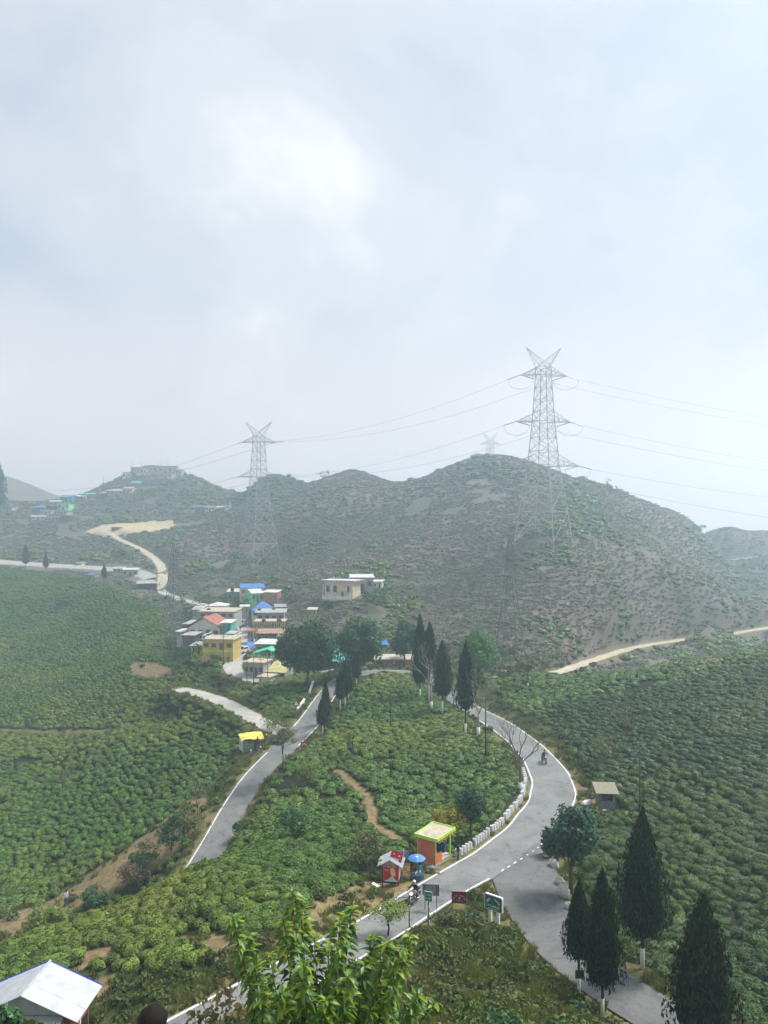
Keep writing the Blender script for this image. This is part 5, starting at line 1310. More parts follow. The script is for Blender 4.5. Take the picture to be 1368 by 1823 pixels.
MB().box((0, -.02, 1.98), (.56, .03, .66)).build('plate_rim', M_LETTER, o); MB().box((0, -.04, 1.98), (.50, .03, .60)).build('plate', mat('sign_teal', (.01, .16, .14), .5, .1, 3), o)
mb = MB(); glyphs(mb, 0, 2.10, .42, .12, 7, -.06, 0, 1); glyphs(mb, 0, 1.86, .40, .12, 6, -.06, 0, 9); mb.build('lettering', M_LETTER, o)
g5 = hit(729, 1655); EXCL.append((g5.x, g5.y, .5))
o = thing('hanging_sign', 'rusty reddish board hanging crooked from the arm of a dark post', 'sign', g5, R(5))
MB().tube([(0, 0, -.3), (0, 0, 2.30)], .045, 7).build('post', M_POLE, o); MB().bar((-.95, 0, 2.2), (.05, 0, 2.2), .05).build('arm', M_POLE, o)
bo = MB(); bo.box((-.36, -.01, 1.78), (.84, .03, .46), (0, R(-20), 0)); bo.build('board', mat('rusty_board', (.15, .065, .055), .8, .35, 4), o)
mb = MB(); 
for i in range(6): mb.box((-.66+.12*i, -.03, 1.68+.044*i+(.06 if i % 2 else 0)), (.07, .012, .12), (0, R(-20), 0))
mb.build('lettering', mat('faded_pink', (.34, .20, .18), .8, .2, 5), o)
for x in (-.72, -.05): MB().bar((x, 0, 2.2), (x, -.01, 1.98 if x > -.3 else 1.85), .012).build('hanger', M_POLE, o)
g6 = hit(542, 1335); EXCL.append((g6.x, g6.y, .8))
o = thing('arrow_board', 'red curve-arrow board beside the left road leg', 'sign', g6+Vector((0, 0, 0)), R(4))
for x in (-.35, .35): MB().box((x, .03, .2), (.06, .06, .9)).build('post', M_POLE, o)
MB().box((0, 0, .70), (1.0, .04, .95)).build('board', mat('sign_red', (.42, .05, .055), .6, .1, 3), o)
mb = MB(); mb.tube([(-.30, -.03, .50), (-.24, -.03, .80), (0, -.03, .92), (.24, -.03, .80), (.30, -.03, .50)], .055, 4); mb.build('arrow', M_WHITEP, o)
g7 = hit(528, 1268); EXCL.append((g7.x, g7.y, .6))
o = thing('warning_sign', 'red and white triangular warning sign by the white parapet', 'sign', g7, 0)
MB().tube([(0, 0.03, -.3), (0, .03, 1.3)], .045, 6).build('post', mat('post_red', (.25, .05, .05), .7), o)
MB().prism([(-.62, 1.05), (.62, 1.05), (0, 2.1)], -.02, .02).build('plate', mat('sign_red', (.42, .05, .055)), o); MB().prism([(-.40, 1.18), (.40, 1.18), (0, 1.86)], -.045, -.025).build('face', M_WHITEP, o)
cpl = MB().box((0, -.16, 0), (.50, .03, .48)); g8 = hit(1033, 1778)
o = thing('notice_plate', 'small dark notice plate nailed to the narrow cypress trunk', 'sign', (hit(1031, 1780).x, hit(1031, 1780).y, hit(1031, 1780).z+1.5)); cpl.build('plate', mat('dark_plate', (.05, .05, .055), .6), o); MB().bar((0, -.16, 0), (0, .0, 0), .04).build('bracket', M_POLE, o)
# ================================================================== shelter, kiosk, tea umbrella
TH = R(55.6)
g = hit(775, 1544); sh_c = Vector((g.x, g.y, g.z)); ex = Vector((math.cos(TH), math.sin(TH), 0)); ey = Vector((-math.sin(TH), math.cos(TH), 0))
org = sh_c+ex*1.3+ey*0.85; org.z = g.z
EXCL.append((org.x, org.y, 2.6))
M_ORANGE = mat('orange_wall', (.62, .17, .085), .85, .12, 2, .1); M_BLUEW = mat('blue_wall', (.02, .12, .30), .8, .15, 2, .1); M_LIME = mat('lime_trim', (.30, .72, .10), .7, .06, 3); M_ROOFC = mat('roof_concrete', (.42, .36, .28), .9, .2, 2, .3)
o = thing('roadside_shelter', 'small shelter with orange wall, blue inside and lime-edged flat roof', 'shelter', org, TH)
MB().box((0, 0, -.05), (2.7, 1.8, .5)).build('plinth', M_ROOFC, o)
MB().box((-1.24, 0, 1.03), (.12, 1.7, 1.66)).build('end_wall', M_ORANGE, o)
MB().box((1.24, .25, .62), (.12, 1.2, .84)).build('low_end_wall', M_BLUEW, o)
MB().box((0, .80, 1.03), (2.36, .10, 1.66)).build('back_wall', M_BLUEW, o)
MB().box((-.75, -.84, .55), (.98, .10, .72)).build('front_panel', M_ORANGE, o)
MB().box((.15, .50, .45), (1.9, .44, .12)).build('bench', M_BLUEW, o)
for x, y in ((-1.22, -.82), (1.22, -.82), (1.22, .80), (-1.22, .84)): MB().box((x, y, 1.2), (.13, .13, 2.1)).build('pillar', M_LIME, o)
MB().box((0, -.1, 2.34), (3.0, 2.15, .10)).build('roof', M_ROOFC, o)
for c, s in (((0, -1.19, 2.32), (3.06, .07, .28)), ((0, .99, 2.32), (3.06, .07, .28)), ((-1.53, -.1, 2.32), (.07, 2.11, .28)), ((1.53, -.1, 2.32), (.07, 2.11, .28))): MB().box(c, s).build('roof_edge', mat('roof_edge_lime', (.42, .72, .08), .7, .08, 3), o)
gl = MB()
for i in range(7):
    a = Vector((-1.52+.43*i, -1.25, 2.28)); gl.tube([a, a+Vector((.12, 0, -.18)), a+Vector((.25, 0, -.24)), a+Vector((.38, 0, -.18)), a+Vector((.5, 0, 0))], .025, 4)
for i in range(5):
    a = Vector((-1.59, -1.2+.43*i, 2.28)); gl.tube([a, a+Vector((0, .12, -.18)), a+Vector((0, .25, -.24)), a+Vector((0, .38, -.18)), a+Vector((0, .5, 0))], .025, 4)
gl.build('garland', mat('marigold', (.62, .25, .03), .8, .2, 8), o)
kg = hit(697, 1578); EXCL.append((kg.x, kg.y, 1.9)); EXCL.append((kg.x+1.2, kg.y+1.6, 1.6))
o = thing('kiosk', 'wooden kiosk with a red poster on its gable end and grey tin roof', 'stall', kg+Vector((0, .7, 0)), R(-8))
M_PLANK = mat('pale_plank', (.42, .34, .31), .85, .2, 4, .2); M_TIN = mat('tin_roof', (.42, .46, .48), .45, .12, 2, 0, .5, None, .3, 'Object', 4, 0, 0, ('X', 9.0)); M_REDPOS = mat('poster_red', (.50, .018, .030), .55, .08, 3); M_DARKW = mat('dark_wood', (.045, .036, .03), .9, .3, 4, .3)
for x in (-.62, .62):
    for y in (-.6, .6): MB().box((x, y, .15), (.10, .10, .7)).build('stilt', M_DARKW, o)
MB().box((0, 0, .98), (1.36, 1.36, 1.16)).build('wall', M_PLANK, o)
MB().prism([(-.68, 1.56), (.68, 1.56), (0, 1.96)], -.68, .68).build('gable', M_PLANK, o)
for s in (-1, 1):
    rf = MB().slab((0, -.86, 2.04), (s*.98, -.86, 1.50), (s*.98, .98, 1.50), (0, .98, 2.04), .03*(-s)); rf.build('roof', M_TIN, o)
MB().box((-.60, -.70, .95), (.12, .03, 1.1)).build('door_gap', M_DARKW, o)
ps = MB().box((.10, -.72, 1.0), (1.12, .03, 1.18)).build('poster', M_REDPOS, o)
MB().add([(-.34, -.742, .44), (.50, -.742, .44), (.28, -.742, .72), (.14, -.742, .82), (-.02, -.742, .66)], [(0, 1, 2, 3, 4)]).build('poster_print', mat('print_pale', (.45, .58, .62), .6, .15, 6), ps)
MB().add([(.02, -.744, .98), (.18, -.744, .80), (.40, -.744, .80), (.42, -.744, 1.15), (.30, -.744, 1.42), (.02, -.744, 1.40)], [(0, 1, 2, 3, 4, 5)]).build('poster_print', mat('print_cream', (.66, .55, .22), .6, .12, 6), ps)
mb = MB(); glyphs(mb, .05, 1.52, .95, .07, 12, -.742, 0, 4); glyphs(mb, -.25, 1.25, .22, .10, 4, -.742, 0, 3); mb.box((.10, -.742, .42), (1.05, .012, .07)); mb.build('poster_print', mat('print_white', (.68, .66, .64), .6, .1, 6), ps)
rp = MB().box((.42, -.15, 2.05), (.95, .03, .82), (R(-22), R(16), 0)).build('roof_poster', M_REDPOS, o)
mb = MB(); mb.box((.38, -.26, 1.84), (.46, .02, .26), (R(-22), R(16), 0)); mb.box((.24, -.11, 2.26), (.16, .02, .08), (R(-22), R(16), 0)); mb.box((.66, -.14, 2.12), (.14, .02, .12), (R(-22), R(16), 0)); mb.build('poster_print', mat('print_pale', (.45, .58, .62)), rp)
MB().tube([(.9, .2, 1.5), (.98, .2, 2.6)], .025, 5).build('stick', M_WHITEP, o)
lm = MB().tube([(-.78, -.6, 0), (-.78, -.6, 1.95)], .02, 5).build('lamp_post', M_POLE, o); MB().box((-.74, -.62, 1.95), (.30, .16, .14), (0, R(-20), 0)).build('lamp_head', mat('lamp_head', (.42, .38, .24), .6), lm)
MB().box((.05, -.55, .28), (1.2, .3, .10)).build('shelf', M_DARKW, o)
# hanging wares on a rack beside the kiosk
rk = thing('snack_rack', 'wire rack hung with colourful snack packets beside the red kiosk', 'rack', hit(720, 1572)+Vector((.05, .5, 0)), R(-10))
for x in (-.42, .42): MB().tube([(x, 0, 0), (x, .1, 1.55)], .02, 5).build('upright', M_POLE, rk)
cols = [('packet_red', (.55, .06, .05)), ('packet_yellow', (.62, .45, .08)), ('packet_purple', (.22, .12, .42)), ('packet_orange', (.62, .22, .06)), ('packet_cream', (.6, .52, .38)), ('packet_green', (.15, .35, .12))]
rg = random.Random(2)
for r_ in range(6):
    MB().bar((-.42, .0, .35+.2*r_), (.42, .0, .35+.2*r_), .015).build('rail', M_POLE, rk)
    for c_ in range(6):
        n_, cc = cols[rg.randrange(6)] if c_ < 4 else rg.choice(cols[3:5])
        MB().box((-.35+.14*c_, -.03, .27+.2*r_), (.12, .03, .16), (0, rg.uniform(-.1, .1), 0)).build('packet', mat(n_, cc, .4, .2, 8, 0, .5), rk)
bn = thing('banner', 'purple-blue printed banner behind the snack rack', 'banner', hit(722, 1560)+Vector((0, 1.1, 0)), R(-5))
MB().box((0, 0, 1.25), (.62, .03, .62)).build('sheet', mat('banner_blue', (.22, .24, .58), .6, .25, 6), bn)
for x in (-.28, .28): MB().box((x, .03, .75), (.04, .04, 1.6)).build('post', M_DARKW, bn)
ug = hit(742, 1560); EXCL.append((ug.x, ug.y, 1.2))
o = thing('parasol', 'bright blue parasol with white mark shading the roadside tea seller', 'umbrella', ug)
MB().tube([(0, 0, -.1), (0, 0, 1.75)], .022, 6).build('pole', M_CHROME, o)
cn = MB().lathe([(.74, 1.42), (.60, 1.52), (.38, 1.64), (.16, 1.73), (.01, 1.77)], 8); cn.build('canopy', mat('parasol_blue', (.075, .22, .52), .6, .08, 2), o)
MB().add([(-.11, -.34, 1.672), (.11, -.34, 1.672), (.09, -.22, 1.722), (-.09, -.22, 1.722)], [(0, 1, 2, 3)]).build('emblem', M_WHITEP, o)
person('sit', ug+Vector((.25, -.25, 0)), R(200), 'seated tea seller in a turquoise shirt under the blue parasol', ('turq', (.06, .30, .40)), ('dk', (.05, .06, .08)), .95)
person('sit', ug+Vector((-.45, .35, .05)), R(120), 'dark-clothed person sitting behind the tea seller', ('brown', (.10, .06, .05)), ('dk', (.05, .06, .08)), .95)
o = thing('stool', 'low bench under the seated tea seller', 'stool', ug+Vector((.25, -.2, 0)), R(200)); MB().box((0, 0, .40), (.5, .34, .05)).build('seat', M_DARKW, o)
for x in (-.2, .2):
    for y in (-.12, .12): MB().box((x, y, .18), (.04, .04, .42)).build('leg', M_DARKW, o)
o = thing('tea_table', 'table draped in dark blue tarpaulin under the parasol', 'table', ug+Vector((0, -.75, 0)), R(25))
MB().lathe([(.62, .0), (.60, .30), (.55, .52), (.50, .55)], 10, (0, 0, 0), 1, .6).build('tarpaulin', mat('tarp_dark', (.03, .06, .10), .6, .3, 4), o)
for k_ in range(5): MB().lathe([(.05, .55), (.06, .62), (.04, .72), (.02, .74)], 8, (-.3+.15*k_, .05*(-1)**k_, 0)).build('jar', [M_CHROME, M_WHITEP, M_LAMP][k_ % 3], o)
rb = hit(766, 1551)
for k_ in range(7):
    q = rb+Vector((rg.uniform(-.5, .6), rg.uniform(-.3, .5), 0)); q.z = gz(q.x, q.y)
    ob = MB().ball((0, 0, .12), (rg.uniform(.2, .35), rg.uniform(.18, .3), rg.uniform(.15, .25)), 7, 5).build('rubble_stone', mat('grey_rock', (.20, .185, .165), .95, .3, 3, .6)); ob.location = q; ob.rotation_euler = (0, 0, rg.uniform(0, 6)); tag(ob, 'dark grey rubble stone heaped in front of the shelter step', 'stone', 'rubble in front of the shelter')
pg = hit(816, 1533); person('stand', pg, R(60), 'dark-clothed person standing at the striped kerb stones', ('navy', (.025, .03, .055)), ('dk', (.04, .045, .06)), .92)
pl = hit(672, 1578); o = MB().box((0, 0, .06), (.95, .28, .05), (0, R(12), R(-35))).build('white_plank', M_WHITEP); o.location = pl; tag(o, 'white plank lying in the grass beside the kiosk', 'plank')
# ---- painted kerb stones along the inside of the bend -----------------------------------
ia, ib = near_i(856, 1545), near_i(958, 1378)
SL = []
acc = 0.0
for i in range(ia, ib):
    nx, ny = -_tg[i][1], _tg[i][0]; off = MW[i]+.55; SL.append((ML[i, 0]+nx*off, ML[i, 1]+ny*off, math.atan2(_tg[i][1], _tg[i][0])))
SLx = np.array(SL); seg = np.hypot(np.diff(SLx[:, 0]), np.diff(SLx[:, 1])); cum = np.concatenate([[0], np.cumsum(seg)]); tot = cum[-1]
s_ = 0.2; cnt = 0
stone_me = None
M_STONEW = mat('kerb_whitewash', (.66, .66, .68), .85, .14, 4, .3)
while s_ < tot-.2:
    if cnt % 6 == 5: s_ += .35
    x_ = np.interp(s_, cum, SLx[:, 0]); y_ = np.interp(s_, cum, SLx[:, 1]); a_ = np.interp(s_, cum, np.unwrap(SLx[:, 2]))
    if stone_me is None:
        ob = MB().prism([(-.15, -.25), (.15, -.25), (.13, .56), (.07, .64), (-.07, .64), (-.13, .56)], -.17, .17).build('kerb_stone', M_STONEW); stone_me = ob.data
    else:
        ob = bpy.data.objects.new('kerb_stone', stone_me); COL.objects.link(ob)
    ob.location = (x_, y_, gz(x_, y_)); ob.rotation_euler = (random.uniform(-.06, .06), random.uniform(-.06, .06), a_+random.uniform(-.08, .08)); ob.scale = (random.uniform(.8, 1.05), 1, random.uniform(.85, 1.1))
    tag(ob, 'upright whitewashed kerb stone in the row around the bend', 'kerb stone', 'whitewashed kerb stones around the bend')
    EXCL.append((x_, y_, .45)); s_ += .60; cnt += 1
print('kerb stones', cnt)
def boulder(px, py, sx, sy, sz, label, m=None, d=None, rz=None, group=None):
    p = base_at(px, py, d); mb = MB(); mb.ball((0, 0, sz*.4), (sx/2, sy/2, sz*.6), 9, 6)
    rr = random.Random(int(px*3+py)); mb.v = [(x*(1+rr.uniform(-.14, .14)), y*(1+rr.uniform(-.14, .14)), z*(1+rr.uniform(-.10, .12))) for x, y, z in mb.v]
    ob = mb.build('painted_rock', m or M_STONEW); ob.location = p; ob.rotation_euler = (0, 0, rz if rz is not None else rr.uniform(0, 3)); EXCL.append((p.x, p.y, max(sx, sy)*.5)); tag(ob, label, 'rock', group); return ob
M_ROCKP = mat('rock_pale', (.46, .45, .43), .9, .25, 4, .5)
for px, py, sx, sy, sz in ((986, 1545, .5, 1.2, .7), (985, 1530, .45, .7, .5), (998, 1578, .5, 1.1, .75), (1005, 1600, .6, 1.3, .9), (1013, 1618, .5, .7, .6)):
    boulder(px, py, sx, sy, sz, 'pale whitewashed rock lining the branch road verge by the junction', M_ROCKP, None, .5, 'painted rocks by the junction')
boulder(1046, 1432, .6, 1.7, .55, 'long white kerb rock beside the stone hut', M_STONEW, None, -.9)
boulder(1076, 1446, .8, .5, .3, 'low white rock at the stone hut step', M_STONEW)
def parapet(px0, py0, px1, py1, label, h=.6, w=.3):
    a = hit(px0, py0); b_ = hit(px1, py1); mid = (a+b_)/2; L_ = (b_-a).length; o = MB().box((0, 0, h/2-.1), (L_, w, h+.2)).box((0, 0, h+.02), (L_+.06, w+.08, .08)).build('parapet_wall', M_WHITEP)
    o.location = (mid.x, mid.y, min(a.z, b_.z)); o.rotation_euler = (0, math.atan2(-(b_.z-a.z), L_)*1.0, math.atan2(b_.y-a.y, b_.x-a.x)); tag(o, label, 'parapet'); return o
parapet(530, 1266, 543, 1248, 'short white parapet wall near the triangular warning sign')
parapet(551, 1236, 558, 1216, 'white parapet wall at the upper end of the left road leg')
parapet(573, 1199, 595, 1194, 'white low parapet facing the bend under the largest tree', .5)
# ---- stone hut and timber stand ------------------------------------------------------
hg = hit(1081, 1441); EXCL.append((hg.x, hg.y, 1.9))
M_STONE = mat('hut_stone', (.19, .165, .17), .95, .35, 3, .8, .1, None, 0, 'Object', 6); M_SLATE = mat('mossy_slate', (.25, .235, .17), .9, .25, 5, .5)
o = thing('stone_hut', 'small grey stone hut with mossy slab roof at the bend', 'hut', hg+Vector((0, .5, 0)), R(-5))
MB().box((-.72, 0, .8), (.28, 1.3, 2.0)).build('side_wall', M_STONE, o); MB().box((.72, 0, .8), (.28, 1.3, 2.0)).build('side_wall', M_STONE, o); MB().box((0, .5, .8), (1.2, .25, 2.0)).build('back_wall', M_STONE, o); MB().box((0, -.5, .36), (1.16, .25, 1.1)).build('front_wall', M_STONE, o)
MB().box((0, -.52, 1.66), (1.18, .18, .22)).build('lintel', M_DARKW, o); MB().box((0, -.36, 1.25), (.8, .04, .5)).build('shutter', M_DARKW, o)
for i in range(4): MB().slab((-1.2, -1.05+.55*i, 1.86+.11*i), (1.2, -1.05+.55*i, 1.86+.11*i), (1.2, -.45+.55*i, 2.02+.11*i), (-1.2, -.45+.55*i, 2.02+.11*i), .07).build('roof_slab', M_SLATE, o)
wg = hit(985, 1527); EXCL.append((wg.x, wg.y, 1.6))
o = thing('timber_stand', 'open timber roadside stand with plank roof under the blue-green tree', 'stall', wg+Vector((.2, .3, 0)), R(10))
M_OLDW = mat('old_timber', (.14, .115, .09), .9, .35, 4, .4)
for x, y, h_ in ((-.75, -.5, 2.0), (-.55, -.55, 1.7), (.75, -.5, 1.9), (-.75, .6, 2.0), (.75, .6, 1.9)): MB().tube([(x, y, -.3), (x+.03, y, h_)], .05, 6).build('post', M_OLDW, o)
for i in range(5): MB().box((0, -.6+.32*i, 1.62+.03*(i % 2)), (1.9, .29, .05), (R(4), 0, 0)).build('roof_plank', mat('weathered_plank', (.26, .22, .17), .9, .25, 4, .3), o)
for i in range(3): MB().box((0, -.45, .5+.3*i), (1.6, .05, .12)).build('rail', M_OLDW, o)
MB().box((-.95, -.5, .35), (.6, .5, .08)).build('bench', mat('weathered_plank', (.26, .22, .17)), o); MB().box((-.95, -.5, .1), (.5, .4, .42)).build('bench_base', M_DARKW, o); MB().box((0, .3, .75), (1.5, .9, .9)).build('counter', M_DARKW, o)
# ---- yellow stall ------------------------------------------------------------------
yg = hit(441, 1337); EXCL += [(yg.x, yg.y, 2.4), (yg.x+1.3, yg.y+.8, 2.0)]
o = thing('yellow_stall', 'roadside stall under a yellow tarpaulin at the lane mouth', 'stall', yg+Vector((.2, .9, 0)), R(28))
M_YTARP = mat('yellow_tarp', (.72, .58, .11), .65, .1, 2, .15); M_SHEET = mat('grey_sheet', (.42, .45, .45), .6, .2, 2, 0, .4, None, .2, 'Object', 4, 0, 0, ('X', 12.))
MB().box((-1.35, 0, .95), (.06, 1.9, 1.9)).build('sheet_wall', M_SHEET, o); MB().box((0, .95, .95), (2.7, .06, 1.9)).build('sheet_wall', M_SHEET, o); MB().box((-.6, -.95, .6), (1.5, .06, 1.2)).build('counter', M_SHEET, o)
for x, y in ((-1.3, -1.0), (1.35, -1.0), (1.35, .95), (.2, -1.0)): MB().box((x, y, 1.1), (.09, .09, 2.4)).build('post', mat('yellow_post', (.55, .42, .14), .8, .15, 4), o)
tp = MB(); nxs = 9
for j in range(7):
    for i in range(nxs):
        u = i/(nxs-1)*2-1; v = j/6*2-1; tp.v.append((u*1.75, v*1.35, 2.55-.45*v*v-.10*(math.sin(u*6+1)**2)-.12*abs(u)**3-(.35 if j == 0 else 0)*(.6+.4*math.sin(3*u))))
for j in range(6):
    for i in range(nxs-1): q = j*nxs+i; tp.f.append((q, q+1, q+nxs+1, q+nxs))
tp.build('tarpaulin', M_YTARP, o, True)
MB().bar((-1.3, 0, 2.45), (1.35, 0, 2.45), .06).build('ridge_pole', M_OLDW, o)
sgn = hit(438, 1342); o = thing('road_sign', 'small teal plate on dark legs in front of the yellow stall', 'sign', sgn, R(8))
for x in (-.2, .2): MB().tube([(x, 0, -.2), (x, 0, 1.3)], .03, 5).build('leg', M_POLE, o)
MB().box((0, -.03, 1.55), (.72, .03, .55)).build('plate', mat('sign_teal', (.01, .16, .14)), o); mb = MB(); glyphs(mb, 0, 1.62, .5, .12, 6, -.05, 0, 4); mb.box((0, -.05, 1.38), (.6, .012, .05)); mb.build('lettering', M_LETTER, o)
for px, py, rz_, lb, pt in ((461, 1339, R(35), 'dark parked motorcycle in front of the yellow stall post', M_BLACKP), (446, 1345, R(20), 'teal parked motorcycle beside the small teal plate', mat('teal_paint', (.03, .16, .15), .3, .1, 2, 0, .5)), (468, 1318, R(70), 'navy motorcycle parked on the lane side of the yellow stall', mat('navy_paint', (.02, .025, .07), .3, .1, 2, 0, .5))):
    q = hit(px, py); motorcycle(q, rz_, lb, pt); EXCL.append((q.x, q.y, .9))
for px, py, rz_, lb, shc in ((459, 1330, R(30), 'person in a dark red top standing by the yellow stall', ('red', (.22, .03, .035))), (455, 1328, R(-40), 'person in a pale pink top at the yellow stall counter', ('pink', (.5, .36, .34)))):
    q = hit(px, py); person('stand', q, rz_, lb, shc, ('dk', (.05, .05, .07)), .95)
q = hit(118, 1612); person('walk', q, R(60), 'pedestrian in white top and blue skirt climbing the dry bank', ('white', (.6, .6, .6)), ('blue', (.06, .08, .32)), 1.0)
q = hit(1000+8, 1408-0); 
for px, py in ((1008, 1382), (946, 1384)):
    pass
# ---- tin-roofed house at the near road edge ---------------------------------------------
hx_, hy_ = -18.0, 38.2; hz0 = gz(hx_, hy_); EXCL.append((hx_, hy_, 4.2))
rz_top = CZ-23.0-hz0; rz_eave = CZ-24.25-hz0
o = thing('roadside_house', 'red-walled house with shiny white tin roof and blue ridge', 'house', (hx_, hy_, hz0), R(-2))
M_TINW = mat('white_tin', (.62, .64, .66), .4, .16, 1.6, 0, .5, None, .35, 'Object', 4, 0, 0, ('Y', 7.0)); M_REDW = mat('red_wall', (.36, .075, .06), .85, .15, 2, .1); M_BLUET = mat('blue_trim', (.05, .06, .42), .5, .1, 2)
MB().box((0, 0, rz_eave/2-.4), (4.6, 2.2, rz_eave+.8)).build('wall', M_REDW, o)
for s in (-1, 1):
    for k_ in range(3):
        y0, y1 = -1.45+k_*1.0, -1.45+(k_+1)*1.0-.01
        dx0 = (0 if k_ else 0)
        MB().slab((0, y0, rz_top), (s*2.85, y0, rz_eave), (s*2.85, y1, rz_eave), (0, y1, rz_top), -.03*s).build('roof_sheet', M_TINW, o)
    MB().prism([(0, rz_top-.05), (s*2.3, rz_eave+.18), (0, rz_eave+.18)], 1.05, 1.09).build('gable', M_SHEET, o)
    MB().prism([(0, rz_top-.05), (s*2.3, rz_eave+.18), (0, rz_eave+.18)], -1.2, -1.16).build('gable', M_SHEET, o)
    MB().bar((0, 1.57, rz_top+.03), (s*2.87, 1.57, rz_eave+.03), .09).build('verge_trim', M_BLUET, o)
MB().tube([(0, -1.5, rz_top+.03), (0, 1.6, rz_top+.03)], .07, 6).build('ridge_cap', M_TINW, o)
for k_ in range(3): MB().slab((-2.4+1.5*k_, -2.9, rz_eave-.45), (-.95+1.5*k_, -2.9, rz_eave-.45), (-.95+1.5*k_, -1.2, rz_eave+.15), (-2.4+1.5*k_, -1.2, rz_eave+.15), .03).build('porch_sheet', mat('grey_tin', (.46, .49, .50), .45, .12, 2, 0, .5, None, .3, 'Object', 4, 0, 0, ('X', 14.0)), o)
for x in (-2.2, 2.0): MB().box((x, -2.7, (rz_eave-.45)/2), (.1, .1, rz_eave-.3)).build('porch_post', M_WHITEP, o)
MB().box((2.33, 0, rz_eave/2), (.06, .14, rz_eave)).build('corner_trim', M_WHITEP, o)
for y in (-.5, .6): 
    w_ = MB().box((2.31, y, rz_eave*.55), (.05, .7, .8)).build('window', M_GLASS, o); MB().box((2.33, y, rz_eave*.55-.44), (.09, .8, .06)).build('sill', M_WHITEP, w_)
# ================================================================== village and far houses
def wcol(n, c): return mat('wall_'+n, c, .9, .24, .9, .1, .15)
def rcol(n, c, corr=True): return mat('roof_'+n, c, .6, .30, .7, 0, .3, None, .1, 'Object', 5, 0, 0, ('X', 5.0) if corr else None)
M_WINF = mat('window_frame', (.34, .27, .20), .7, .15, 4); M_WIND = mat('window_dark', (.03, .035, .045), .2, .2, 2, 0, .5); M_DOOR = mat('door_wood', (.11, .065, .04), .7, .2, 4)
def house(px, py, d, wpx, toppx, dep, rz, wall, roof, rtype, label, rise=None, win=2, door=True, name='house', eave=.35, rail=False, storeys=1, cat='house', sink=.4, trim=None):
    """front faces local -Y; (px, py) is the middle of the front wall's foot, d its distance; toppx is the row of the roof top"""
    hp = hit(px, py, d*.9, d*1.1); d = hp.y if d*.95 < hp.y < d*1.05 else d
    s = d/F; p = P(px, py, d); w = wpx*s; top = (py-toppx)*s
    rise = rise if rise is not None else {'gable': .28, 'gabley': .30, 'hip': .3, 'shed': .14, 'flat': 0}[rtype]*top
    h = top-rise
    o = thing(name, label, cat, (p.x, p.y, p.z), rz)
    g_ = min(gz(p.x, p.y), gz(p.x-w/2, p.y), gz(p.x+w/2, p.y))
    sink = max(sink, min(2.2 if d < 260 else 1.2, p.z-g_+.4))
    EXCL.append((p.x-math.sin(rz)*dep/2, p.y+math.cos(rz)*dep/2, max(w, dep)*.62))
    MB().box((0, dep/2, (h-sink)/2), (w, dep, h+sink)).build('wall', wall, o)
    e = eave; hw = w/2
    if rtype == 'flat':
        MB().box((0, dep/2, h+.10), (w+2*e, dep+2*e, .20)).build('roof', roof, o)
        if rail:
            rl = MB()
            for x in np.linspace(-hw, hw, max(4, int(w/1.0))): rl.box((x, -.05, h+.55), (.08, .08, .7))
            rl.box((0, -.05, h+.9), (w, .10, .09)); rl.box((-hw, dep/2, h+.9), (.1, dep, .09)); rl.box((hw, dep/2, h+.9), (.1, dep, .09)); rl.build('railing', M_WHITEP, o)
    elif rtype == 'shed':
        MB().slab((-hw-e, -e, h), (hw+e, -e, h), (hw+e, dep+e, h+rise), (-hw-e, dep+e, h+rise), .06).build('roof', roof, o)
        MB().prism([(0, h), (dep, h), (dep, h+rise*.9)], -hw+.02, hw-.02).build('wall_top', wall, o).rotation_euler = (0, 0, PI/2)
    elif rtype == 'gable':       # ridge parallel to the front
        MB().slab((-hw-e, -e, h-.08), (hw+e, -e, h-.08), (hw+e, dep/2, h+rise), (-hw-e, dep/2, h+rise), .06).build('roof', roof, o)
        MB().slab((hw+e, dep+e, h-.08), (-hw-e, dep+e, h-.08), (-hw-e, dep/2, h+rise), (hw+e, dep/2, h+rise), .06).build('roof', roof, o)
        for x in (-hw+.03, hw-.03): MB().add([(x, 0, h), (x, dep, h), (x, dep/2, h+rise-.08)], [(0, 1, 2)]).build('gable', wall, o)
    elif rtype == 'gabley':      # gable end to the front
        for sd in (-1, 1): MB().slab((0, -e, h+rise), (sd*(hw+e), -e, h-.08), (sd*(hw+e), dep+e, h-.08), (0, dep+e, h+rise), -.06*sd).build('roof', roof, o)
        MB().prism([(-hw, h), (hw, h), (0, h+rise-.08)], .01, dep-.01).build('gable', wall, o)
    elif rtype == 'hip':
        rl = max(.2, w-dep)/2; a = [(-hw-e, -e, h), (hw+e, -e, h), (hw+e, dep+e, h), (-hw-e, dep+e, h), (-rl, dep/2, h+rise), (rl, dep/2, h+rise)]
        MB().add(a, [(0, 1, 5, 4), (1, 2, 5), (2, 3, 4, 5), (3, 0, 4), (3, 2, 1, 0)]).build('roof', roof, o)
    zb = 0
    if win:
        n = win+(1 if door else 0); xs = [(-hw+w*(i+.5)/n) for i in range(n)]; dk = n//2 if door else -1
        for lv in range(storeys):
            hh = h/storeys; zc0 = lv*hh
            for i, x in enumerate(xs):
                if i == dk and lv == 0: MB().box((x, -.02, min(1.0, hh*.42)), (min(.95, w*.16), .06, min(2.0, hh*.8))).build('door', M_DOOR, o)
                else:
                    wn = MB().box((x, -.02, zc0+hh*.55), (min(1.2, w*.2), .06, hh*.40)).build('window', M_WINF, o)
                    MB().box((x, -.06, zc0+hh*.55), (min(1.0, w*.16), .02, hh*.32)).build('pane', M_WIND, wn)
    if trim:
        MB().box((0, -.03, .25), (w+.06, .05, .5)).build('plinth', trim, o)
    return o
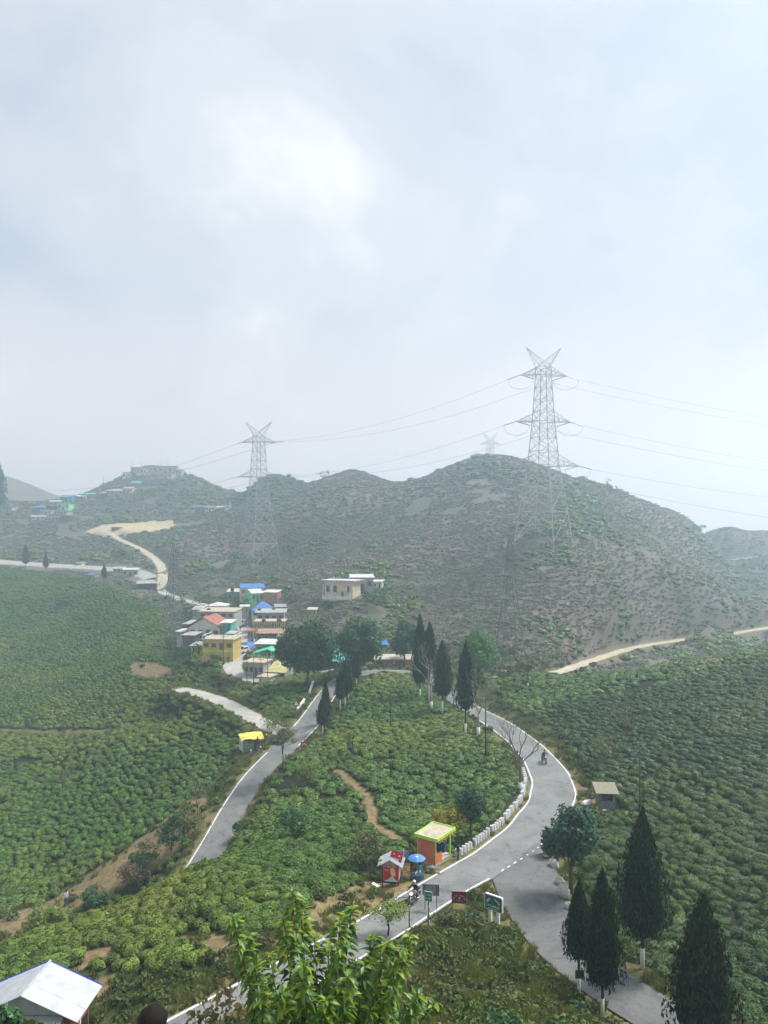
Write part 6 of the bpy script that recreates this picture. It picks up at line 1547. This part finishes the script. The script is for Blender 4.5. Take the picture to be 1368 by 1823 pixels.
W_YEL = wcol('yellow', (.47, .35, .12)); W_WHT = wcol('white', (.60, .60, .56)); W_CRM = wcol('cream', (.56, .49, .36)); W_GRY = wcol('grey', (.33, .33, .31)); W_TEAL = wcol('teal', (.06, .34, .30)); W_MINT = wcol('mint', (.22, .60, .32)); W_PINK = wcol('pink', (.55, .12, .30)); W_BLUE = wcol('blue', (.10, .24, .42)); W_DGRN = wcol('greygreen', (.14, .22, .20)); W_BRICK = wcol('brick', (.36, .19, .14)); W_LIME = wcol('lime', (.40, .55, .10)); W_DK = wcol('dark', (.09, .085, .08)); W_LIL = wcol('lilac', (.40, .33, .52))
R_GRY = rcol('grey', (.40, .40, .38)); R_WHT = rcol('white', (.62, .62, .60)); R_RED = rcol('rust', (.36, .13, .09)); R_BLU = rcol('blue', (.06, .20, .52)); R_CON = rcol('concrete', (.42, .40, .36), False); R_CRM = rcol('cream', (.58, .52, .42)); R_GRN = rcol('green', (.12, .52, .28)); R_TEAL = rcol('teal', (.10, .42, .42)); R_RAIN = rcol('orange', (.50, .46, .20)); R_LIL = rcol('lilac', (.52, .46, .58), False); R_RUSTL = rcol('rusty_pale', (.46, .30, .22))
house(388, 1161, 163, 56, 1139, 6, R(-6), W_YEL, R_CON, 'flat', 'yellow-walled house with pale railed flat roof at the village foot', rail=True, win=3, trim=W_LIME)
house(350, 1164, 166, 20, 1147, 4, R(-6), W_LIME, R_GRY, 'shed', 'small lime-green lean-to beside the yellow house', win=1)
house(364, 1135, 178, 58, 1098, 7, R(-8), W_WHT, R_RED, 'gabley', 'white house with a rust-red gabled tin roof', rise=2.6, win=3, eave=.9)
house(340, 1128, 184, 26, 1108, 5, R(-8), W_DK, R_GRY, 'shed', 'dark shed with long grey tin roof beside the rust-roofed house', win=1)
house(403, 1124, 176, 17, 1106, 4, R(-4), W_TEAL, R_WHT, 'shed', 'little teal shop with white roof by the village street', win=1)
house(386, 1104, 197, 64, 1086, 7, R(-6), W_GRY, R_CON, 'shed', 'wide grey house with a pale low-pitched roof behind the rusty roof', win=4)
house(384, 1092, 206, 32, 1073, 5, R(-4), W_CRM, R_WHT, 'hip', 'pale house with white hipped roof behind the flat slab roof', win=2)
house(352, 1096, 206, 17, 1080, 5, R(-10), W_GRY, R_GRY, 'gable', 'small grey-roofed hut at the top corner of the village', win=1)
house(419, 1073, 240, 28, 1050, 6, R(4), W_DGRN, R_CRM, 'shed', 'grey-green two-tone house with cream roof above the street', win=2)
house(450, 1061, 241, 40, 1040, 6, R(16), W_CRM, R_BLU, 'gable', 'cream house with bright blue tin roof on the upper slope', win=3)
house(459, 1072, 228, 22, 1049, 5, R(36), W_MINT, R_WHT, 'gable', 'mint-green fronted house with white roof and bare brick flank', win=2)
house(482, 1074, 229, 26, 1051, 3, R(-14), W_BRICK, R_WHT, 'shed', 'bare brick annexe joined to the mint-green house', win=0, door=False)
house(468, 1100, 208, 38, 1072, 6, R(8), W_WHT, R_BLU, 'hip', 'house under a blue tarpaulin roof beside the street', rise=2.4, win=2)
house(482, 1109, 200, 48, 1087, 5, R(4), W_GRY, R_GRY, 'shed', 'grey block house with overhanging tin roof below the blue tarpaulin', win=3, eave=.6)
house(480, 1126, 188, 52, 1107, 5, R(2), W_DK, R_CON, 'flat', 'unfinished house ringed with yellow bamboo scaffolding', win=3)
house(480, 1146, 177, 44, 1124, 5, R(2), W_DK, R_RUSTL, 'shed', 'dark shop with rusty pinkish tin roof by the street', win=3)
house(478, 1166, 168, 46, 1143, 5, R(-6), W_TEAL, R_WHT, 'shed', 'turquoise-walled shop with white sheet roof', win=2)
house(439, 1158, 170, 15, 1146, 3, R(-20), W_LIL, R_BLU, 'shed', 'small stall with pale blue awning on the street side', win=1, rise=1.0)
house(492, 1208, 149, 34, 1183, 4, R(-18), W_GRY, R_RAIN, 'shed', 'low shed with orange and green striped roof by the largest tree', win=2, rise=1.5)
house(452, 1206, 151, 36, 1180, 4, R(-14), W_GRY, R_CON, 'flat', 'plain concrete terrace block below the green-roofed stall', win=3)
# green tarpaulin stall
gp = P(476, 1180, 158); o = thing('market_stall', 'open stall under a peaked green tarpaulin in the village', 'stall', gp, R(-4)); EXCL.append((gp.x, gp.y+2, 4.0))
MB().box((0, 2, -.5), (6.2, 4.2, 1.0)).build('platform', R_CON, o)
for x in (-2.9, 0, 2.9):
    for y in (.1, 3.9): MB().box((x, y, 1.0), (.1, .1, 2.0)).build('post', M_WHITEP, o)
for sd in (-1, 1): MB().slab((0, -.4, 2.9), (sd*3.3, -.4, 1.9), (sd*3.3, 4.4, 1.9), (0, 4.4, 2.9), -.05*sd).build('tarpaulin', R_GRN, o)
rg = random.Random(12)
for k_ in range(12): MB().box((-2.6+.47*k_, .4+rg.uniform(0, .5), .3+rg.uniform(0, .2)), (.38, .4, .5)).build('crate', mat('ware_%d' % (k_ % 5), [(.5, .2, .25), (.5, .45, .5), (.25, .3, .5), (.55, .5, .3), (.4, .1, .1)][k_ % 5], .7), o)
# bamboo scaffolding
def scaffold(px0, px1, py, top, d, label, n=16):
    a = P(px0, py, d); w = (px1-px0)*d/F; h = (py-top)*d/F; o = thing('bamboo_scaffold', label, 'scaffold', a); m = mat('bamboo', (.55, .42, .18), .8, .2, 4); rr = random.Random(int(px0))
    for i in range(n): x = w*i/(n-1); MB().tube([(x, 0, -.5), (x+rr.uniform(-.15, .15), 0, h*rr.uniform(.85, 1.1))], .06, 5).build('pole', m, o)
    for z in (.15*h, .75*h): MB().bar((0, 0, z), (w, 0, z), .09).build('rail', m, o)
scaffold(452, 506, 1120, 1106, 183, 'row of yellow bamboo poles fencing the unfinished house roof'); scaffold(541, 570, 1114, 1099, 190, 'rough bamboo fence above the largest round tree', 14)
scaffold(452, 462, 1150, 1118, 181, 'leaning yellow bamboo frame at the street corner', 5)
# pink house and neighbours
o = house(603, 1066, 201, 56, 1034, 5, R(-24), W_CRM, R_LIL, 'flat', 'pink and cream house with wide flat lilac-edged roof on the slope', win=3, eave=.9)
MB().box((4.30, 2.5, 1.9), (.08, 4.9, 3.2)).build('pink_side', W_PINK, o)
MB().box((0, -1.3, .35), (8.8, .15, .9)).build('verandah_wall', W_WHT, o)
MB().box((0, -.7, -.3), (8.8, 1.3, .5)).build('verandah_floor', R_CON, o)
for x in (-4.2, -1.4, 1.4, 4.2): MB().box((x, -1.3, 2.2), (.16, .16, 3.6)).build('pillar', W_WHT, o)
for x in (-2.5, 2.4): MB().box((x, 2.0, 5.6), (.12, .12, 1.3)).build('roof_post', W_WHT, o)
house(645, 1052, 213, 40, 1024, 6, R(4), W_GRY, R_WHT, 'shed', 'blue-grey house with pale tin roof behind the pink house', win=2)
house(672, 1049, 212, 16, 1033, 3, R(-10), W_WHT, R_WHT, 'shed', 'tiny white shed at the side of the pale tin-roofed house', win=1)
house(556, 1097, 196, 14, 1083, 3, R(0), W_GRY, R_CRM, 'shed', 'small pale hut in the thicket above the largest tree', win=1)
house(592, 1190, 160, 34, 1166, 5, R(-12), W_DK, R_TEAL, 'shed', 'dark tea stall with turquoise sheet roof under the large trees', win=2, rise=1.4)
house(622, 1190, 158, 20, 1172, 4, R(10), W_DK, R_TEAL, 'shed', 'second turquoise-roofed stall between the large trees', win=1)
house(684, 1176, 172, 12, 1143, 3, R(10), W_BLUE, R_BLU, 'shed', 'narrow blue hut between the tall trees', win=1)
p_ = P(702, 1188, 159); o = thing('roadside_stall', 'low pale stall with long red banner behind the hairpin', 'stall', p_, R(-2)); EXCL.append((p_.x, p_.y+1, 3.2))
MB().box((0, 1.2, .9), (8.0, 2.2, 1.9)).build('wall', W_GRY, o); MB().slab((-4.4, -.3, 1.75), (4.4, -.3, 1.75), (4.4, 2.8, 2.4), (-4.4, 2.8, 2.4), .08).build('roof', R_CRM, o); MB().box((0, -.05, .85), (7.8, .06, .85)).build('banner', mat('banner_red', (.60, .06, .04), .6, .1, 2), o)
for x in (-3.9, 0, 3.9): MB().box((x, -.15, .8), (.1, .1, 2.1)).build('post', M_WHITEP, o)
# parked vehicles and people in the street
def v_pt(px, py, d=None):
    q = np.array([proj(*p) for p in ROADS['village'][0]]); i = int(np.hypot(q[:, 0]-px, q[:, 1]-py).argmin()); r_ = ROADS['village'][0][i]; dd = F*(CZ-r_[2])/(py-HY)
    return Vector(((px-HX)/F*dd, dd, r_[2]+.02))
car(v_pt(432, 1114), R(-12), 'white car parked in the village street above the teal shop', mat('car_white', (.62, .63, .64), .3, .05, 2, 0, .5), 3.6, 1.55, 1.7)
car(v_pt(417, 1104), R(25), 'pale van parked beside the flat slab roof house', mat('car_silver', (.45, .47, .48), .3, .05, 2, 0, .5), 3.6, 1.6, 1.7)
car(v_pt(433, 1162), R(-25), 'small white car under the pale blue awning', mat('car_white', (.62, .63, .64)), 3.4, 1.5, 1.5)
for px, py, lb, c_ in ((407, 1181, 'dark-clothed pedestrian on the lower village street', (.03, .03, .035)), (428, 1124, 'pedestrian in black halfway up the village street', (.02, .02, .025)), (431, 1099, 'pedestrian at the top of the village street', (.04, .04, .05)), (426, 1100, 'pedestrian in grey beside another at the street top', (.12, .12, .13))):
    person('walk', v_pt(px, py), R(20), lb, ('v%d' % px, c_), ('dk', (.05, .05, .07)), 1.0)
for i, px in enumerate((270, 276, 280, 284)):
    person('walk', v_pt(px, 1046), R(10+40*i), 'small far pedestrian in the group by the roadside sheds', ('far%d' % i, [(.2, .04, .04), (.04, .04, .05), (.2, .06, .05), (.05, .05, .08)][i]), ('dk', (.05, .05, .07)), 1.1, None, 'pedestrians by the roadside sheds')
# sheds on the upper road
for px, py, d, w, top, rz_, wl, rf, rt, lb in (
 (262, 1049, 285, 34, 1037, R(18), W_DK, R_GRY, 'shed', 'long grey shed beside the upper road crossing'), (256, 1044, 290, 20, 1034, R(14), W_GRY, R_GRY, 'gable', 'grey gabled shed behind the long roadside shed'),
 (232, 1026, 309, 26, 1012, R(10), W_GRY, R_WHT, 'shed', 'white-roofed shed by the upper road'), (212, 1020, 318, 20, 1009, R(6), W_GRY, R_GRY, 'gable', 'small grey shed on the upper road bend'),
 (161, 1029, 310, 16, 1022, 0, W_GRY, R_BLU, 'shed', 'blue-sheeted hut below the upper road'), (141, 1010, 338, 8, 1002, 0, W_WHT, R_CRM, 'flat', 'tiny white hut on the upper road'), (1345, 1032, 392, 26, 1022, 0, W_GRY, R_WHT, 'gable', 'pale-roofed house in the far right hollow')):
    house(px, py, d, w, top, 5, rz_, wl, rf, rt, lb, win=2 if w > 12 else 1)
# far hilltop village
FAR = [
 (290, 843, 520, 50, 830, W_GRY, R_CON, 'flat', 'long unfinished concrete block crowning the far hilltop', 5), (256, 845, 521, 26, 835, W_CRM, R_GRY, 'flat', 'cream block joined to the long hilltop block', 3), (315, 846, 516, 16, 834, W_GRY, R_WHT, 'shed', 'small grey hut below the end of the hilltop block', 1), (246, 842, 517, 26, 832, W_GRY, R_CON, 'flat', 'grey flat-roofed house on the far hilltop shoulder', 3), (262, 846, 508, 12, 835, W_WHT, R_WHT, 'flat', 'white cube house below the hilltop block', 2),
 (226, 852, 512, 14, 841, W_WHT, R_GRY, 'flat', 'pale square house on the far hill flank', 2), (292, 852, 500, 30, 841, W_GRY, R_WHT, 'shed', 'white-roofed long house under the hilltop block', 3), (270, 862, 492, 44, 852, W_DGRN, R_WHT, 'shed', 'wide low house with pale roof mid-way up the far hill', 4),
 (242, 868, 488, 16, 856, W_DGRN, R_TEAL, 'gable', 'teal-roofed hut mid-way up the far hill', 2), (204, 882, 475, 28, 870, W_GRY, R_CON, 'hip', 'house with wide hipped roof low on the far hill', 3), (228, 877, 480, 16, 866, W_CRM, R_GRY, 'gable', 'small cream hut low on the far hill', 2), (158, 886, 478, 20, 877, W_BLUE, R_TEAL, 'gable', 'blue-roofed house on the far saddle', 2), (145, 889, 476, 16, 881, W_GRY, R_WHT, 'gable', 'grey house on the far saddle', 2), (185, 885, 474, 14, 875, W_DK, R_GRY, 'gable', 'dark hut beside the hipped-roof house', 1),
 (118, 893, 462, 22, 881, W_TEAL, R_BLU, 'gable', 'turquoise house with blue roof in the far cluster', 2), (113, 908, 448, 20, 895, W_MINT, R_BLU, 'flat', 'pale mint house with window in the far cluster', 2), (98, 900, 452, 18, 890, W_GRY, R_GRY, 'gable', 'grey house at the top of the far cluster', 2), (94, 907, 448, 14, 899, W_DK, R_GRY, 'shed', 'dark hut in the far cluster', 1), (71, 910, 445, 14, 900, W_BLUE, R_BLU, 'gable', 'blue-roofed hut at the far cluster edge', 1), (82, 917, 440, 20, 907, W_CRM, R_RUSTL, 'shed', 'cream hut with rusty roof in the far cluster', 2), (108, 918, 440, 24, 909, W_GRY, R_CON, 'flat', 'low flat-roofed house in the far cluster', 3), (68, 926, 432, 22, 917, W_WHT, R_GRY, 'gable', 'pale house at the foot of the far cluster', 2), (92, 928, 430, 26, 919, W_GRY, R_GRY, 'shed', 'grey row hut at the foot of the far cluster', 3), (118, 927, 430, 16, 918, W_DK, R_CON, 'flat', 'dark open garage at the foot of the far cluster', 1), (10, 908, 450, 24, 900, W_GRY, R_TEAL, 'shed', 'long low house near the very tall dark tree', 3),
 (352, 911, 436, 26, 900, W_BLUE, R_WHT, 'shed', 'white-roofed bungalow at the foot of the far hill', 3), (338, 913, 436, 18, 908, W_CRM, R_CRM, 'flat', 'low cream wall house beside the white-roofed bungalow', 1), (374, 911, 438, 18, 900, W_CRM, R_CRM, 'shed', 'pinkish hut beside the white-roofed bungalow', 2), (393, 908, 440, 12, 901, W_GRY, R_WHT, 'gable', 'small grey hut beside the pinkish hut', 1), (406, 908, 436, 10, 899, W_WHT, R_WHT, 'flat', 'lone white cube hut on the slope', 1), (206, 944, 412, 16, 939, W_DK, R_CON, 'flat', 'low dark shelter at the edge of the bare field', 1)]
for px, py, d, w, top, wl, rf, rt, lb, nw in FAR:
    house(px, py, d, w, top, 7, R((px*37) % 30-15), wl, rf, rt, lb, win=nw, door=nw > 1, eave=.6)
a = P(278, 827, 520); 
for i, px in enumerate((283, 287, 289, 296, 299, 301)):
    q = P(px, 828, 522); o = MB().tube([(0, 0, -.5), (0, 0, 3.4+.4*(i % 2))], .12, 5).build('rebar_column', R_CON); o.location = q; tag(o, 'bare column stub sticking up from the hilltop block roof', 'column', 'column stubs on the hilltop block')
for px, py, top in ((236, 832, 822), (252, 830, 824), (184, 870, 848)):
    q = P(px, py, 515); o = thing('antenna_mast', 'thin mast on the far hill village', 'mast', q, 0, 'masts on the far hill'); MB().tube([(0, 0, -1), (0, 0, (py-top)*515/F)], .12, 5).build('mast', M_POLE, o); MB().bar((-.6, 0, (py-top)*515/F*.9), (.6, 0, (py-top)*515/F*.9), .1).build('cross_bar', M_POLE, o)

# clutter on and between the village roofs
M_TANK = mat('tank_black', (.02, .02, .022), .5, .2, 2)
for i, (px, py, d) in enumerate([(361, 1134, 164), (398, 1137, 166), (372, 1086, 200), (470, 1105, 189), (497, 1104, 190), (462, 1086, 203), (488, 1086, 204), (414, 1048, 241)]):
    q = P(px, py, d); o = MB().lathe([(.5, -.9), (.55, -.85), (.55, .25), (.4, .42), (.15, .5)], 10).build('water_tank', M_TANK); o.location = q; tag(o, 'black plastic water tank on a village roof', 'water tank', 'water tanks on village roofs')
for px, py, d, w, top, dep, rz_, wl, rf, rt, lb, nw in (
 (336, 1146, 172, 22, 1128, 4, R(-12), W_DK, R_GRY, 'shed', 'low dark shed with grey tin roof behind the lattice pylon', 1), (322, 1136, 178, 16, 1122, 3, R(-16), W_GRY, R_WHT, 'shed', 'pale tin-roofed lean-to beside the village pylon', 1),
 (410, 1140, 170, 12, 1126, 3, R(-6), W_DGRN, R_GRY, 'shed', 'narrow green kiosk at the corner of the yellow house', 1), (372, 1118, 186, 26, 1103, 4, R(-8), W_GRY, R_RUSTL, 'shed', 'annexe with rusty pale roof behind the red gable', 2),
 (446, 1134, 182, 10, 1122, 3, R(8), W_LIL, R_RED, 'shed', 'tiny stall with red awning at the street corner', 1), (505, 1148, 172, 20, 1130, 4, R(0), W_GRY, R_GRY, 'shed', 'grey shed half hidden by the largest round tree', 1), (500, 1088, 212, 18, 1076, 4, R(12), W_CRM, R_GRY, 'gable', 'cream hut at the edge of the upper thicket', 1),
 (436, 1090, 224, 14, 1078, 3, R(10), W_GRY, R_WHT, 'shed', 'small white-roofed shed at the top of the street', 1), (470, 1218, 142, 20, 1206, 3, R(-18), W_WHT, R_CON, 'flat', 'low whitewashed wall block below the terrace', 0)):
    house(px, py, d, w, top, dep, rz_, wl, rf, rt, lb, win=nw)
for px, py, top, w, lb, m_ in ((420, 1160, 1128, 14, 'dark slim tree between the yellow house and the street', M_LDK), (345, 1112, 1090, 22, 'green bush among the upper village roofs', M_LMID), (425, 1085, 1062, 24, 'grey-green tree beside the grey-green house', M_LOLV), (500, 1130, 1105, 20, 'bushy green tree beside the bamboo scaffold', M_LMID), (372, 1185, 1165, 44, 'yellow-green scrub on the bank below the yellow house', M_LYG), (405, 1215, 1200, 24, 'low scrub at the foot of the village street', M_LOLV), (520, 1075, 1055, 26, 'grey-green thicket beside the brick annexe', M_LOLV), (585, 1085, 1068, 22, 'low green bushes below the pink house', M_LMID)):
    shrub(px, py, top, w, lb, m_, .3, None, 420)
# ================================================================== tea on the slopes
TX, TY = [], []
for a, b_, sp in ((36, 120, 1.04), (120, 200, 1.16), (200, 345, 1.5)):
    x, y = scatter_grid(a, b_, sp); TX.append(x); TY.append(y)
tx = np.concatenate(TX); ty = np.concatenate(TY)
tz, td = ground(tx, ty, True); tpx, tpy = proj(tx, ty, tz)
k = zone_weight(TEA, tpx, tpy, ty) & ~zone_weight(DRY, tpx, tpy, ty) & (td > 1.5) & (seg_dist(tx, ty, PATH1) > 1.0) & (seg_dist(tx, ty, PATH2) > 1.3) & clear_of(tx, ty)
UPL = ROADS['village'][0][_far-3:]; k &= (seg_dist(tx, ty, UPL) > 9)
gap = fbm(tx/6+3, ty/6+8, 3)
k &= gap > 0.215
tx, ty, tz = tx[k], ty[k], tz[k]
print('tea bushes', len(tx))
n = len(tx)
scl = rng.uniform(0.66, 1.02, n)*np.where(ty > 200, 1.3, np.where(ty > 120, 1.1, 1.0))
# bushes spread along the contour, so that they run together in loose rows
gxx = (base_h(tx+1.5, ty)-base_h(tx-1.5, ty)); gyy = (base_h(tx, ty+1.5)-base_h(tx, ty-1.5))
along = np.arctan2(gyy, gxx)+PI/2
big_ = np.where(rng.random(n) < .18, 1.28, 1.0)
sclv = np.stack([scl*rng.uniform(0.95, 1.45, n)*big_, scl*rng.uniform(0.82, 1.08, n)*big_, scl*rng.uniform(0.58, 1.0, n)], -1)
rot = np.stack([rng.uniform(-0.12, 0.12, n), rng.uniform(-0.12, 0.12, n), along+rng.normal(0, .35, n)], -1)
tz = tz-0.08
tpx, tpy = proj(tx, ty, tz)
big = np.where((tpx > 10) & (tpx < 1358) & (tpy < 1812), scl/ty, 0)
near = np.argsort(-big)[:296]
def tea_label(px, py):
    if px > 900: return 'rounded clipped tea bush on the slope beside the branch road and tall cypresses', 'tea bushes beside the branch road'
    return 'rounded tea bush on the near spur above the main road verge', 'tea bushes on the near spur'
for q in near:
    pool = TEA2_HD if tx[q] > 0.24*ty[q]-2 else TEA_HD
    o = bpy.data.objects.new('tea_bush', pool[int(rng.integers(0, len(pool)))]); COL.objects.link(o)
    o.location = (tx[q], ty[q], tz[q]); o.rotation_euler = rot[q]; o.scale = sclv[q]
    lb, gp = tea_label(tpx[q], tpy[q]); tag(o, lb, 'tea bush', gp)
rest = np.ones(n, bool); rest[near] = False
lod = np.where(ty < 75, 0, np.where(ty < 150, 1, 2))
picks = np.where(lod == 0, rng.integers(0, 6, n), np.where(lod == 1, 6+rng.integers(0, 5, n), 11+rng.integers(0, 4, n)))
dark = (tx > 0.24*ty-2+6*(fbm(tx/15, ty/15, 2)-.5)) & (ty < 118)  # right-hand slope takes the leaves with shade in their colour
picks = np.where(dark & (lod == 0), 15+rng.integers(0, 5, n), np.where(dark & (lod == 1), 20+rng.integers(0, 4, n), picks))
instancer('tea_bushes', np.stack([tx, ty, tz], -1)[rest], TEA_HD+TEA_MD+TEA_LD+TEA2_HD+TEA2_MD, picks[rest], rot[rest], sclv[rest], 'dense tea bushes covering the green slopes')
# pruned, brownish tea and scrub over the big hill
HXs, HYs = [], []
for a, b_, sp in ((150, 240, 1.15), (240, 340, 1.55), (340, 560, 2.3)):
    x, y = scatter_grid(a, b_, sp, -0.56, 0.56, 0.42); HXs.append(x); HYs.append(y)
hx = np.concatenate(HXs); hy = np.concatenate(HYs); hzv, hd = ground(hx, hy, True); hpx, hpy = proj(hx, hy, hzv)
k = ~zone_weight(TEA, hpx, hpy, hy) & ~zone_weight(FIELD, hpx, hpy, hy) & ~zone_weight(DRY, hpx, hpy, hy) & (hd > 0.8) & (seg_dist(hx, hy, ROADS['village'][0][_far-3:]) > 8) & (seg_dist(hx, hy, ROADS['track'][0]) > 3.2) & clear_of(hx, hy) & (hpx > -60) & (hpx < 1430) & (fbm(hx/14, hy/14, 3) > 0.25) & (((hzv/1.9+fbm(hx/9, hy/9, 3)*3.2) % 1.0) > .16)
hx, hy, hzv = hx[k], hy[k], hzv[k]; n = len(hx); print('hill bushes', n)
s = rng.uniform(0.6, 1.25, n)*np.where(hy > 340, 1.45, np.where(hy > 240, 1.1, 0.9))
grn = (fbm(hx/26+4, hy/26+1, 4) > .62) & (rng.random(n) < .3)
s = np.where(grn, s*rng.uniform(1.0, 1.9, n), s)
instancer('hill_scrub', np.stack([hx, hy, hzv-0.08], -1), PRUNE+TEA_LD, np.where(grn, 5+rng.integers(0, 4, n), rng.integers(0, 5, n)), np.stack([np.zeros(n), np.zeros(n), rng.uniform(0, 6.28, n)], -1), np.stack([s*1.3, s*1.2, s*np.where(grn, .8, .52)], -1), 'low pruned brownish bushes over the big hill')
# ================================================================== grass and scrub
gx, gy = [], []
for a, b_, dn in ((16, 45, 11.0), (45, 80, 7.0), (80, 150, 2.2)):
    x, y = all_uniform(a, b_, dn); gx.append(x); gy.append(y)
gx = np.concatenate(gx); gy = np.concatenate(gy); gz_, gd = ground(gx, gy, True); ppx, ppy = proj(gx, gy, gz_)
fore = zone_weight(FORE, ppx, ppy, gy); dryz = zone_weight(DRY, ppx, ppy, gy); teaz = zone_weight(TEA, ppx, ppy, gy)
pr = rng.random(len(gx)); nzv = fbm(gx/3, gy/3, 3)
k = (gd > 0.12) & clear_of(gx, gy) & (seg_dist(gx, gy, PATH1) > .5) & ((fore & (nzv > .36)) | ((gd < 2.4) & (pr < .9*(1-gd/2.6)+.1) & (nzv > .33)) | (dryz & (pr < .10)) | (~teaz & ~fore & ~dryz & (pr < .4) & (nzv > .4)))
gx, gy, gz_ = gx[k], gy[k], gz_[k]; n = len(gx); print('grass', n)
s = rng.uniform(.6, 1.35, n)*np.where(gy > 80, 1.5, 1)
instancer('verge_grass', np.stack([gx, gy, gz_], -1), TUFT, rng.integers(0, 4, n), np.stack([np.zeros(n), np.zeros(n), rng.uniform(0, 6.28, n)], -1), np.stack([s, s, s*rng.uniform(.6, 1.2, n)], -1), 'yellowing grass on the verges and rough slope')
sx, sy = [], []
for a, b_, dn in ((16, 60, 1.6), (60, 175, 0.55)):
    x, y = all_uniform(a, b_, dn); sx.append(x); sy.append(y)
sx = np.concatenate(sx); sy = np.concatenate(sy); sz, sd = ground(sx, sy, True); ppx, ppy = proj(sx, sy, sz)
fore = zone_weight(FORE, ppx, ppy, sy); dryz = zone_weight(DRY, ppx, ppy, sy); teaz = zone_weight(TEA, ppx, ppy, sy); pr = rng.random(len(sx))
k = (sd > 0.7) & clear_of(sx, sy) & (seg_dist(sx, sy, PATH1) > .8) & ((fore & (pr < .8)) | (dryz & (pr < .10)) | (~teaz & ~dryz & ~fore & (pr < .75)) | (teaz & (sd < 2.6) & (pr < .5)))
sx, sy, sz = sx[k], sy[k], sz[k]; n = len(sx); print('scrub', n)
s = rng.uniform(.5, 1.4, n)*np.where(sy > 60, 1.25, 1)
instancer('roadside_scrub', np.stack([sx, sy, sz-.05], -1), SCR, rng.integers(0, 4, n), np.stack([np.zeros(n), np.zeros(n), rng.uniform(0, 6.28, n)], -1), np.stack([s, s, s*rng.uniform(.7, 1.3, n)], -1), 'straggly low scrub on banks and verges')
# ================================================================== haze
lo = float(GZ.min())-1.5
hb = MB().box((0, 430, (lo+125)/2), (1500, 980, 125-lo))
ho = hb.build('haze'); tag(ho, 'pale blue haze hanging over the hills', None, None, 'stuff')
hm = bpy.data.materials.new('haze_air'); hm.use_nodes = True; t = hm.node_tree
for n in list(t.nodes):
    if n.type == 'BSDF_PRINCIPLED': t.nodes.remove(n)
pv = N(t, 'ShaderNodeVolumePrincipled'); pv.inputs['Color'].default_value = (0.68, 0.885, 1.0, 1); pv.inputs['Density'].default_value = 0.0013; pv.inputs['Anisotropy'].default_value = 0.70
t.links.new(pv.outputs[0], t.nodes['Material Output'].inputs['Volume'])
ho.data.materials.append(hm)
